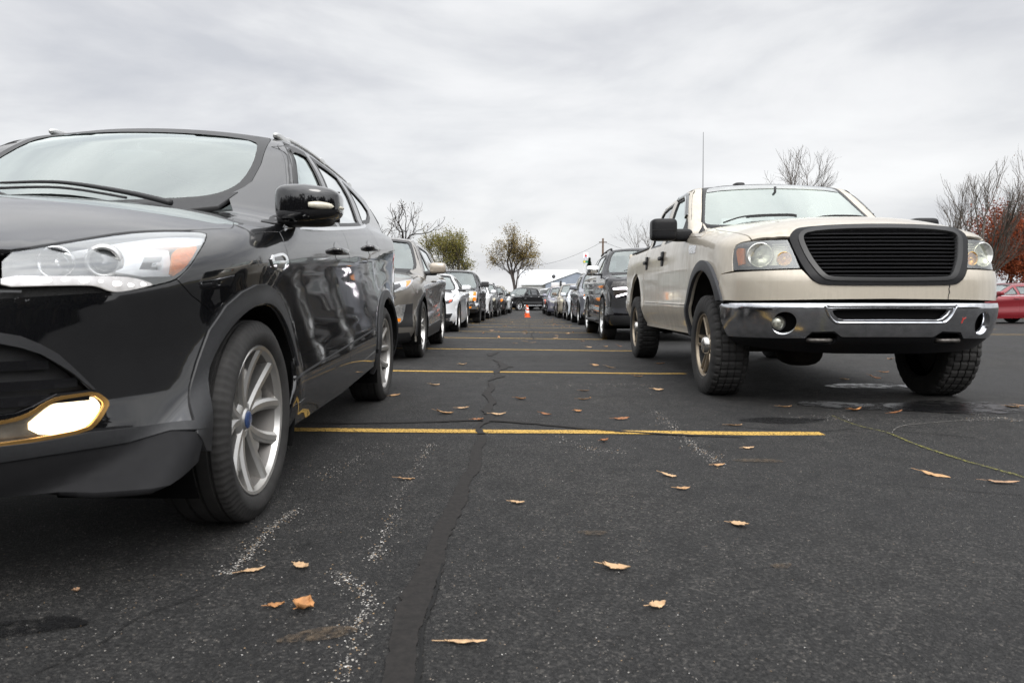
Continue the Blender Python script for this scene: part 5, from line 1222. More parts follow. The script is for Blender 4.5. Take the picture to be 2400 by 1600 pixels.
def build_rows():
    M=std_mats(); led=plain('daytime lamp',(1,1,1),.3,emit=(1,.9,.97),es=4.); lampsil=plain('headlamp silver',(.55,.56,.57),.12,.75,1.,var=.3,sc=50)
    dlamp=plain('dark headlamp',(.05,.05,.055),.08,.4,1.); clear=plain('clear headlamp',(.62,.62,.58),.10,.5,1.,var=.25,sc=45); warm=plain('hazed headlamp',(.62,.57,.42),.15,.3,1.,var=.25,sc=45)
    G1='cars parked nose-in along the left row'; G2='cars parked along the right row'
    # --- bronze crossover
    p=dict(L=4.65,W=1.843,H=1.655,wb=2.725,fo=.93,clr=.20,belt=1.02,nose=.93,hood=1.10,ws=(.40,1.22),rw=(3.05,3.45),R=.355,ydm=1.32,quarter=3.0,qslant=-.22,shear=.07,res=.05,
     paint=paint('pepperdust paint',(.22,.205,.183),.55,.32,1.,dirt=.15),clad=M['black'],cladw=.05,rim=.25,rails=None,mirpaint=None,Lf=.85)
    p['mirpaint']=plain('tan mirror cap',(.40,.345,.28),.25,.4,1.)
    p['front']=[('headlight',lampsil,[(.44,.86),(.60,.90),(.74,.945),(.80,.965),(.81,.91),(.77,.845),(.66,.80),(.52,.82)],.006,dict(res=.02)),
     ('lamp_core',dlamp,[(.50,.845),(.60,.875),(.70,.90),(.715,.865),(.66,.825),(.55,.83)],.010,dict(res=.02)),
     ('amber_reflector',M['amber'],[(.755,.93),(.792,.945),(.795,.91),(.765,.865)],.010,dict(res=.02)),
     ('grille_surround',M['chrome'],[(0,.90),(.40,.875),(.52,.80),(.30,.70),(0,.69)],.010),('grille',M['gloss'],[(0,.885),(.39,.86),(.49,.80),(.30,.72),(0,.71)],.014),
     ('lower_fascia',M['black'],[(0,.60),(.44,.58),(.70,.655),(.83,.675),(.835,.40),(.70,.40),(.45,.405),(0,.41)],.008),
     ('fog_lamp',lampsil,[(.575,.59),(.70,.655),(.765,.66),(.735,.48),(.70,.44),(.57,.455),(.555,.50)],.014,dict(res=.02)),
     ('fog_amber',M['amber'],[(.60,.505),(.715,.50),(.71,.46),(.605,.47)],.019,dict(res=.02)),
     ('skid_lip',p['paint'],[(0,.405),(.82,.41),(.82,.335),(0,.33)],.006),
     ('chin',M['black'],[(0,.33),(.80,.335),(.78,.21),(0,.20)],.006)]
    generic('crossover','bronze grey crossover behind the glossy black SUV, yellow slip on its dash','car',G1,at_row(1,-1.35,8.66,.035,2.725,1.843),p)
    # --- white sedan
    p=dict(L=4.92,W=1.854,H=1.455,wb=2.83,fo=.98,clr=.15,belt=.92,nose=.74,hood=.96,ws=(.38,1.38),rw=(2.75,3.45),deck=1.05,R=.335,ydm=1.42,yd2=2.62,shear=.05,res=.06,
     paint=paint('summit white',(.78,.79,.80),.0,.3,1.,dirt=.08),rim=.235,wstyle='ten',Lf=.9,mir=(.22,.12))
    p['front']=[('headlight',dlamp,[(.44,.66),(.60,.685),(.74,.74),(.80,.755),(.80,.70),(.72,.655),(.55,.635)],.006,dict(res=.02)),('amber_reflector',plain('red-orange marker',(.6,.08,.02),.2,coat=.5),[(.735,.725),(.785,.742),(.775,.695),(.72,.675)],.010,dict(res=.02)),
     ('grille',M['gloss'],[(0,.66),(.38,.645),(.42,.60),(.40,.57),(0,.57)],.010),('lower_grille',M['black'],[(0,.53),(.42,.53),(.52,.44),(.54,.32),(0,.30)],.008),
     ('fog_recess',M['black'],[(.60,.42),(.80,.43),(.76,.33),(.72,.31),(.60,.32)],.008),('fog_blade',M['chrome'],[(.56,.31),(.76,.32),(.74,.27),(.56,.265)],.012),('chin',M['black'],[(0,.25),(.80,.26),(.78,.16),(0,.155)],.006)]
    generic('sedan','white sedan between the bronze crossover and the old dark boxy SUV','car',G1,at_row(1,-1.66,16.2,.02,2.83,1.854),p)
    # --- old square SUV
    dk=paint('faded dark grey',(.035,.036,.042),.3,.35,.8,dirt=.2)
    p=dict(L=5.0,W=1.94,H=1.86,wb=2.85,fo=.84,clr=.33,cr=.4,belt=1.20,nose=1.06,hood=1.17,ws=(.50,1.12),rw=(3.55,3.95),R=.385,tw=.26,rim=.21,ydm=1.55,yd2=2.4,shear=.0,res=.07,quarter=3.5,paint=dk,Lf=.34,mf=5.,mir=(.27,.19),boxy=True,mirpaint=M['black'],boards=True,wstyle='five',rimmat=M['dark'])
    p['front']=[('grille',M['chrome'],[(0,1.055),(.84,1.05),(.86,.70),(0,.70)],.008),('grille_insert',M['black'],[(0,1.03),(.42,1.03),(.42,.91),(0,.91)],.014),('grille_insert',M['black'],[(0,.86),(.42,.86),(.42,.74),(0,.74)],.014),
     ('headlight',warm,[(.45,1.03),(.74,1.03),(.74,.91),(.45,.91)],.014,dict(res=.03)),('headlight',warm,[(.45,.86),(.74,.86),(.74,.74),(.45,.74)],.014,dict(res=.03)),
     ('amber_reflector',M['amber'],[(.755,1.03),(.845,1.03),(.845,.91),(.755,.91)],.016,dict(res=.03)),('amber_reflector',M['amber'],[(.755,.86),(.85,.86),(.85,.74),(.755,.74)],.016,dict(res=.03)),
     ('chrome_bumper',M['chrome'],[(0,.665),(.90,.665),(.90,.49),(0,.49)],.07,dict(skirt=.09)),('bumper_strip',M['amber'],[(.50,.56),(.70,.56),(.70,.51),(.50,.51)],.075),('air_dam',M['black'],[(0,.475),(.84,.475),(.82,.345),(0,.34)],.01)]
    generic('old_suv','old dark square SUV with stacked orange marker lamps and chrome bumper','car',G1,at_row(1,-1.68,23.4,.01,2.85,1.94),p)
    # --- white van-like SUV, then three more
    wh=p0=dict(L=4.8,W=1.9,H=1.72,wb=2.8,fo=.9,clr=.22,belt=1.06,nose=.95,hood=1.10,ws=(.45,1.25),rw=(3.2,3.6),R=.37,ydm=1.38,quarter=3.1,shear=.04,res=.09,far=True,paint=paint('plain white',(.74,.75,.76),.0,.3,1.,dirt=.15),boards=True)
    fr=lambda lamp,gr,z=.9:[('headlight',lamp,[(.42,z-.06),(.62,z-.03),(.78,z+.01),(.79,z-.10),(.66,z-.16),(.45,z-.15)],.008),('grille',gr,[(0,z-.03),(.38,z-.04),(.42,z-.20),(.30,z-.24),(0,z-.24)],.008),('lower_grille',M['black'],[(0,z-.34),(.60,z-.34),(.62,z-.50),(0,z-.51)],.008),('fog_lamp',clear,[(.64,z-.36),(.74,z-.35),(.72,z-.44),(.64,z-.44)],.010)]
    p=dict(p0); p['front']=fr(clear,M['gloss']); generic('suv','white SUV with a dark stripe, just past the old square SUV','car',G1,at_row(1,-1.70,29.6,.01,2.8,1.9),p)
    p=dict(p0,H=1.76,W=1.86,paint=paint('deep black green',(.012,.014,.014),.1,.3,1.),roofpaint=M['silver'],rails=M['black'],clad=M['black']); p['front']=fr(warm,M['chrome'],.93); generic('suv','black roof-railed SUV, nearer of the two dark ones in the left row','car',G1,at_row(1,-1.58,34.6,.0,2.8,1.86),p)
    p=dict(p0,H=1.70,paint=paint('charcoal bronze',(.045,.042,.038),.4,.35,1.),mirpaint=M['black'],mir=(.26,.18),boxy=True); p['front']=fr(M['amber'],M['black'],.92); generic('suv','charcoal SUV with big black mirrors in front of the pale far hatchback','car',G1,at_row(1,-1.39,40.2,.0,2.8,1.9),p)
    p=dict(p0,H=1.60,L=4.5,paint=paint('pale silver white',(.62,.63,.63),.2,.3,1.),boards=False); p['front']=fr(clear,M['chrome'],.86); generic('hatchback','pale silver hatchback at the far end of the left row','car',G1,at_row(1,-1.24,46.0,.0,2.8,1.9),p)
    # --- right row: big black SUV with light blades
    bk=paint('jet black paint',(.004,.004,.006),.0,.3,1.,dirt=.02,spec=.05)
    p=dict(L=5.35,W=2.058,H=1.925,wb=3.07,fo=.98,clr=.26,cr=.3,belt=1.24,nose=1.14,hood=1.30,ws=(.55,1.35),rw=(3.7,4.1),R=.41,tw=.27,rim=.29,ydm=1.60,quarter=3.6,shear=.03,res=.05,paint=bk,Lf=.50,mf=4.,mir=(.26,.20),boxy=True,mirpaint=M['chrome'],boards=True,rails=M['black'],wstyle='ten',rimmat=M['silver'],handle=M['gloss'])
    p['front']=[('headlight',plain('dark lamp cluster',(.10,.095,.09),.15,.5,1.,var=.6,sc=40),[(.50,1.10),(.90,1.09),(.94,1.00),(.50,1.00)],.008,dict(res=.03)),
      ('running_light',led,[(.645,.985),(.70,.985),(.90,.975),(.90,.945),(.70,.95),(.675,.945),(.665,.93),(.67,.90),(.68,.885),(.85,.835),(.855,.805),(.67,.855),(.645,.875),(.632,.93)],.014,dict(res=.02)),
      ('lamp_pocket',plain('bronze lamp pocket',(.05,.042,.035),.25,.5,.5),[(.68,.935),(.90,.935),(.90,.84),(.69,.892)],.006),
      ('grille',M['gloss'],[(0,1.08),(.47,1.07),(.49,.80),(.44,.66),(0,.65)],.012),('side_vent',M['black'],[(.62,.80),(.93,.78),(.93,.60),(.74,.52),(.62,.58)],.006),('fog_blade',plain('satin black',(.03,.031,.036),.3),[(.50,.62),(.92,.60),(.88,.52),(.52,.50)],.020),
      ('lower_fascia',M['black'],[(0,.48),(.95,.47),(.92,.31),(0,.30)],.012),('tow_hook',M['chrome'],[(.40,.52),(.55,.53),(.56,.49),(.40,.485)],.03)]
    generic('large_suv','large black SUV with bracket-shaped white running lights behind the beige pickup','car',G2,at_row(-1,1.44,13.5,.01,3.07,2.058),p)
    gy=paint('billet grey',(.24,.25,.28),.55,.3,1.,dirt=.08)
    p=dict(L=5.1,W=1.925,H=1.80,wb=3.04,fo=.92,clr=.22,belt=1.12,nose=1.02,hood=1.17,ws=(.45,1.25),rw=(3.6,3.95),R=.385,rim=.26,ydm=1.48,quarter=3.4,shear=.03,res=.06,paint=gy,mir=(.24,.16),rails=M['silver'],wstyle='ten')
    p['front']=[('headlight',dlamp,[(.42,.93),(.62,.96),(.80,.985),(.82,.90),(.70,.82),(.45,.83)],.008,dict(res=.03)),('running_light',led,[(.60,.84),(.72,.85),(.80,.90),(.815,.88),(.73,.82),(.60,.81)],.014,dict(res=.02)),('turn_lamp',M['amber'],[(.72,.965),(.80,.98),(.81,.945),(.74,.93)],.013,dict(res=.03)),
      ('grille',M['gloss'],[(0,.95),(.38,.94),(.42,.84),(.34,.74),(0,.74)],.010),('lower_grille',M['black'],[(0,.62),(.62,.60),(.60,.42),(0,.40)],.008),('fog_blade',M['chrome'],[(.55,.385),(.84,.40),(.82,.36),(.55,.345)],.012),('chin',M['black'],[(0,.34),(.84,.34),(.80,.23),(0,.22)],.008)]
    generic('suv','silver grey SUV with lit round lamp, right behind the large black SUV','car',G2,at_row(-1,1.62,22.7,.01,3.04,1.925),p)
    p=dict(p0,H=1.52,W=1.83,L=4.6,belt=.96,nose=.82,hood=1.0,paint=paint('ice white',(.66,.70,.74),.0,.3,1.)); p['front']=fr(clear,M['black'],.78); generic('hatchback','white hatchback mostly hidden between the silver grey SUV and the tan minivan','car',G2,at_row(-1,1.56,28.4,.0,2.8,1.83),p)
    p=dict(p0,H=1.72,W=1.94,L=4.9,wb=2.9,belt=1.05,nose=.92,hood=1.06,ws=(.10,1.25),paint=paint('tan beige metallic',(.36,.32,.25),.45,.35,1.,dirt=.2),boards=False,mirpaint=plain('brown mirror cap',(.16,.12,.09),.4)); p['front']=fr(warm,M['chrome'],.90)+[('amber_reflector',M['amber'],[(.42,.62),(.66,.62),(.66,.55),(.42,.55)],.014)]; generic('minivan','tan minivan with hazed lamps and orange bumper marker','van',G2,at_row(-1,1.37,33.5,.0,2.9,1.94),p)
    p=dict(p0,H=1.70,paint=paint('steel lilac',(.27,.27,.33),.55,.3,1.)); p['front']=fr(clear,M['chrome'],.90); generic('suv','steel blue SUV left of the tan minivan','car',G2,at_row(-1,1.03,39.3,.0,2.8,1.9),p)
    p=dict(p0,H=1.75,paint=paint('coal grey',(.03,.03,.033),.2,.35,1.),Lf=.4,mf=4.5); p['front']=[('headlight',plain('red-orange lamp',(.6,.09,.03),.2,coat=.5),[(.6,.93),(.84,.93),(.84,.83),(.6,.83)],.01),('headlight',plain('red-orange lamp',(.6,.09,.03),.2,coat=.5),[(.6,.78),(.84,.78),(.84,.68),(.6,.68)],.01),('grille',M['chrome'],[(0,.95),(.56,.95),(.56,.68),(0,.68)],.008),('bumper',M['chrome'],[(0,.60),(.88,.60),(.88,.48),(0,.48)],.03)]; generic('old_suv','dark SUV with stacked red lamps at the far end of the right row','car',G2,at_row(-1,.93,45.0,.0,2.8,1.9),p)
    # --- red sedan side on, far right
    p=dict(L=4.85,W=1.85,H=1.46,wb=2.80,fo=.95,clr=.16,belt=.93,nose=.72,hood=.95,ws=(.35,1.35),rw=(2.8,3.5),deck=1.06,R=.33,ydm=1.42,yd2=2.60,shear=.05,res=.07,paint=paint('crimson metallic',(.22,.005,.012),.35,.3,1.),tint=False)
    p['front']=[('headlight',clear,[(.45,.64),(.62,.67),(.80,.74),(.78,.66),(.60,.62)],.008),('grille',M['black'],[(0,.64),(.40,.63),(.44,.50),(0,.50)],.008)]
    r,B=generic('sedan','crimson red sedan parked side-on beyond the beige pickup','car',None,Pose(15.55,25.2,R_(-80),2.80),p)
    for s in(1,-1):
        P=B.side(np.stack([np.linspace(.6,2.7,20),.965+.02*np.linspace(0,1,20)],1)); V,F=ribbon(B,P,.022,off=.008);V=V*np.array([s,1,1]);mesh_obj('belt_moulding',V,F,M['chrome'],r)
def build_crew_cab(name,label,pose,col,lamp,bar=None):
    """crew-cab pickup seen far off, built on the same panel scheme"""
    M=std_mats(); pt=col
    p=dict(L=5.82,W=2.017,H=1.93,wb=3.57,fo=1.0,clr=.34,cr=.35,belt=1.22,nose=1.10,hood=1.24,ws=(.60,1.42),rw=(2.72,2.90),deck=1.27,R=.40,tw=.27,rim=.27,ydm=1.62,yd2=2.62,shear=.0,res=.08,paint=pt,Lf=.42,mf=4.,mir=(.25,.20),boxy=True,mirpaint=M['black'],wstyle='ten',rimmat=M['chrome'],far=True,handle=M['chrome'])
    p['front']=[('grille',M['chrome'],[(0,1.10),(.44,1.08),(.46,.78),(0,.76)],.02),('grille_insert',M['black'],[(.04,1.06),(.41,1.04),(.42,.96),(.04,.95)],.026),('grille_insert',M['black'],[(.04,.92),(.42,.92),(.42,.80),(.04,.80)],.026),
      ('headlight',lamp,[(.50,1.08),(.80,1.06),(.88,1.0),(.86,.86),(.50,.84)],.012),('turn_lamp',M['amber'],[(.80,1.03),(.88,1.0),(.87,.88),(.80,.87)],.016),('chrome_bumper',M['chrome'],[(0,.72),(.93,.72),(.92,.50),(0,.49)],.05,dict(skirt=.07)),('air_dam',M['black'],[(0,.48),(.86,.48),(.84,.36),(0,.35)],.01)]
    r,B=generic(name,label,'truck',None,pose,p)
    mb=MB(); mb.box((0,4.78,.72),(1.9,.12,.2),0,.03); mb.build('rear_bumper',M['chrome'],r,angle=40)
    for s in(1,-1):
        mb=MB(); mb.box((s*.955,3.85,1.285),(.08,1.75,.03),0,.01); mb.build('bed_rail',M['black'],r,angle=40)
        V,F,N=surf(B,'side',rz([(.62,1.02),(.90,1.03),(.88,.95),(.64,.95)]),res=.05,off=.008)
        v=(V,F,N) if s>0 else flipx(V,F,N); mesh_obj('fender_badge',v[0],v[1],M['chrome'],r,nrm=v[2])
        mb=MB(); mb.tube([(s*1.0,.6,.42),(s*1.02,.75,.40),(s*1.02,2.75,.40),(s*1.0,2.9,.42)],.04,8); mb.build('step_bar',M['chrome'],r,smooth=True)
    return r
SUN=(math.sin(R_(165))*math.cos(R_(45)),math.cos(R_(165))*math.cos(R_(45)),math.sin(R_(45)))
def build_world():
    w=bpy.data.worlds.new('World'); SC.world=w; w.use_nodes=True; nt=w.node_tree; nt.nodes.clear()
    out=nt.nodes.new('ShaderNodeOutputWorld'); bg=nt.nodes.new('ShaderNodeBackground')
    sky=nt.nodes.new('ShaderNodeTexSky'); sky.sky_type='NISHITA'; sky.sun_disc=False; sky.sun_elevation=R_(45); sky.sun_rotation=R_(165); sky.air_density=1.;sky.dust_density=3.
    tc=nt.nodes.new('ShaderNodeTexCoord'); sx=nt.nodes.new('ShaderNodeSeparateXYZ'); L_(nt,tc,sx,0,0)
    # project the view direction onto a flat cloud deck
    zz=N_(nt,'Math',operation='MAXIMUM'); L_(nt,sx,zz,2,0); zz.inputs[1].default_value=.0
    za=N_(nt,'Math',operation='ADD'); L_(nt,zz,za); za.inputs[1].default_value=.16
    dx=N_(nt,'Math',operation='DIVIDE'); L_(nt,sx,dx,0,0); L_(nt,za,dx,0,1)
    dy=N_(nt,'Math',operation='DIVIDE'); L_(nt,sx,dy,1,0); L_(nt,za,dy,0,1)
    cb=N_(nt,'CombineXYZ'); L_(nt,dx,cb,0,0); L_(nt,dy,cb,0,1)
    mp=N_(nt,'Mapping'); mp.inputs['Scale'].default_value=(1.,1.,3.4); mp.inputs['Location'].default_value=(.35,.2,.9); L_(nt,tc,mp,0,0)
    n1=N_(nt,'TexNoise',Scale=2.0,Detail=8.,Roughness=.54,Distortion=.35); L_(nt,mp,n1)
    mp2=N_(nt,'Mapping'); mp2.inputs['Scale'].default_value=(.5,.5,1); L_(nt,cb,mp2)
    n2=N_(nt,'TexNoise',Scale=2.2,Detail=6.,Roughness=.55,Distortion=.3); L_(nt,mp2,n2)
    mm=N_(nt,'Math',operation='MULTIPLY_ADD'); L_(nt,n2,mm); mm.inputs[1].default_value=.46; L_(nt,n1,mm,0,2)
    cr=ramp(nt,[(.54,(.56,.57,.60)),(.64,(.65,.655,.675)),(.72,(.735,.74,.75)),(.80,(.80,.80,.805)),(.92,(.87,.87,.87))]); L_(nt,mm,cr)
    # an overcast deck is brighter overhead than at the horizon
    zg=N_(nt,'MapRange'); zg.inputs[1].default_value=.36; zg.inputs[2].default_value=.95; zg.inputs[3].default_value=1.; zg.inputs[4].default_value=2.5; zg.clamp=True; L_(nt,sx,zg,2,0)
    # and glows where the veiled sun stands
    dt=N_(nt,'VectorMath',operation='DOT_PRODUCT'); L_(nt,tc,dt,0,0); dt.inputs[1].default_value=SUN
    mz=N_(nt,'Math',operation='MAXIMUM'); nt.links.new(dt.outputs['Value'],mz.inputs[0]); mz.inputs[1].default_value=0.
    pw=N_(nt,'Math',operation='POWER'); L_(nt,mz,pw); pw.inputs[1].default_value=3.
    gl=N_(nt,'Math',operation='MULTIPLY_ADD'); L_(nt,pw,gl); gl.inputs[1].default_value=2.1; L_(nt,zg,gl,0,2)
    vm=N_(nt,'MixRGB',blend_type='MULTIPLY'); vm.inputs[0].default_value=1.; L_(nt,cr,vm,0,1); L_(nt,gl,vm,0,2)
    # blend with the clear-sky model so the deck keeps a hint of its gradient
    sc=N_(nt,'MixRGB',blend_type='MULTIPLY'); sc.inputs[0].default_value=1.; L_(nt,sky,sc,0,1); sc.inputs[2].default_value=(.10,.10,.10,1)
    mx=N_(nt,'MixRGB'); mx.inputs[0].default_value=.90; L_(nt,sc,mx,0,1); L_(nt,vm,mx,0,2)
    # brightening of the deck towards the south-east where the sun hides
    L_(nt,mx,bg); bg.inputs[1].default_value=1.
    L_(nt,bg,out)
    s=bpy.data.lights.new('sun','SUN'); s.energy=.9; s.angle=R_(25); s.color=(1,.97,.93); o=bpy.data.objects.new('sun',s); COL.objects.link(o)
    d=Vector(SUN); o.rotation_euler=d.to_track_quat('Z','Y').to_euler()
    v=SC.view_settings; SC.display_settings.display_device='sRGB'; v.view_transform='Standard'; v.look='None'; v.exposure=.26; v.gamma=1
def build_camera():
    c=bpy.data.cameras.new('camera'); c.sensor_width=36; c.lens=C.f/2400*36; c.clip_end=2000; c.clip_start=.02
    c.dof.use_dof=True; c.dof.focus_distance=6.; c.dof.aperture_fstop=6.3
    o=bpy.data.objects.new('camera',c); COL.objects.link(o)
    R=C.R; o.matrix_world=Matrix([[R[0][0],-R[1][0],-R[2][0],0],[R[0][1],-R[1][1],-R[2][1],0],[R[0][2],-R[1][2],-R[2][2],C.h],[0,0,0,1]]); SC.camera=o
def asphalt():
    m,nt,out=nodes('worn asphalt'); p=N_(nt,'BsdfPrincipled'); tc=N_(nt,'TexCoord')
    p.inputs['Specular IOR Level'].default_value=.35
    big=N_(nt,'TexNoise',Scale=.55,Detail=6.,Roughness=.6); L_(nt,tc,big,3,0)
    mid=N_(nt,'TexNoise',Scale=7.,Detail=6.,Roughness=.65); L_(nt,tc,mid,3,0)
    fine=N_(nt,'TexNoise',Scale=105.,Detail=4.,Roughness=.75); L_(nt,tc,fine,3,0)
    base=ramp(nt,[(.32,(.0145,.0143,.0145)),(.5,(.0245,.0242,.0240)),(.70,(.040,.039,.038))]); L_(nt,big,base)
    f2=ramp(nt,[(.30,(.22,.22,.22)),(.48,(.8,.8,.8)),(.60,(1.3,1.28,1.25)),(.74,(3.2,3.05,2.85))]); L_(nt,fine,f2)
    m1=N_(nt,'MixRGB',blend_type='MULTIPLY'); m1.inputs[0].default_value=1; L_(nt,base,m1,0,1); L_(nt,f2,m1,0,2)
    va=N_(nt,'TexVoronoi',Scale=135.); L_(nt,tc,va,3,0); vs=N_(nt,'SeparateColor'); L_(nt,va,vs,1,0); vr=ramp(nt,[(0,(.35,.35,.35)),(.5,(.85,.85,.85)),(.8,(1.25,1.24,1.22)),(.95,(2.1,2.05,1.95)),(1,(3.2,3.,2.8))]); L_(nt,vs,vr)
    mv=N_(nt,'MixRGB',blend_type='MULTIPLY'); mv.inputs[0].default_value=.85; L_(nt,m1,mv,0,1); L_(nt,vr,mv,0,2); m1=mv
    f3=ramp(nt,[(.3,(.62,.62,.62)),(.5,(1,1,1)),(.7,(1.35,1.34,1.32))]); L_(nt,mid,f3)
    m2=N_(nt,'MixRGB',blend_type='MULTIPLY'); m2.inputs[0].default_value=1; L_(nt,m1,m2,0,1); L_(nt,f3,m2,0,2)
    # exposed pale aggregate: single stones, denser in worn patches
    last=m2
    for sc,th,dens in ((170.,.83,.0),(300.,.80,.0)):
        vo=N_(nt,'TexVoronoi',Scale=sc); L_(nt,tc,vo,3,0)
        sep=N_(nt,'SeparateColor'); L_(nt,vo,sep,1,0)
        dm=ramp(nt,[(.42,(.992,)*3),(.60,(.975,)*3),(.72,(.91,)*3)]); L_(nt,mid,dm)
        dd=N_(nt,'Math',operation='GREATER_THAN'); L_(nt,sep,dd); L_(nt,dm,dd,0,1)
        di=N_(nt,'Math',operation='LESS_THAN'); L_(nt,vo,di,0,0); di.inputs[1].default_value=.30
        an=N_(nt,'Math',operation='MULTIPLY'); L_(nt,dd,an); L_(nt,di,an,0,1)
        st=ramp(nt,[(0,(.10,.09,.08)),(.4,(.28,.25,.21)),(.7,(.36,.34,.31)),(.9,(.30,.20,.11)),(1,(.5,.49,.46))]); L_(nt,sep,st,1,0)
        mx=N_(nt,'MixRGB'); L_(nt,an,mx); L_(nt,last,mx,0,1); L_(nt,st,mx,0,2); last=mx
    L_(nt,last,p)
    rr=ramp(nt,[(.35,(.62,)*3),(.7,(.88,)*3)]); L_(nt,big,rr); nt.links.new(rr.outputs[0],p.inputs['Roughness'])
    v2=N_(nt,'TexVoronoi',Scale=190.); L_(nt,tc,v2,3,0)
    ad=N_(nt,'Math',operation='MULTIPLY_ADD'); L_(nt,v2,ad); ad.inputs[1].default_value=-.9; L_(nt,fine,ad,0,2)
    b=N_(nt,'Bump',Strength=.9,Distance=.008); nt.links.new(ad.outputs[0],b.inputs['Height']); nt.links.new(b.outputs[0],p.inputs['Normal'])
    L_(nt,p,out); return m
def build_ground():
    ys=np.concatenate([np.linspace(-40,-2,20),np.linspace(-1.5,25,54),np.linspace(26,72,47),np.array([80,100,150,250,400,700,1200])])
    xs=np.concatenate([[-900,-300,-100,-40,-20],np.linspace(-12,12,25),[20,40,100,300,900]])
    V=[(x,y,float(G(x,y))) for y in ys for x in xs]; n=len(xs)
    F=[(j*n+i,j*n+i+1,(j+1)*n+i+1,(j+1)*n+i) for j in range(len(ys)-1) for i in range(n-1)]
    struct(mesh_obj('ground',V,F,asphalt()))
def px_ground(u,v):
    d=C.ray(np.array([u,v],float)); t=np.linspace(.8,90,40000); P=C.C+d*t[:,None]; k=int(np.argmax(P[:,2]<=G(P[:,0],P[:,1]))); return P[k]
def px_at(u,v,dist):
    """world point seen at a photo pixel at a given distance down the lane"""
    d=C.ray(np.array([u,v],float)); return C.C+d*(dist/d[1])
def strip(path,w,z,name,mat,jag=0.,sub=6):
    P=catmull(np.array(path,float),sub); n=len(P); T=np.gradient(P,axis=0);T/=np.linalg.norm(T,axis=1,keepdims=True);S=np.stack([T[:,1],-T[:,0]],1)
    w=np.interp(np.linspace(0,1,n),np.linspace(0,1,len(w)),w) if np.ndim(w) else np.full(n,w)
    a=P+S*(w/2*(1+jag*nrg.normal(0,1,n)))[:,None];b=P-S*(w/2*(1+jag*nrg.normal(0,1,n)))[:,None]
    V=[(p[0],p[1],float(G(p[0],p[1]))+z) for p in np.concatenate([a,b])]
    return mesh_obj(name,V,[(i,i+1,n+i+1,n+i) for i in range(n-1)],mat)
def blotch(c,rx,ry,rot,z,name,mat,seed=0,n=40,rough=.25):
    r=np.random.default_rng(seed); t=np.linspace(0,2*math.pi,n,endpoint=False); q=1+rough*sum(r.normal()*np.cos(k*t+r.uniform(0,6))/k**.7 for k in range(1,9))*.5; q=np.clip(q,.35,2)
    x=rx*np.cos(t)*q;y=ry*np.sin(t)*q; X=c[0]+x*math.cos(rot)-y*math.sin(rot);Y=c[1]+x*math.sin(rot)+y*math.cos(rot)
    V=[(a,b,float(G(a,b))+z) for a,b in zip(X,Y)]+[(c[0],c[1],float(G(c[0],c[1]))+z)]
    return mesh_obj(name,V,[(i,(i+1)%n,n) for i in range(n)],mat)
def asphalt_like(name,col,rough=.8,bump=.4,alpha_noise=None,sc=140.,var=.5):
    m,nt,out=nodes(name); p=N_(nt,'BsdfPrincipled',Roughness=rough); p.inputs['Specular IOR Level'].default_value=.4; tc=N_(nt,'TexCoord')
    n=N_(nt,'TexNoise',Scale=sc,Detail=4.,Roughness=.7); L_(nt,tc,n,3,0)
    r=ramp(nt,[(.3,[c*(1-var) for c in col]),(.7,[c*(1+var) for c in col])]); L_(nt,n,r); L_(nt,r,p)
    b=N_(nt,'Bump',Strength=bump,Distance=.005); nt.links.new(n.outputs[0],b.inputs['Height']); nt.links.new(b.outputs[0],p.inputs['Normal'])
    if alpha_noise:
        sc2,lo,hi,mx_=alpha_noise; n2=N_(nt,'TexNoise',Scale=sc2,Detail=8.,Roughness=.75); L_(nt,tc,n2,3,0); q=ramp(nt,[(lo,(0,0,0)),(hi,(mx_,)*3)]); L_(nt,n2,q); t=N_(nt,'BsdfTransparent'); mx=N_(nt,'MixShader'); L_(nt,q,mx); L_(nt,t,mx,0,1); L_(nt,p,mx,0,2); L_(nt,mx,out)
    else: L_(nt,p,out)
    return m
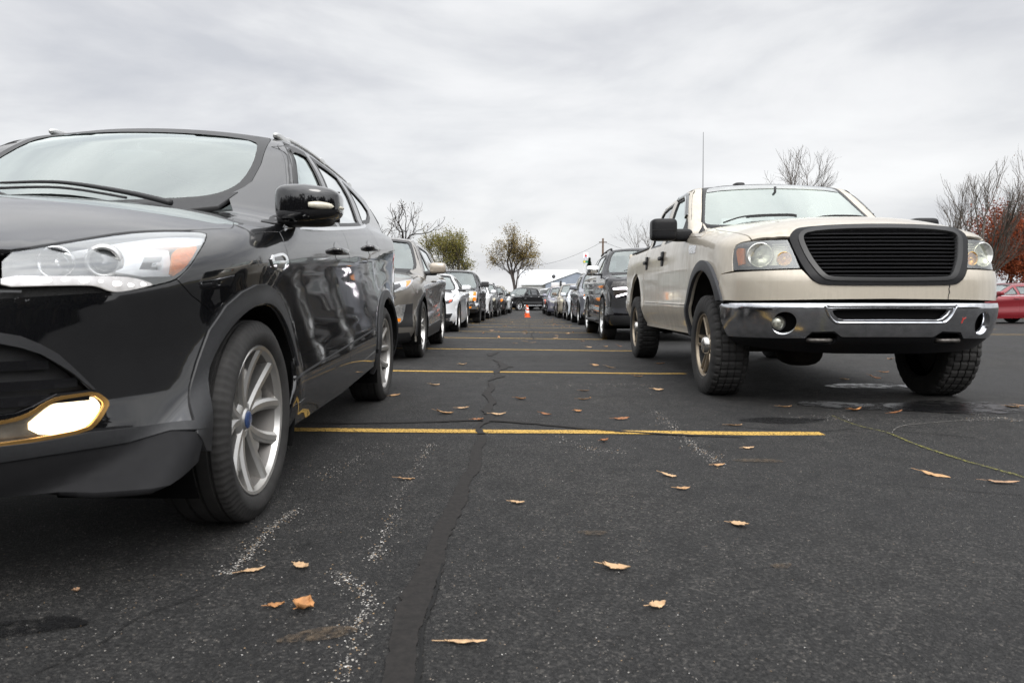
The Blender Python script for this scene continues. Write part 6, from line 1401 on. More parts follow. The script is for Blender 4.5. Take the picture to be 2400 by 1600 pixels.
def build_surface():
    yel=asphalt_like('worn yellow line paint',(.52,.325,.075),.8,.5,(75.,.40,.50,.96),sc=150.,var=.4)
    Y=[3.88,6.98,10.15,13.25,16.3,19.4,22.5,25.6,28.7]
    for i,y in enumerate(Y):
        xe=(1.68,1.60,1.53,1.50,1.5,1.45,1.4,1.4,1.4)[i]
        pts=[(x,y+.047*(x+.1)+.006*math.sin(3*x+i)) for x in np.linspace(-6.5,xe,14)]
        struct(strip(pts,.098,.004,'parking_line',yel,.03))
    for i in range(7):
        y=15.3+3.08*i; pts=[(x,y+.047*x) for x in np.linspace(7.2,12.6,8)]; struct(strip(pts,.10,.004,'parking_line',yel,.03))
    tar=asphalt_like('crack sealant',(.0125,.0108,.0098),.88,.3,sc=45.)
    crk=asphalt_like('open crack',(.006,.006,.006),.95,.2)
    cl=[(-.245,.6),(-.255,1.0),(-.265,1.34),(-.285,1.55),(-.29,1.75),(-.28,1.95),(-.285,2.12),(-.28,2.35),(-.265,2.6),(-.268,2.85),(-.245,3.05),(-.262,3.4),(-.250,3.62),(-.262,3.78)]
    struct(strip(cl,[.075,.075,.065,.06,.082,.072,.058,.066,.062,.05,.058,.048,.055,.04],.0035,'crack_sealant',tar,.10,8))
    struct(strip([(-.262,3.80),(-.30,4.0),(-.25,4.25),(-.28,4.6),(-.27,5.0),(-.33,5.4),(-.31,5.8),(-.36,6.1)],[.05,.03,.05,.07,.05,.07,.05,.02],.0055,'crack_sealant',tar,.22,8))
    struct(strip([(-.37,6.2),(-.30,6.6),(-.33,7.1),(-.26,7.5),(-.34,8.0),(-.44,8.4)],[.02,.09,.06,.13,.05,.02],.0055,'crack_sealant',tar,.3,8))
    struct(strip([(-.52,8.9),(-.50,9.3),(-.42,9.7)],[.05,.10,.03],.0055,'crack_sealant',tar,.3,8))
    struct(strip([(-1.6,3.99),(-1.0,4.05),(-.6,4.13),(-.28,4.22),(.05,4.12),(.40,3.97),(.75,3.88),(1.2,3.83)],[.03,.035,.03,.06,.04,.04,.03,.015],.0062,'crack_sealant',tar,.25,8))
    struct(strip([(-.235,1.0),(-.225,1.35),(-.245,1.55),(-.243,1.75),(-.25,1.95)],[.004,.012,.006,.010,.003],.0045,'crack',crk,.4,8))
    for path,w in (([(-1.02,1.30),(-.95,1.45),(-.93,1.58),(-.84,1.72),(-.80,1.86),(-.73,1.98),(-.68,2.1)],.0028),([(1.15,4.2),(1.6,4.0),(2.0,4.1),(2.5,3.85)],.008),([(-.9,7.6),(-.2,7.55),(.4,7.7),(1.3,7.5)],.012),([(-1.2,8.8),(-.6,8.75),(0,8.9),(.8,8.8),(1.7,8.95)],.012),([(2.4,10.2),(4,9.8),(6,10.1),(9,9.7)],.015),([(-.8,11.6),(.1,11.7),(1.2,11.5)],.02),([(.1,13),(.05,15),(.12,17),(.0,20),(.05,24)],.02),([(1.5,2.9),(2.0,2.75),(2.4,2.8)],.004)):
        struct(strip(path,w,.0045,'crack',crk,.45,8))
    moss=asphalt_like('mossy crack',(.17,.16,.035),.9,.6,(70.,.44,.56,1.),sc=220.,var=.6)
    a=[px_ground(u,v)[:2] for u,v in ((1950,975),(2010,998),(2080,1015),(2140,1040),(2220,1068),(2300,1092),(2400,1120),(2480,1148))]
    struct(strip(a,[.006,.012,.012,.018,.018,.020,.020,.018],.005,'mossy_crack',moss,.35,6))
    a=[px_ground(u,v)[:2] for u,v in ((2090,1016),(2110,1000),(2180,992),(2280,985),(2390,988))]
    struct(strip(a,.008,.0045,'crack',asphalt_like('pale crack',(.12,.115,.105),.9,.3,(70.,.42,.52,1.)),.4,6))
    # stains and damp patches
    st=asphalt_like('rust stain',(.085,.062,.040),.85,.4,(45.,.40,.62,.85))
    for (u,v,rx,ry,ro,s) in ((745,1490,.085,.030,.35,1),(1390,1250,.05,.02,0,2),(1830,1328,.03,.02,.4,4),(1780,1080,.12,.035,0,5)):
        p=px_ground(u,v); struct(blotch(p,rx,ry,ro,.0042,'stain',st,s))
    oil=asphalt_like('oil stain',(.006,.006,.0065),.45,.3,(30.,.38,.56,.95))
    for (u,v,rx,ry,ro,s) in ((70,1470,.11,.05,.2,6),(1850,985,.28,.10,.2,8),(2100,955,.6,.16,0,9)):
        p=px_ground(u,v); struct(blotch(p,rx,ry,ro,.0046,'oil_stain',oil,s))
    wet=asphalt_like('damp asphalt',(.012,.012,.013),.30,.25,(9.,.40,.55,.9),sc=120.)
    for (u,v,rx,ry,ro,s) in ((2245,955,.45,.32,.1,11),(2040,905,.40,.16,.05,12),(1950,950,.25,.14,0,13)):
        p=px_ground(u,v); struct(blotch(p,rx,ry,ro,.0052,'damp_patch',wet,s))
    # loose pale aggregate scattered along the ravelled seams (nobody could count it)
    V=[];F=[];mi=[]
    def stone(x,y,r):
        b=len(V); z=float(G(x,y)); k=5; a0=nrg.uniform(0,6)
        for i in range(k):
            a=a0+2*math.pi*i/k; q=r*nrg.uniform(.7,1.25); V.append((x+q*math.cos(a),y+q*math.sin(a),z+.001))
        V.append((x+r*.2*nrg.normal(),y+r*.2*nrg.normal(),z+r*nrg.uniform(.35,.8)))
        m=int(nrg.choice(4,p=[.45,.3,.13,.12]))
        for i in range(k): F.append((b+i,b+(i+1)%k,b+k)); mi.append(m)
    def seam(pts,n,sp,rs=(.0012,.0032)):
        P=catmull(np.array([px_ground(u,v)[:2] for u,v in pts]),8)
        for _ in range(n):
            k=nrg.uniform(0,len(P)-1.01); i=int(k); q=P[i]+(P[i+1]-P[i])*(k-i); q=q+nrg.normal(0,sp,2)*nrg.choice([.4,1,1.8]); stone(q[0],q[1],nrg.uniform(*rs))
    seam([(535,1345),(590,1290),(640,1235),(690,1195)],420,.016)
    seam([(800,1600),(835,1480),(860,1400),(790,1340)],420,.020,(.0012,.003))
    seam([(870,1310),(900,1260),(940,1160),(985,1080),(1010,1040)],420,.020)
    seam([(1540,965),(1575,1000),(1620,1040),(1690,1085)],420,.030,(.0018,.004))
    seam([(1300,1020),(1380,1050),(1450,1060)],120,.04,(.0018,.004)); seam([(760,1120),(820,1080),(900,1040)],160,.05,(.0015,.0035)); seam([(1780,985),(1900,975),(2000,985)],140,.07,(.002,.004))
    seam([(1300,905),(1450,900),(1600,910)],300,.12,(.002,.0045)); seam([(2260,985),(2330,978),(2390,985)],200,.06,(.002,.004))
    for _ in range(3000):
        y=1.15+abs(nrg.normal(0,1.5)); x=nrg.uniform(-1.5,.95)*y*.8+.2
        if -.33<x<-.2 and y<4 : continue
        d=math.sin(2.1*x+1.3*y)+math.sin(3.7*y-1.9*x)+math.sin(5*x+.7)
        if nrg.uniform(-2.2,2.6)<d: stone(x,y,nrg.uniform(.0008,.0019)*(1+.10*y))
    ms=[plain('pale stone',(.34,.32,.29),.8,var=.3),plain('grey stone',(.20,.19,.18),.8,var=.3),plain('tan stone',(.33,.22,.12),.8,var=.3),plain('white stone',(.55,.53,.50),.8,var=.2)]
    tag(mesh_obj('gravel',V,F,ms,smooth=False,mi=mi),'pale loose stone chips scattered over the worn asphalt','gravel',kind='stuff')
    # ground beyond the lot
    gr=plain('dry autumn grass',(.085,.075,.035),.95,var=.5,sc=1.2)
    def sheet(name,x0,x1,y0,y1,z,m,nx=8,ny=8):
        V=[(x,y,float(G(x,y))+z) for y in np.linspace(y0,y1,ny) for x in np.linspace(x0,x1,nx)]
        struct(mesh_obj(name,V,[(j*nx+i,j*nx+i+1,(j+1)*nx+i+1,(j+1)*nx+i) for j in range(ny-1) for i in range(nx-1)],m))
    sheet('lawn',17,120,33.5,60,.02,gr); sheet('field',-200,200,72,500,.02,gr,12,12)
LEAFM=[]
def leaf_mats():
    if not LEAFM:
        for i,c in enumerate(((.46,.27,.13),(.52,.34,.19),(.40,.19,.07),(.36,.22,.13),(.28,.12,.05))): LEAFM.append(plain('dead leaf %s'%'tan sand rust dun brown'.split()[i],c,.7,var=.3,sc=35,bump=.3))
    return LEAFM
def leaf(x,y,ln,wd,ang,curl,mi,seed,label,shape=0):
    r=np.random.default_rng(seed); n=11; V=[];F=[]
    for i in range(n):
        t=i/(n-1); w=wd/2*(math.sin(math.pi*t**.85)**(.75 if shape==0 else .55))*(1+.14*r.normal()*(shape>0)); xx=(t-.5)*ln
        zc=curl*ln*((2*t-1)**2)*.55+.003
        for k,s in enumerate((-1,-.5,0,.5,1)):
            V.append((xx+.04*ln*r.normal()*(abs(s)>.9),s*w,zc+curl*wd*abs(s)**1.6*.9+.0015*r.normal()))
    for i in range(n-1):
        for k in range(4): F.append((i*5+k,i*5+k+1,i*5+k+6,i*5+k+5))
    b=len(V); sx=-.5*ln
    for i in range(5): t=i/4; V+=[(sx-t*ln*.32,.0012,zc*0+curl*ln*.55+.003+t*ln*.10*curl*2),(sx-t*ln*.32,-.0012,curl*ln*.55+.003+t*ln*.10*curl*2)]
    for i in range(4): F.append((b+2*i,b+2*i+1,b+2*i+3,b+2*i+2))
    o=mesh_obj('fallen_leaf',V,F,leaf_mats()[mi]); md=o.modifiers.new('thick','SOLIDIFY'); md.thickness=.0012
    o.location=(x,y,float(G(x,y))+.002); o.rotation_euler=(r.normal()*.12,r.normal()*.12,ang)
    return tag(o,label,'leaf','dead leaves fallen on the asphalt')
def build_leaves():
    near=[(593,1340,.075,.018,.35,.10,1,0,'long tan leaf, left one of the pair nearest the black SUV wheel'),(708,1331,.058,.030,.1,.12,1,1,'short tan leaf right of the long one by the black SUV wheel'),
     (648,1423,.048,.018,-.1,.15,2,0,'small orange leaf touching the tip of the broad leaf'),(709,1427,.062,.056,1.1,.22,2,1,'broad orange curled leaf in the left foreground'),(1090,1508,.105,.020,.05,.05,1,0,'long pale leaf just right of the tar strip, at the bottom edge'),
     (178,1388,.022,.014,1.2,.2,3,0,'little brown leaf scrap near the dark oil stain'),(952,1124,.085,.022,.08,.06,0,0,'slim tan leaf left of the tar strip below the first yellow line'),(1213,1180,.060,.024,-.2,.12,1,0,'tan leaf alone right of the tar strip'),
     (1444,1334,.090,.030,-.35,.12,1,1,'large pale leaf in the middle of the foreground'),(1539,1423,.058,.026,.2,.15,1,1,'pale leaf with upright stalk, nearest right of centre'),(1733,1232,.075,.040,-.5,.12,1,0,'pale oval leaf in the right foreground'),
     (1567,1116,.080,.024,-.3,.1,1,0,'slim leaf, upper of the two right of centre'),(1600,1147,.065,.020,.1,.12,0,1,'slim leaf, lower of the two right of centre'),(1684,1092,.075,.020,.15,.1,0,0,'leaf at the lower end of the pale ravelled streak'),
     (1754,1052,.072,.026,.25,.12,1,0,'leaf below the right end of the first yellow line'),(1722,998,.10,.028,.1,.1,0,0,'leaf touching the first yellow line from behind'),(2191,1115,.13,.034,-.25,.08,0,0,'long leaf below the mossy crack'),
     (2350,1133,.14,.028,-.3,.1,3,0,'dull leaf on the mossy crack at the right edge'),(1417,1035,.05,.03,.2,.2,4,1,'dark brown leaf just under the first yellow line'),(1354,965,.06,.035,.2,.2,2,1,'rust leaf with raised edge behind the first yellow line'),
     (2005,963,.15,.045,.1,.16,2,1,'red-brown leaf on the damp patch under the beige pickup'),(2100,968,.10,.03,0,.1,4,0,'brown leaf on the damp patch right of the red-brown one')]
    for k,(u,v,l,w,a,c,m,sh,lab) in enumerate(near):
        p=px_ground(u,v); leaf(p[0],p[1],l*.88,w*.95,a+nrg.normal(0,.25),c*nrg.uniform(.7,1.5),m,100+k,lab,sh)
    mid=[(1457,983),(1279,973),(1168,973),(1086,958),(1042,970),(1370,917),(1371,937),(1542,915),(1085,855),(1018,903),(926,928),(1840,955),(1548,853),(1395,857),(1430,862),(1250,803),(1232,801),(1208,805),(1305,787),(1268,781),(1283,781),(1365,800),(1380,814),(1420,813),(1452,812),(1230,782),(1170,778),(1495,883),(1220,936),(1120,985),(2372,955),(2395,952),(2072,873),(2050,886),(1980,890)]
    for k,(u,v) in enumerate(mid):
        p=px_ground(u,v); leaf(p[0],p[1],nrg.uniform(.07,.11),nrg.uniform(.025,.045),nrg.uniform(-.5,.5),nrg.uniform(.08,.2),int(nrg.integers(0,5)),200+k,'small tan leaf lying further up the lane between the two rows',int(nrg.integers(0,2)))
    for k in range(60):
        y=nrg.uniform(6,31); x=nrg.uniform(4.2,min(7.5+.5*y,24)); leaf(x,y,nrg.uniform(.08,.13),nrg.uniform(.03,.06),nrg.uniform(0,3),nrg.uniform(.08,.2),int(nrg.integers(0,5)),300+k,'small brown leaf on the open asphalt right of the beige pickup',int(nrg.integers(0,2)))
    for k in range(26):
        y=nrg.uniform(13,33); leaf(nrg.uniform(-1.2,1.2),y,nrg.uniform(.08,.12),nrg.uniform(.03,.05),nrg.uniform(0,3),.15,int(nrg.integers(0,5)),400+k,'small tan leaf lying further up the lane between the two rows',0)
# ------------------------------------------------------------------ trees
def grow(seed,h,spread,levels=5,trunk=.3,r0=.12,split=(3,4),up=.35,lean=(0,0),gn=.74,kink=.16,rmin=.006,stems=1,tip=None,droop=0.):
    r=np.random.default_rng(seed); segs=[];tips=[]
    def br(p,d,l,rad,lv):
        n=4 if lv<levels-1 else 3; pts=[p]; q=p.copy(); dd=d.copy()
        for i in range(n):
            dd=dd+r.normal(0,kink,3)*(.6 if lv==0 else 1)+np.array([0,0,(up if lv>0 else .1)*.18-droop*.05*lv]); dd/=np.linalg.norm(dd); q=q+dd*l/n; pts.append(q)
        rr=np.linspace(rad,max(rad*.62,rmin*.6),n+1); segs.append((np.array(pts),rr,lv))
        if lv>=levels: tips.append((pts[-1],dd)); tips.append((pts[-2],dd)); return
        k=int(r.integers(split[0],split[1]+1))
        for i in range(k):
            t=1. if i==0 else r.uniform(.35,1.); base=pts[min(n,max(1,int(round(t*n))))]
            ax=r.normal(0,1,3); ax-=ax@dd*dd; ax/=np.linalg.norm(ax); sp=spread*(.45 if i==0 else 1)*r.uniform(.7,1.25)
            nd=dd*math.cos(sp)+ax*math.sin(sp); br(base,nd/np.linalg.norm(nd),l*gn*r.uniform(.75,1.1),max(rad*(.70 if i==0 else .52),rmin),lv+1)
    tl=h*trunk
    for s in range(stems):
        a=r.uniform(0,6.28); d=np.array([lean[0]+(.22*math.cos(a) if stems>1 else 0),lean[1]+(.22*math.sin(a) if stems>1 else 0),1.]); br(np.array([.08*math.cos(a)*(stems>1),.08*math.sin(a)*(stems>1),-.1]),d/np.linalg.norm(d),tl,r0*(1 if stems==1 else r.uniform(.6,1)),0)
    top=max(s[0][:,2].max() for s in segs); k=h/top
    return [(a*k,b,c) for a,b,c in segs],[(p*k,d) for p,d in tips]
def leafcloud(tips,n,sz,spread,seed,keep=None,flat=.0):
    r=np.random.default_rng(seed); V=[];F=[];mi=[]; T=np.array([t[0] for t in tips])
    for _ in range(n):
        c=T[r.integers(len(T))]+r.normal(0,spread,3)
        if keep is not None and r.uniform()>keep(c): continue
        a=r.normal(0,1,3);a/=np.linalg.norm(a);b=np.cross(a,r.normal(0,1,3));b/=np.linalg.norm(b); s=sz*r.uniform(.6,1.3); w=s*r.uniform(.4,.65)
        i=len(V); V+=[c-a*s/2,c+b*w/2,c+a*s/2,c-b*w/2]; F.append((i,i+1,i+2,i+3)); mi.append(int(r.integers(0,3)))
    return V,F,mi
def tree(name,label,base,h,seed,bark,leafm=None,n=0,sz=.12,lsp=.25,group=None,keep=None,**k):
    root=empty(name,base); tag(root,label,'tree',group); segs,tips=grow(seed,h,**k); lv=k.get('levels',5)
    a=MB();b=MB()
    for pts,rr,l in segs: (a if l<=1 else b).tube(pts,rr,7 if l<=1 else (4 if l<3 else 3),cap=False)
    a.build('trunk',bark,root,smooth=True); b.build('branches',bark,root,smooth=True)
    if leafm: V,F,mi=leafcloud(tips,n,sz,lsp,seed,keep); mesh_obj('crown',V,F,leafm,root,smooth=False,mi=mi)
    return root
def lm(name,cols):
    out=[]
    for i,c in enumerate(cols):
        nm=name+' abc'[i+1]
        if nm in MAT: out.append(MAT[nm]); continue
        m,nt,o=nodes(nm); d=N_(nt,'BsdfDiffuse'); d.inputs[0].default_value=rgb(*c); t=N_(nt,'BsdfTranslucent'); t.inputs[0].default_value=rgb(*[min(1,q*1.2) for q in c]); mx=N_(nt,'MixShader'); mx.inputs[0].default_value=.35; L_(nt,d,mx,0,1);L_(nt,t,mx,0,2);L_(nt,mx,o); MAT[nm]=m; out.append(m)
    return out
def gz(x,y): return float(G(x,y))
def build_trees():
    bark=plain('dark bark',(.055,.045,.040),.95,var=.35,sc=10); grey=plain('grey bark',(.10,.085,.072),.95,var=.3,sc=10)
    def place(u,dist): p=px_at(u,690,dist); return (p[0],p[1],gz(p[0],p[1]))
    top=lambda v,dist: .787-dist*math.tan(math.atan((v-800)/1620)+R_(4.16))
    def hh(v,u,dist): return top(v,dist)-place(u,dist)[2]
    b=place(945,32); tree('bare_tree','bare dark branched tree with a few clinging leaves, behind the bronze crossover',b,hh(478,945,32),5,bark,lm('brown clinging leaf',[(.09,.05,.03),(.12,.07,.04),(.07,.04,.03)]),170,.09,.06,spread=.62,levels=5,trunk=.30,r0=.11,split=(3,3),up=.5,kink=.24,rmin=.007,gn=.74)
    lg=lm('yellow green leaf',[(.19,.175,.055),(.25,.21,.075),(.14,.14,.045)]); lb=lm('olive gold leaf',[(.22,.17,.065),(.28,.205,.085),(.16,.125,.05)])
    b=place(1052,60); tree('leafy_tree','yellow-green thinly leaved tree, left of the two leafy trees',b,hh(529,1052,60),21,grey,lg,12500,.135,.22,spread=.44,levels=5,trunk=.28,r0=.13,split=(3,4),up=.55,rmin=.012,gn=.70,stems=2,keep=lambda c:.45+.55*min(1,max(0,(c[2]-2.2)/3)))
    b=place(1212,70); tree('leafy_tree','golden olive leafy tree with open lower right boughs, behind the black crew cab',b,hh(525,1212,70),33,bark,lb,9000,.14,.27,spread=.50,levels=5,trunk=.30,r0=.19,split=(3,4),up=.40,rmin=.014,gn=.74,keep=lambda c:.9 if (c[2]>5 or c[0]<.2) else .38)
    b=place(1128,66); tree('sapling','spindly thin-leaved sapling between the two leafy trees',b,2.9,8,grey,lg,500,.11,.2,spread=.5,levels=4,trunk=.3,r0=.05,split=(3,3),up=.4,rmin=.008)
    # bush
    root=empty('bush',place(1166,64)); tag(root,'round olive bush with dry grass at its foot, left of the black crew cab','bush')
    V=[];F=[];mi=[]; r=np.random.default_rng(4)
    lob=[(-.7,0,.9,.75,.8),(.1,.1,1.1,.9,.95),(.75,-.1,.85,.65,.75),(1.05,0,.55,.45,.55),(-1.1,.1,.6,.5,.6),(-.2,-.3,1.35,.65,.55)]
    for _ in range(9000):
        cx,cy,cz,rx,rz_=lob[r.integers(len(lob))]; d=r.normal(0,1,3);d/=np.linalg.norm(d); q=r.uniform(.5,1.08)**.6; c=np.array([cx+d[0]*rx*q,cy+d[1]*rx*q,max(.05,cz+d[2]*rz_*q)])
        a=r.normal(0,1,3);a/=np.linalg.norm(a);b_=np.cross(a,r.normal(0,1,3));b_/=np.linalg.norm(b_);s=.12*r.uniform(.6,1.3);i=len(V); V+=[c-a*s/2,c+b_*s*.3,c+a*s/2,c-b_*s*.3];F.append((i,i+1,i+2,i+3));mi.append(int(r.integers(0,3)))
    mesh_obj('crown',V,F,lm('olive bush leaf',[(.12,.11,.026),(.16,.135,.036),(.085,.088,.022)]),root,smooth=False,mi=mi)
    mb=MB()
    for i in range(14):
        a=r.uniform(0,6.28); mb.tube([(0,0,0),(.5*math.cos(a),.5*math.sin(a),.6),(.9*math.cos(a),.9*math.sin(a),1.2)],[.03,.02,.008],4)
    mb.build('stems',bark,root)
    V=[];F=[]; o=place(1180,62)
    for i in range(1600):
        x=r.normal(0,.55);y=r.normal(0,.25);h_=r.uniform(.3,.95)*math.exp(-x*x/.8);a=r.uniform(0,6.28);b=len(V);V+=[(x,y,0),(x+.02*math.cos(a),y+.02*math.sin(a),0),(x+r.normal(0,.12),y+r.normal(0,.12),h_)];F.append((b,b+1,b+2))
    g=mesh_obj('dry_grass',V,F,plain('straw grass',(.30,.21,.09),.9,var=.3),smooth=False); g.location=o; tag(g,'straw-coloured tall dry grass beside the olive bush','grass',kind='stuff')
    # conifer
    def conifer(u,d,v,label,wid,seed):
        b=place(u,d); h=hh(v,u,d); root=empty('conifer',b); tag(root,label,'tree'); r=np.random.default_rng(seed); mb=MB(); mb.tube([(0,0,-.1),(0,0,h*.98)],[.12,.015],6); mb.build('trunk',bark,root); V=[];F=[];mi=[]
        for i in range(5200):
            t=r.uniform(.05,1)**.8; a=r.uniform(0,6.28); tier=.72+.28*math.cos(t*h*5.); rr=wid*(1-t)*tier*r.uniform(.25,1.)**.5+.03; c=np.array([rr*math.cos(a),rr*math.sin(a),t*h-rr*.25]); d_=np.array([math.cos(a),math.sin(a),-.25+r.normal(0,.3)]);d_/=np.linalg.norm(d_); s=.30*r.uniform(.5,1.2);n=np.cross(d_,r.normal(0,1,3));n/=np.linalg.norm(n);k=len(V);V+=[c-d_*s*.5,c+n*s*.12,c+d_*s*.5,c-n*s*.12];F.append((k,k+1,k+2,k+3));mi.append(int(r.integers(0,3)))
        mesh_obj('crown',V,F,lm('spruce needle',[(.022,.035,.018),(.03,.045,.024),(.015,.025,.014)]),root,smooth=False,mi=mi)
    conifer(1381,92,604,'small dark spruce behind the service station sign',1.7,3)
    # bare trees at right
    b=place(1892,36); tree('bare_tree','bare grey tree rising behind the cab of the beige pickup',b,hh(338,1892,36),41,grey,spread=.50,levels=6,trunk=.26,r0=.11,split=(3,4),up=.50,kink=.15,rmin=.0042,gn=.78)
    b=place(2264,38); tree('bare_tree','tall bare many-stemmed tree left of the red-brown oak',b,hh(362,2264,38),55,grey,spread=.38,levels=6,trunk=.28,r0=.16,split=(3,3),up=.6,kink=.11,rmin=.0045,gn=.79,stems=2)
    b=place(2435,44); tree('bare_tree','bare tree at the right edge above the red-brown oak',b,hh(300,2435,44),61,grey,lm('rust sparse leaf',[(.14,.07,.035),(.17,.09,.05),(.10,.05,.03)]),1300,.10,.2,spread=.46,levels=6,trunk=.28,r0=.14,split=(3,4),up=.5,kink=.12,rmin=.0048,gn=.78)
    ro=lm('red brown oak leaf',[(.23,.062,.030),(.29,.085,.04),(.15,.042,.024)])
    b=place(2425,46); tree('oak_tree','red-brown leafed oak at the right edge above the crimson sedan',b,hh(440,2425,46),71,bark,ro,28000,.16,.34,spread=.62,levels=5,trunk=.20,r0=.20,split=(4,4),up=.2,rmin=.012,gn=.80)
    b=place(2352,50); tree('oak_tree','smaller red-brown oak left of the large one',b,hh(540,2352,50),73,bark,ro,13000,.15,.30,spread=.66,levels=5,trunk=.16,r0=.12,split=(3,4),up=.2,rmin=.010,gn=.80)
    b=place(1505,62); tree('bare_tree','small bare tree behind the mirror of the beige pickup',b,hh(500,1505,62),81,grey,spread=.48,levels=5,trunk=.26,r0=.09,split=(3,4),up=.5,kink=.14,rmin=.006,gn=.77)
def build_wood():
    # distant dark wood behind the photographer, unseen, added to darken the paintwork's reflections
    r=np.random.default_rng(12); V=[];F=[];mi=[]
    n=160
    for i in range(n):
        a=math.pi*(1.08+.84*i/(n-1)); d=34+6*r.normal()*.4; x=d*math.cos(a)*1.3;y=d*math.sin(a); h=5.5+2.5*math.sin(i*.5)+1.5*r.normal()
        for k in range(70):
            c=np.array([x+r.normal(0,2.6),y+r.normal(0,2.),gz(0,y)+abs(r.uniform(0,1))**.8*max(3,h)]); q=r.normal(0,1,3);q/=np.linalg.norm(q);b=np.cross(q,r.normal(0,1,3));b/=np.linalg.norm(b);s=r.uniform(.9,1.7);j=len(V);V+=[c-q*s,c+b*s*.6,c+q*s,c-b*s*.6];F.append((j,j+1,j+2,j+3));mi.append(int(r.integers(0,3)))
    tag(mesh_obj('unseen_woods',V,F,lm('dark wood leaf',[(.030,.030,.020),(.045,.036,.024),(.022,.022,.016)]),smooth=False,mi=mi),'unseen dark wood behind the camera, added to darken reflections in the paint','unseen_woods',kind='stuff')
def build_far():
    M=std_mats(); wht=plain('white metal wall',(.55,.56,.56),.55,var=.08,sc=2.); blu=plain('blue grey metal wall',(.29,.33,.40),.5,var=.08,sc=2.); rf=plain('white metal roof',(.72,.74,.76),.35,.2,var=.05,sc=2.)
    D=96.; gx=lambda u,d=D:float(px_at(u,690,d)[0]); top=lambda v,dist: .787-dist*math.tan(math.atan((v-800)/1620)+R_(4.16)); g0=-.85
    # gabled metal shed: blue gable faces the lane, white flank and roof run off to the left
    root=empty('metal_shed',(gx(1352),D,g0)); tag(root,'long low metal shed with white roof and blue gable beyond the lot','building')
    X=gx(1352); xl=gx(1279)-X; xr=-xl; ze=top(666,D)-g0; zr=top(639,D)-g0
    mb=MB(); mb.prism([(xl,0),(xr,0),(xr,ze),(0,zr),(xl,ze)],0,.15,axis='y')
    for i in range(29):
        x=xl+(xr-xl)*i/28; z=ze+(zr-ze)*(1-abs(x)/abs(xl)); mb.box((x,-.02,z/2),(.06,.05,z-.04))
    mb.build('gable_wall',blu,root)
    mb=MB(); 
    for s in(-1,1):
        P=[(0,-.15,zr+.05),(s*abs(xl)*1.06,-.15,ze-.02),(s*abs(xl)*1.06,30,ze-.02),(0,30,zr+.05)]; Q=[(a,b,c+.08) for a,b,c in P]; mb.add(P+Q,[(0,1,2,3),(4,5,6,7),(0,1,5,4),(1,2,6,5),(2,3,7,6)])
    mb.build('roof',rf,root)
    root=empty('metal_shed',(gx(1230),D+4,g0)); tag(root,'white flank of a longer shed behind the golden olive tree','building')
    x1=gx(1350,D+4)-gx(1230,D+4); ze=top(668,D+4)-g0; zr=top(649,D+4)-g0; mb=MB(); mb.box((x1/2,0,ze/2),(x1+1,.2,ze))
    for i in range(40): mb.box((x1*i/39,-.12,ze/2),(.05,.06,ze-.06))
    mb.build('wall',wht,root); mb=MB(); P=[(-.8,-.4,ze),(x1+.8,-.4,ze),(x1+.8,9,zr+1.2),(-.8,9,zr+1.2)];Q=[(a,b,c+.1) for a,b,c in P];mb.add(P+Q,[(0,1,2,3),(4,5,6,7),(0,1,5,4),(1,2,6,5),(3,0,4,7)]); mb.build('roof',rf,root)
    mb=MB(); mb.box((gx(1218,D)-gx(1230,D+4)+.3,-.2,ze*.4),(.7,.1,.9)); mb.build('shutter',plain('brown door',(.14,.08,.05),.6),root)
    # utility pole with wires
    d=82.; root=empty('utility_pole',(gx(1412,d),d,g0)); tag(root,'brown wooden utility pole with wires above the large black SUV','pole')
    h=top(559,d)-g0; mb=MB(); mb.tube([(0,0,-.2),(0,0,h)],[.16,.11],10); mb.build('pole',plain('weathered pole wood',(.10,.065,.045),.9,var=.3,sc=8),root,smooth=True)
    mb=MB(); mb.box((0,0,h-.45),(.9,.09,.11)); mb.build('crossarm',plain('weathered pole wood',(.10,.065,.045),.9,var=.3,sc=8),root)
    for (u,v,dd) in ((1278,619,96.),(1560,600,70.)):
        e=px_at(u,v,dd)-np.array([gx(1412,d),d,g0]); a=np.array([0,0,h-.35]); t=np.linspace(0,1,16)[:,None]; P=a+(e-a)*t; P[:,2]-=.35*(4*t[:,0]*(1-t[:,0])); mb=MB(); mb.tube(P,.016,4); mb.build('wire',plain('cable',(.05,.05,.055),.7),root)
    # service station sign
    d=120.; root=empty('station_sign',(gx(1372,d),d,g0)); tag(root,'service station pole sign, white panel with red triangle over a price board','sign')
    k=d/1620.; zz=lambda v: top(v,d)-g0; mb=MB()
    for x in(-3.6*k,3.6*k): mb.tube([(x,0,-.2),(x,0,zz(593))],.09,6)
    mb.build('pole',wht,root); mb=MB(); mb.box((0,-.15,(zz(592)+zz(606))/2),(10.5*k,.3,zz(592)-zz(606))); mb.build('sign_panel',plain('sign white',(.8,.8,.8),.4),root)
    c=(zz(592)+zz(606))/2; H_=zz(594)-zz(602)
    mb=MB(); mb.prism([(-3.0*k,c-H_*.35),(3.0*k,c-H_*.35),(0,c+H_*.6)],-.34,-.31,axis='y'); mb.build('red_triangle',plain('sign red',(.60,.03,.04),.4),root)
    mb=MB(); mb.prism([(-3.0*k,c-H_*.35),(0,c-H_*.35),(0,c+H_*.6)],-.352,-.342,axis='y'); mb.build('orange_facet',plain('sign dark red',(.42,.02,.03),.4),root)
    mb=MB(); mb.box((0,-.33,c-H_*.62),(6.5*k,.02,1.3*k)); mb.build('name_band',plain('sign blue',(.05,.10,.35),.4),root)
    mb=MB(); mb.box((0,-.1,(zz(611)+zz(616))/2),(12.5*k,.25,zz(611)-zz(616))); mb.build('price_board',plain('board green',(.03,.20,.10),.4),root)
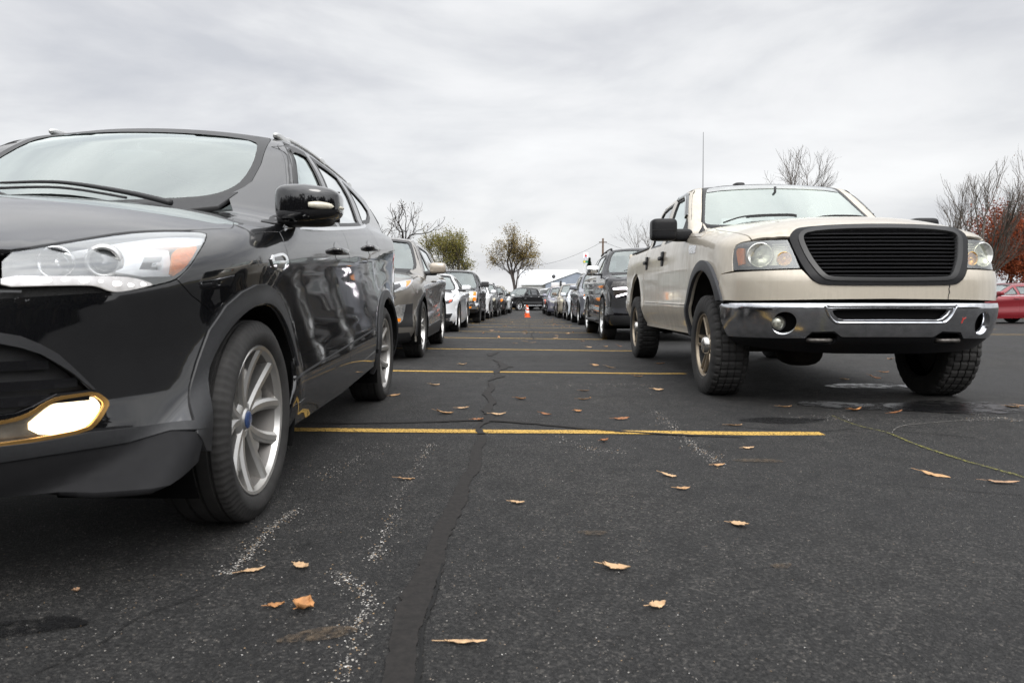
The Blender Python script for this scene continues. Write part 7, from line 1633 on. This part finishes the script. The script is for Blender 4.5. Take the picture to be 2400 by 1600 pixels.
    mb=MB(); mb.box((-3.2*k,-.24,(zz(611)+zz(616))/2),(4.2*k,.03,(zz(611)-zz(616))*.8)); mb.build('price_panel',plain('board yellow',(.70,.50,.05),.4),root)
    # round dish on a mast
    d=90.; root=empty('satellite_dish',(gx(1297.5,d),d,g0)); tag(root,'dark round dish on a thin mast above the shed roof','dish')
    z=top(648,d)-g0; r=4.6*d/1620; mb=MB(); mb.tube([(0,0,0),(0,0,z-r)],.025,6); mb.build('mast',M['dark'],root); mb=MB(); mb.lathe([(-.06,0),(-.05,r*.5),(0,r),(.02,r*.98),(-.02,r*.5),(-.03,0)],28,axis='y',M=Matrix.Translation((0,-.05,z))); mb.build('dish',plain('dish grey',(.055,.055,.06),.6),root,smooth=True)
    # white box trailer behind the row
    d=62.; root=empty('box_trailer',(gx(1309,d),d,-.83)); tag(root,'white box trailer with brown load behind the tan minivan','trailer')
    k=d/1620; z1=top(662,d)+.83;z0=top(673,d)+.83; mb=MB(); mb.box((0,.6,(z0+z1)/2),(33*k,1.2,z1-z0),0,.02); mb.build('box_body',plain('trailer white',(.72,.73,.74),.4),root,angle=40)
    mb=MB(); mb.box((.1,.4,z0-.11),(44*k,1.6,.16)); mb.build('wooden_deck',plain('brown timber',(.20,.10,.045),.8,var=.3,sc=6),root)
    mb=MB(); mb.tube([(5*k,-.1,z0-.02),(5*k,-.1,top(658,d)+.83)],[.10,.08],8); mb.build('black_roll',M['black'],root); mb=MB(); mb.box((0,.4,z0/2-.1),(1.2,1.2,z0-.25)); mb.build('undercarriage',M['shell'],root)
    for s in(1,-1): make_wheel(root,(s*.7,.5,.33),s,.33,.2,.2,'five','x',M,seg=32)
    # cones
    for i,(u,v,lab) in enumerate(((1236.5,743.7,'orange traffic cone with a white collar in the middle of the lane, nearer one'),(1234.6,738.5,'orange traffic cone standing right behind the nearer one'))):
        p=px_ground(u,v); root=empty('traffic_cone',tuple(p)); tag(root,lab,'cone','traffic cones in the lane'); og=plain('cone orange',(.80,.11,.015),.5,var=.1); s=.60/.71
        mb=MB(); mb.box((0,0,.02*s),(.36*s,.36*s,.04*s),0,.01); mb.build('base',og,root,angle=40); mb=MB(); mb.lathe([(.04*s,.135*s),(.25*s,.108*s),(.25*s,.107*s),(.42*s,.083*s),(.50*s,.072*s),(.60*s,.055*s),(.71*s,.032*s),(.71*s,.0)],24,axis='z'); mb.build('cone_body',og,root,smooth=True,angle=40)
        for a,b in ((.27,.41),(.49,.58)):
            ra=lambda z:(.135-(z-.04)*(.103/.67)+.011)*s; mb=MB(); mb.lathe([(a*s,ra(a)),(b*s,ra(b))],24,axis='z'); mb.build('collar',plain('cone white collar',(.75,.76,.78),.4),root,smooth=True)
build_world(); build_camera(); build_ground()
build_escape(); build_truck()
build_rows()
build_crew_cab('pickup_truck','black crew-cab pickup turning across the far end of the lane',Pose(-1.55,56.6,R_(-40),3.57,.86),paint('black crew cab paint',(.005,.005,.006),.0,.3,1.,dirt=.03,spec=.05),plain('clear headlamp',(.62,.62,.58),.10,.5,1.))
build_crew_cab('pickup_truck','white crew-cab pickup half hidden behind the black crew cab',Pose(3.6,64.5,R_(125),3.57,.86),paint('plain white',(.74,.75,.76)),plain('clear headlamp',(.62,.62,.58)))
build_surface(); build_leaves(); build_trees(); build_far(); build_wood()
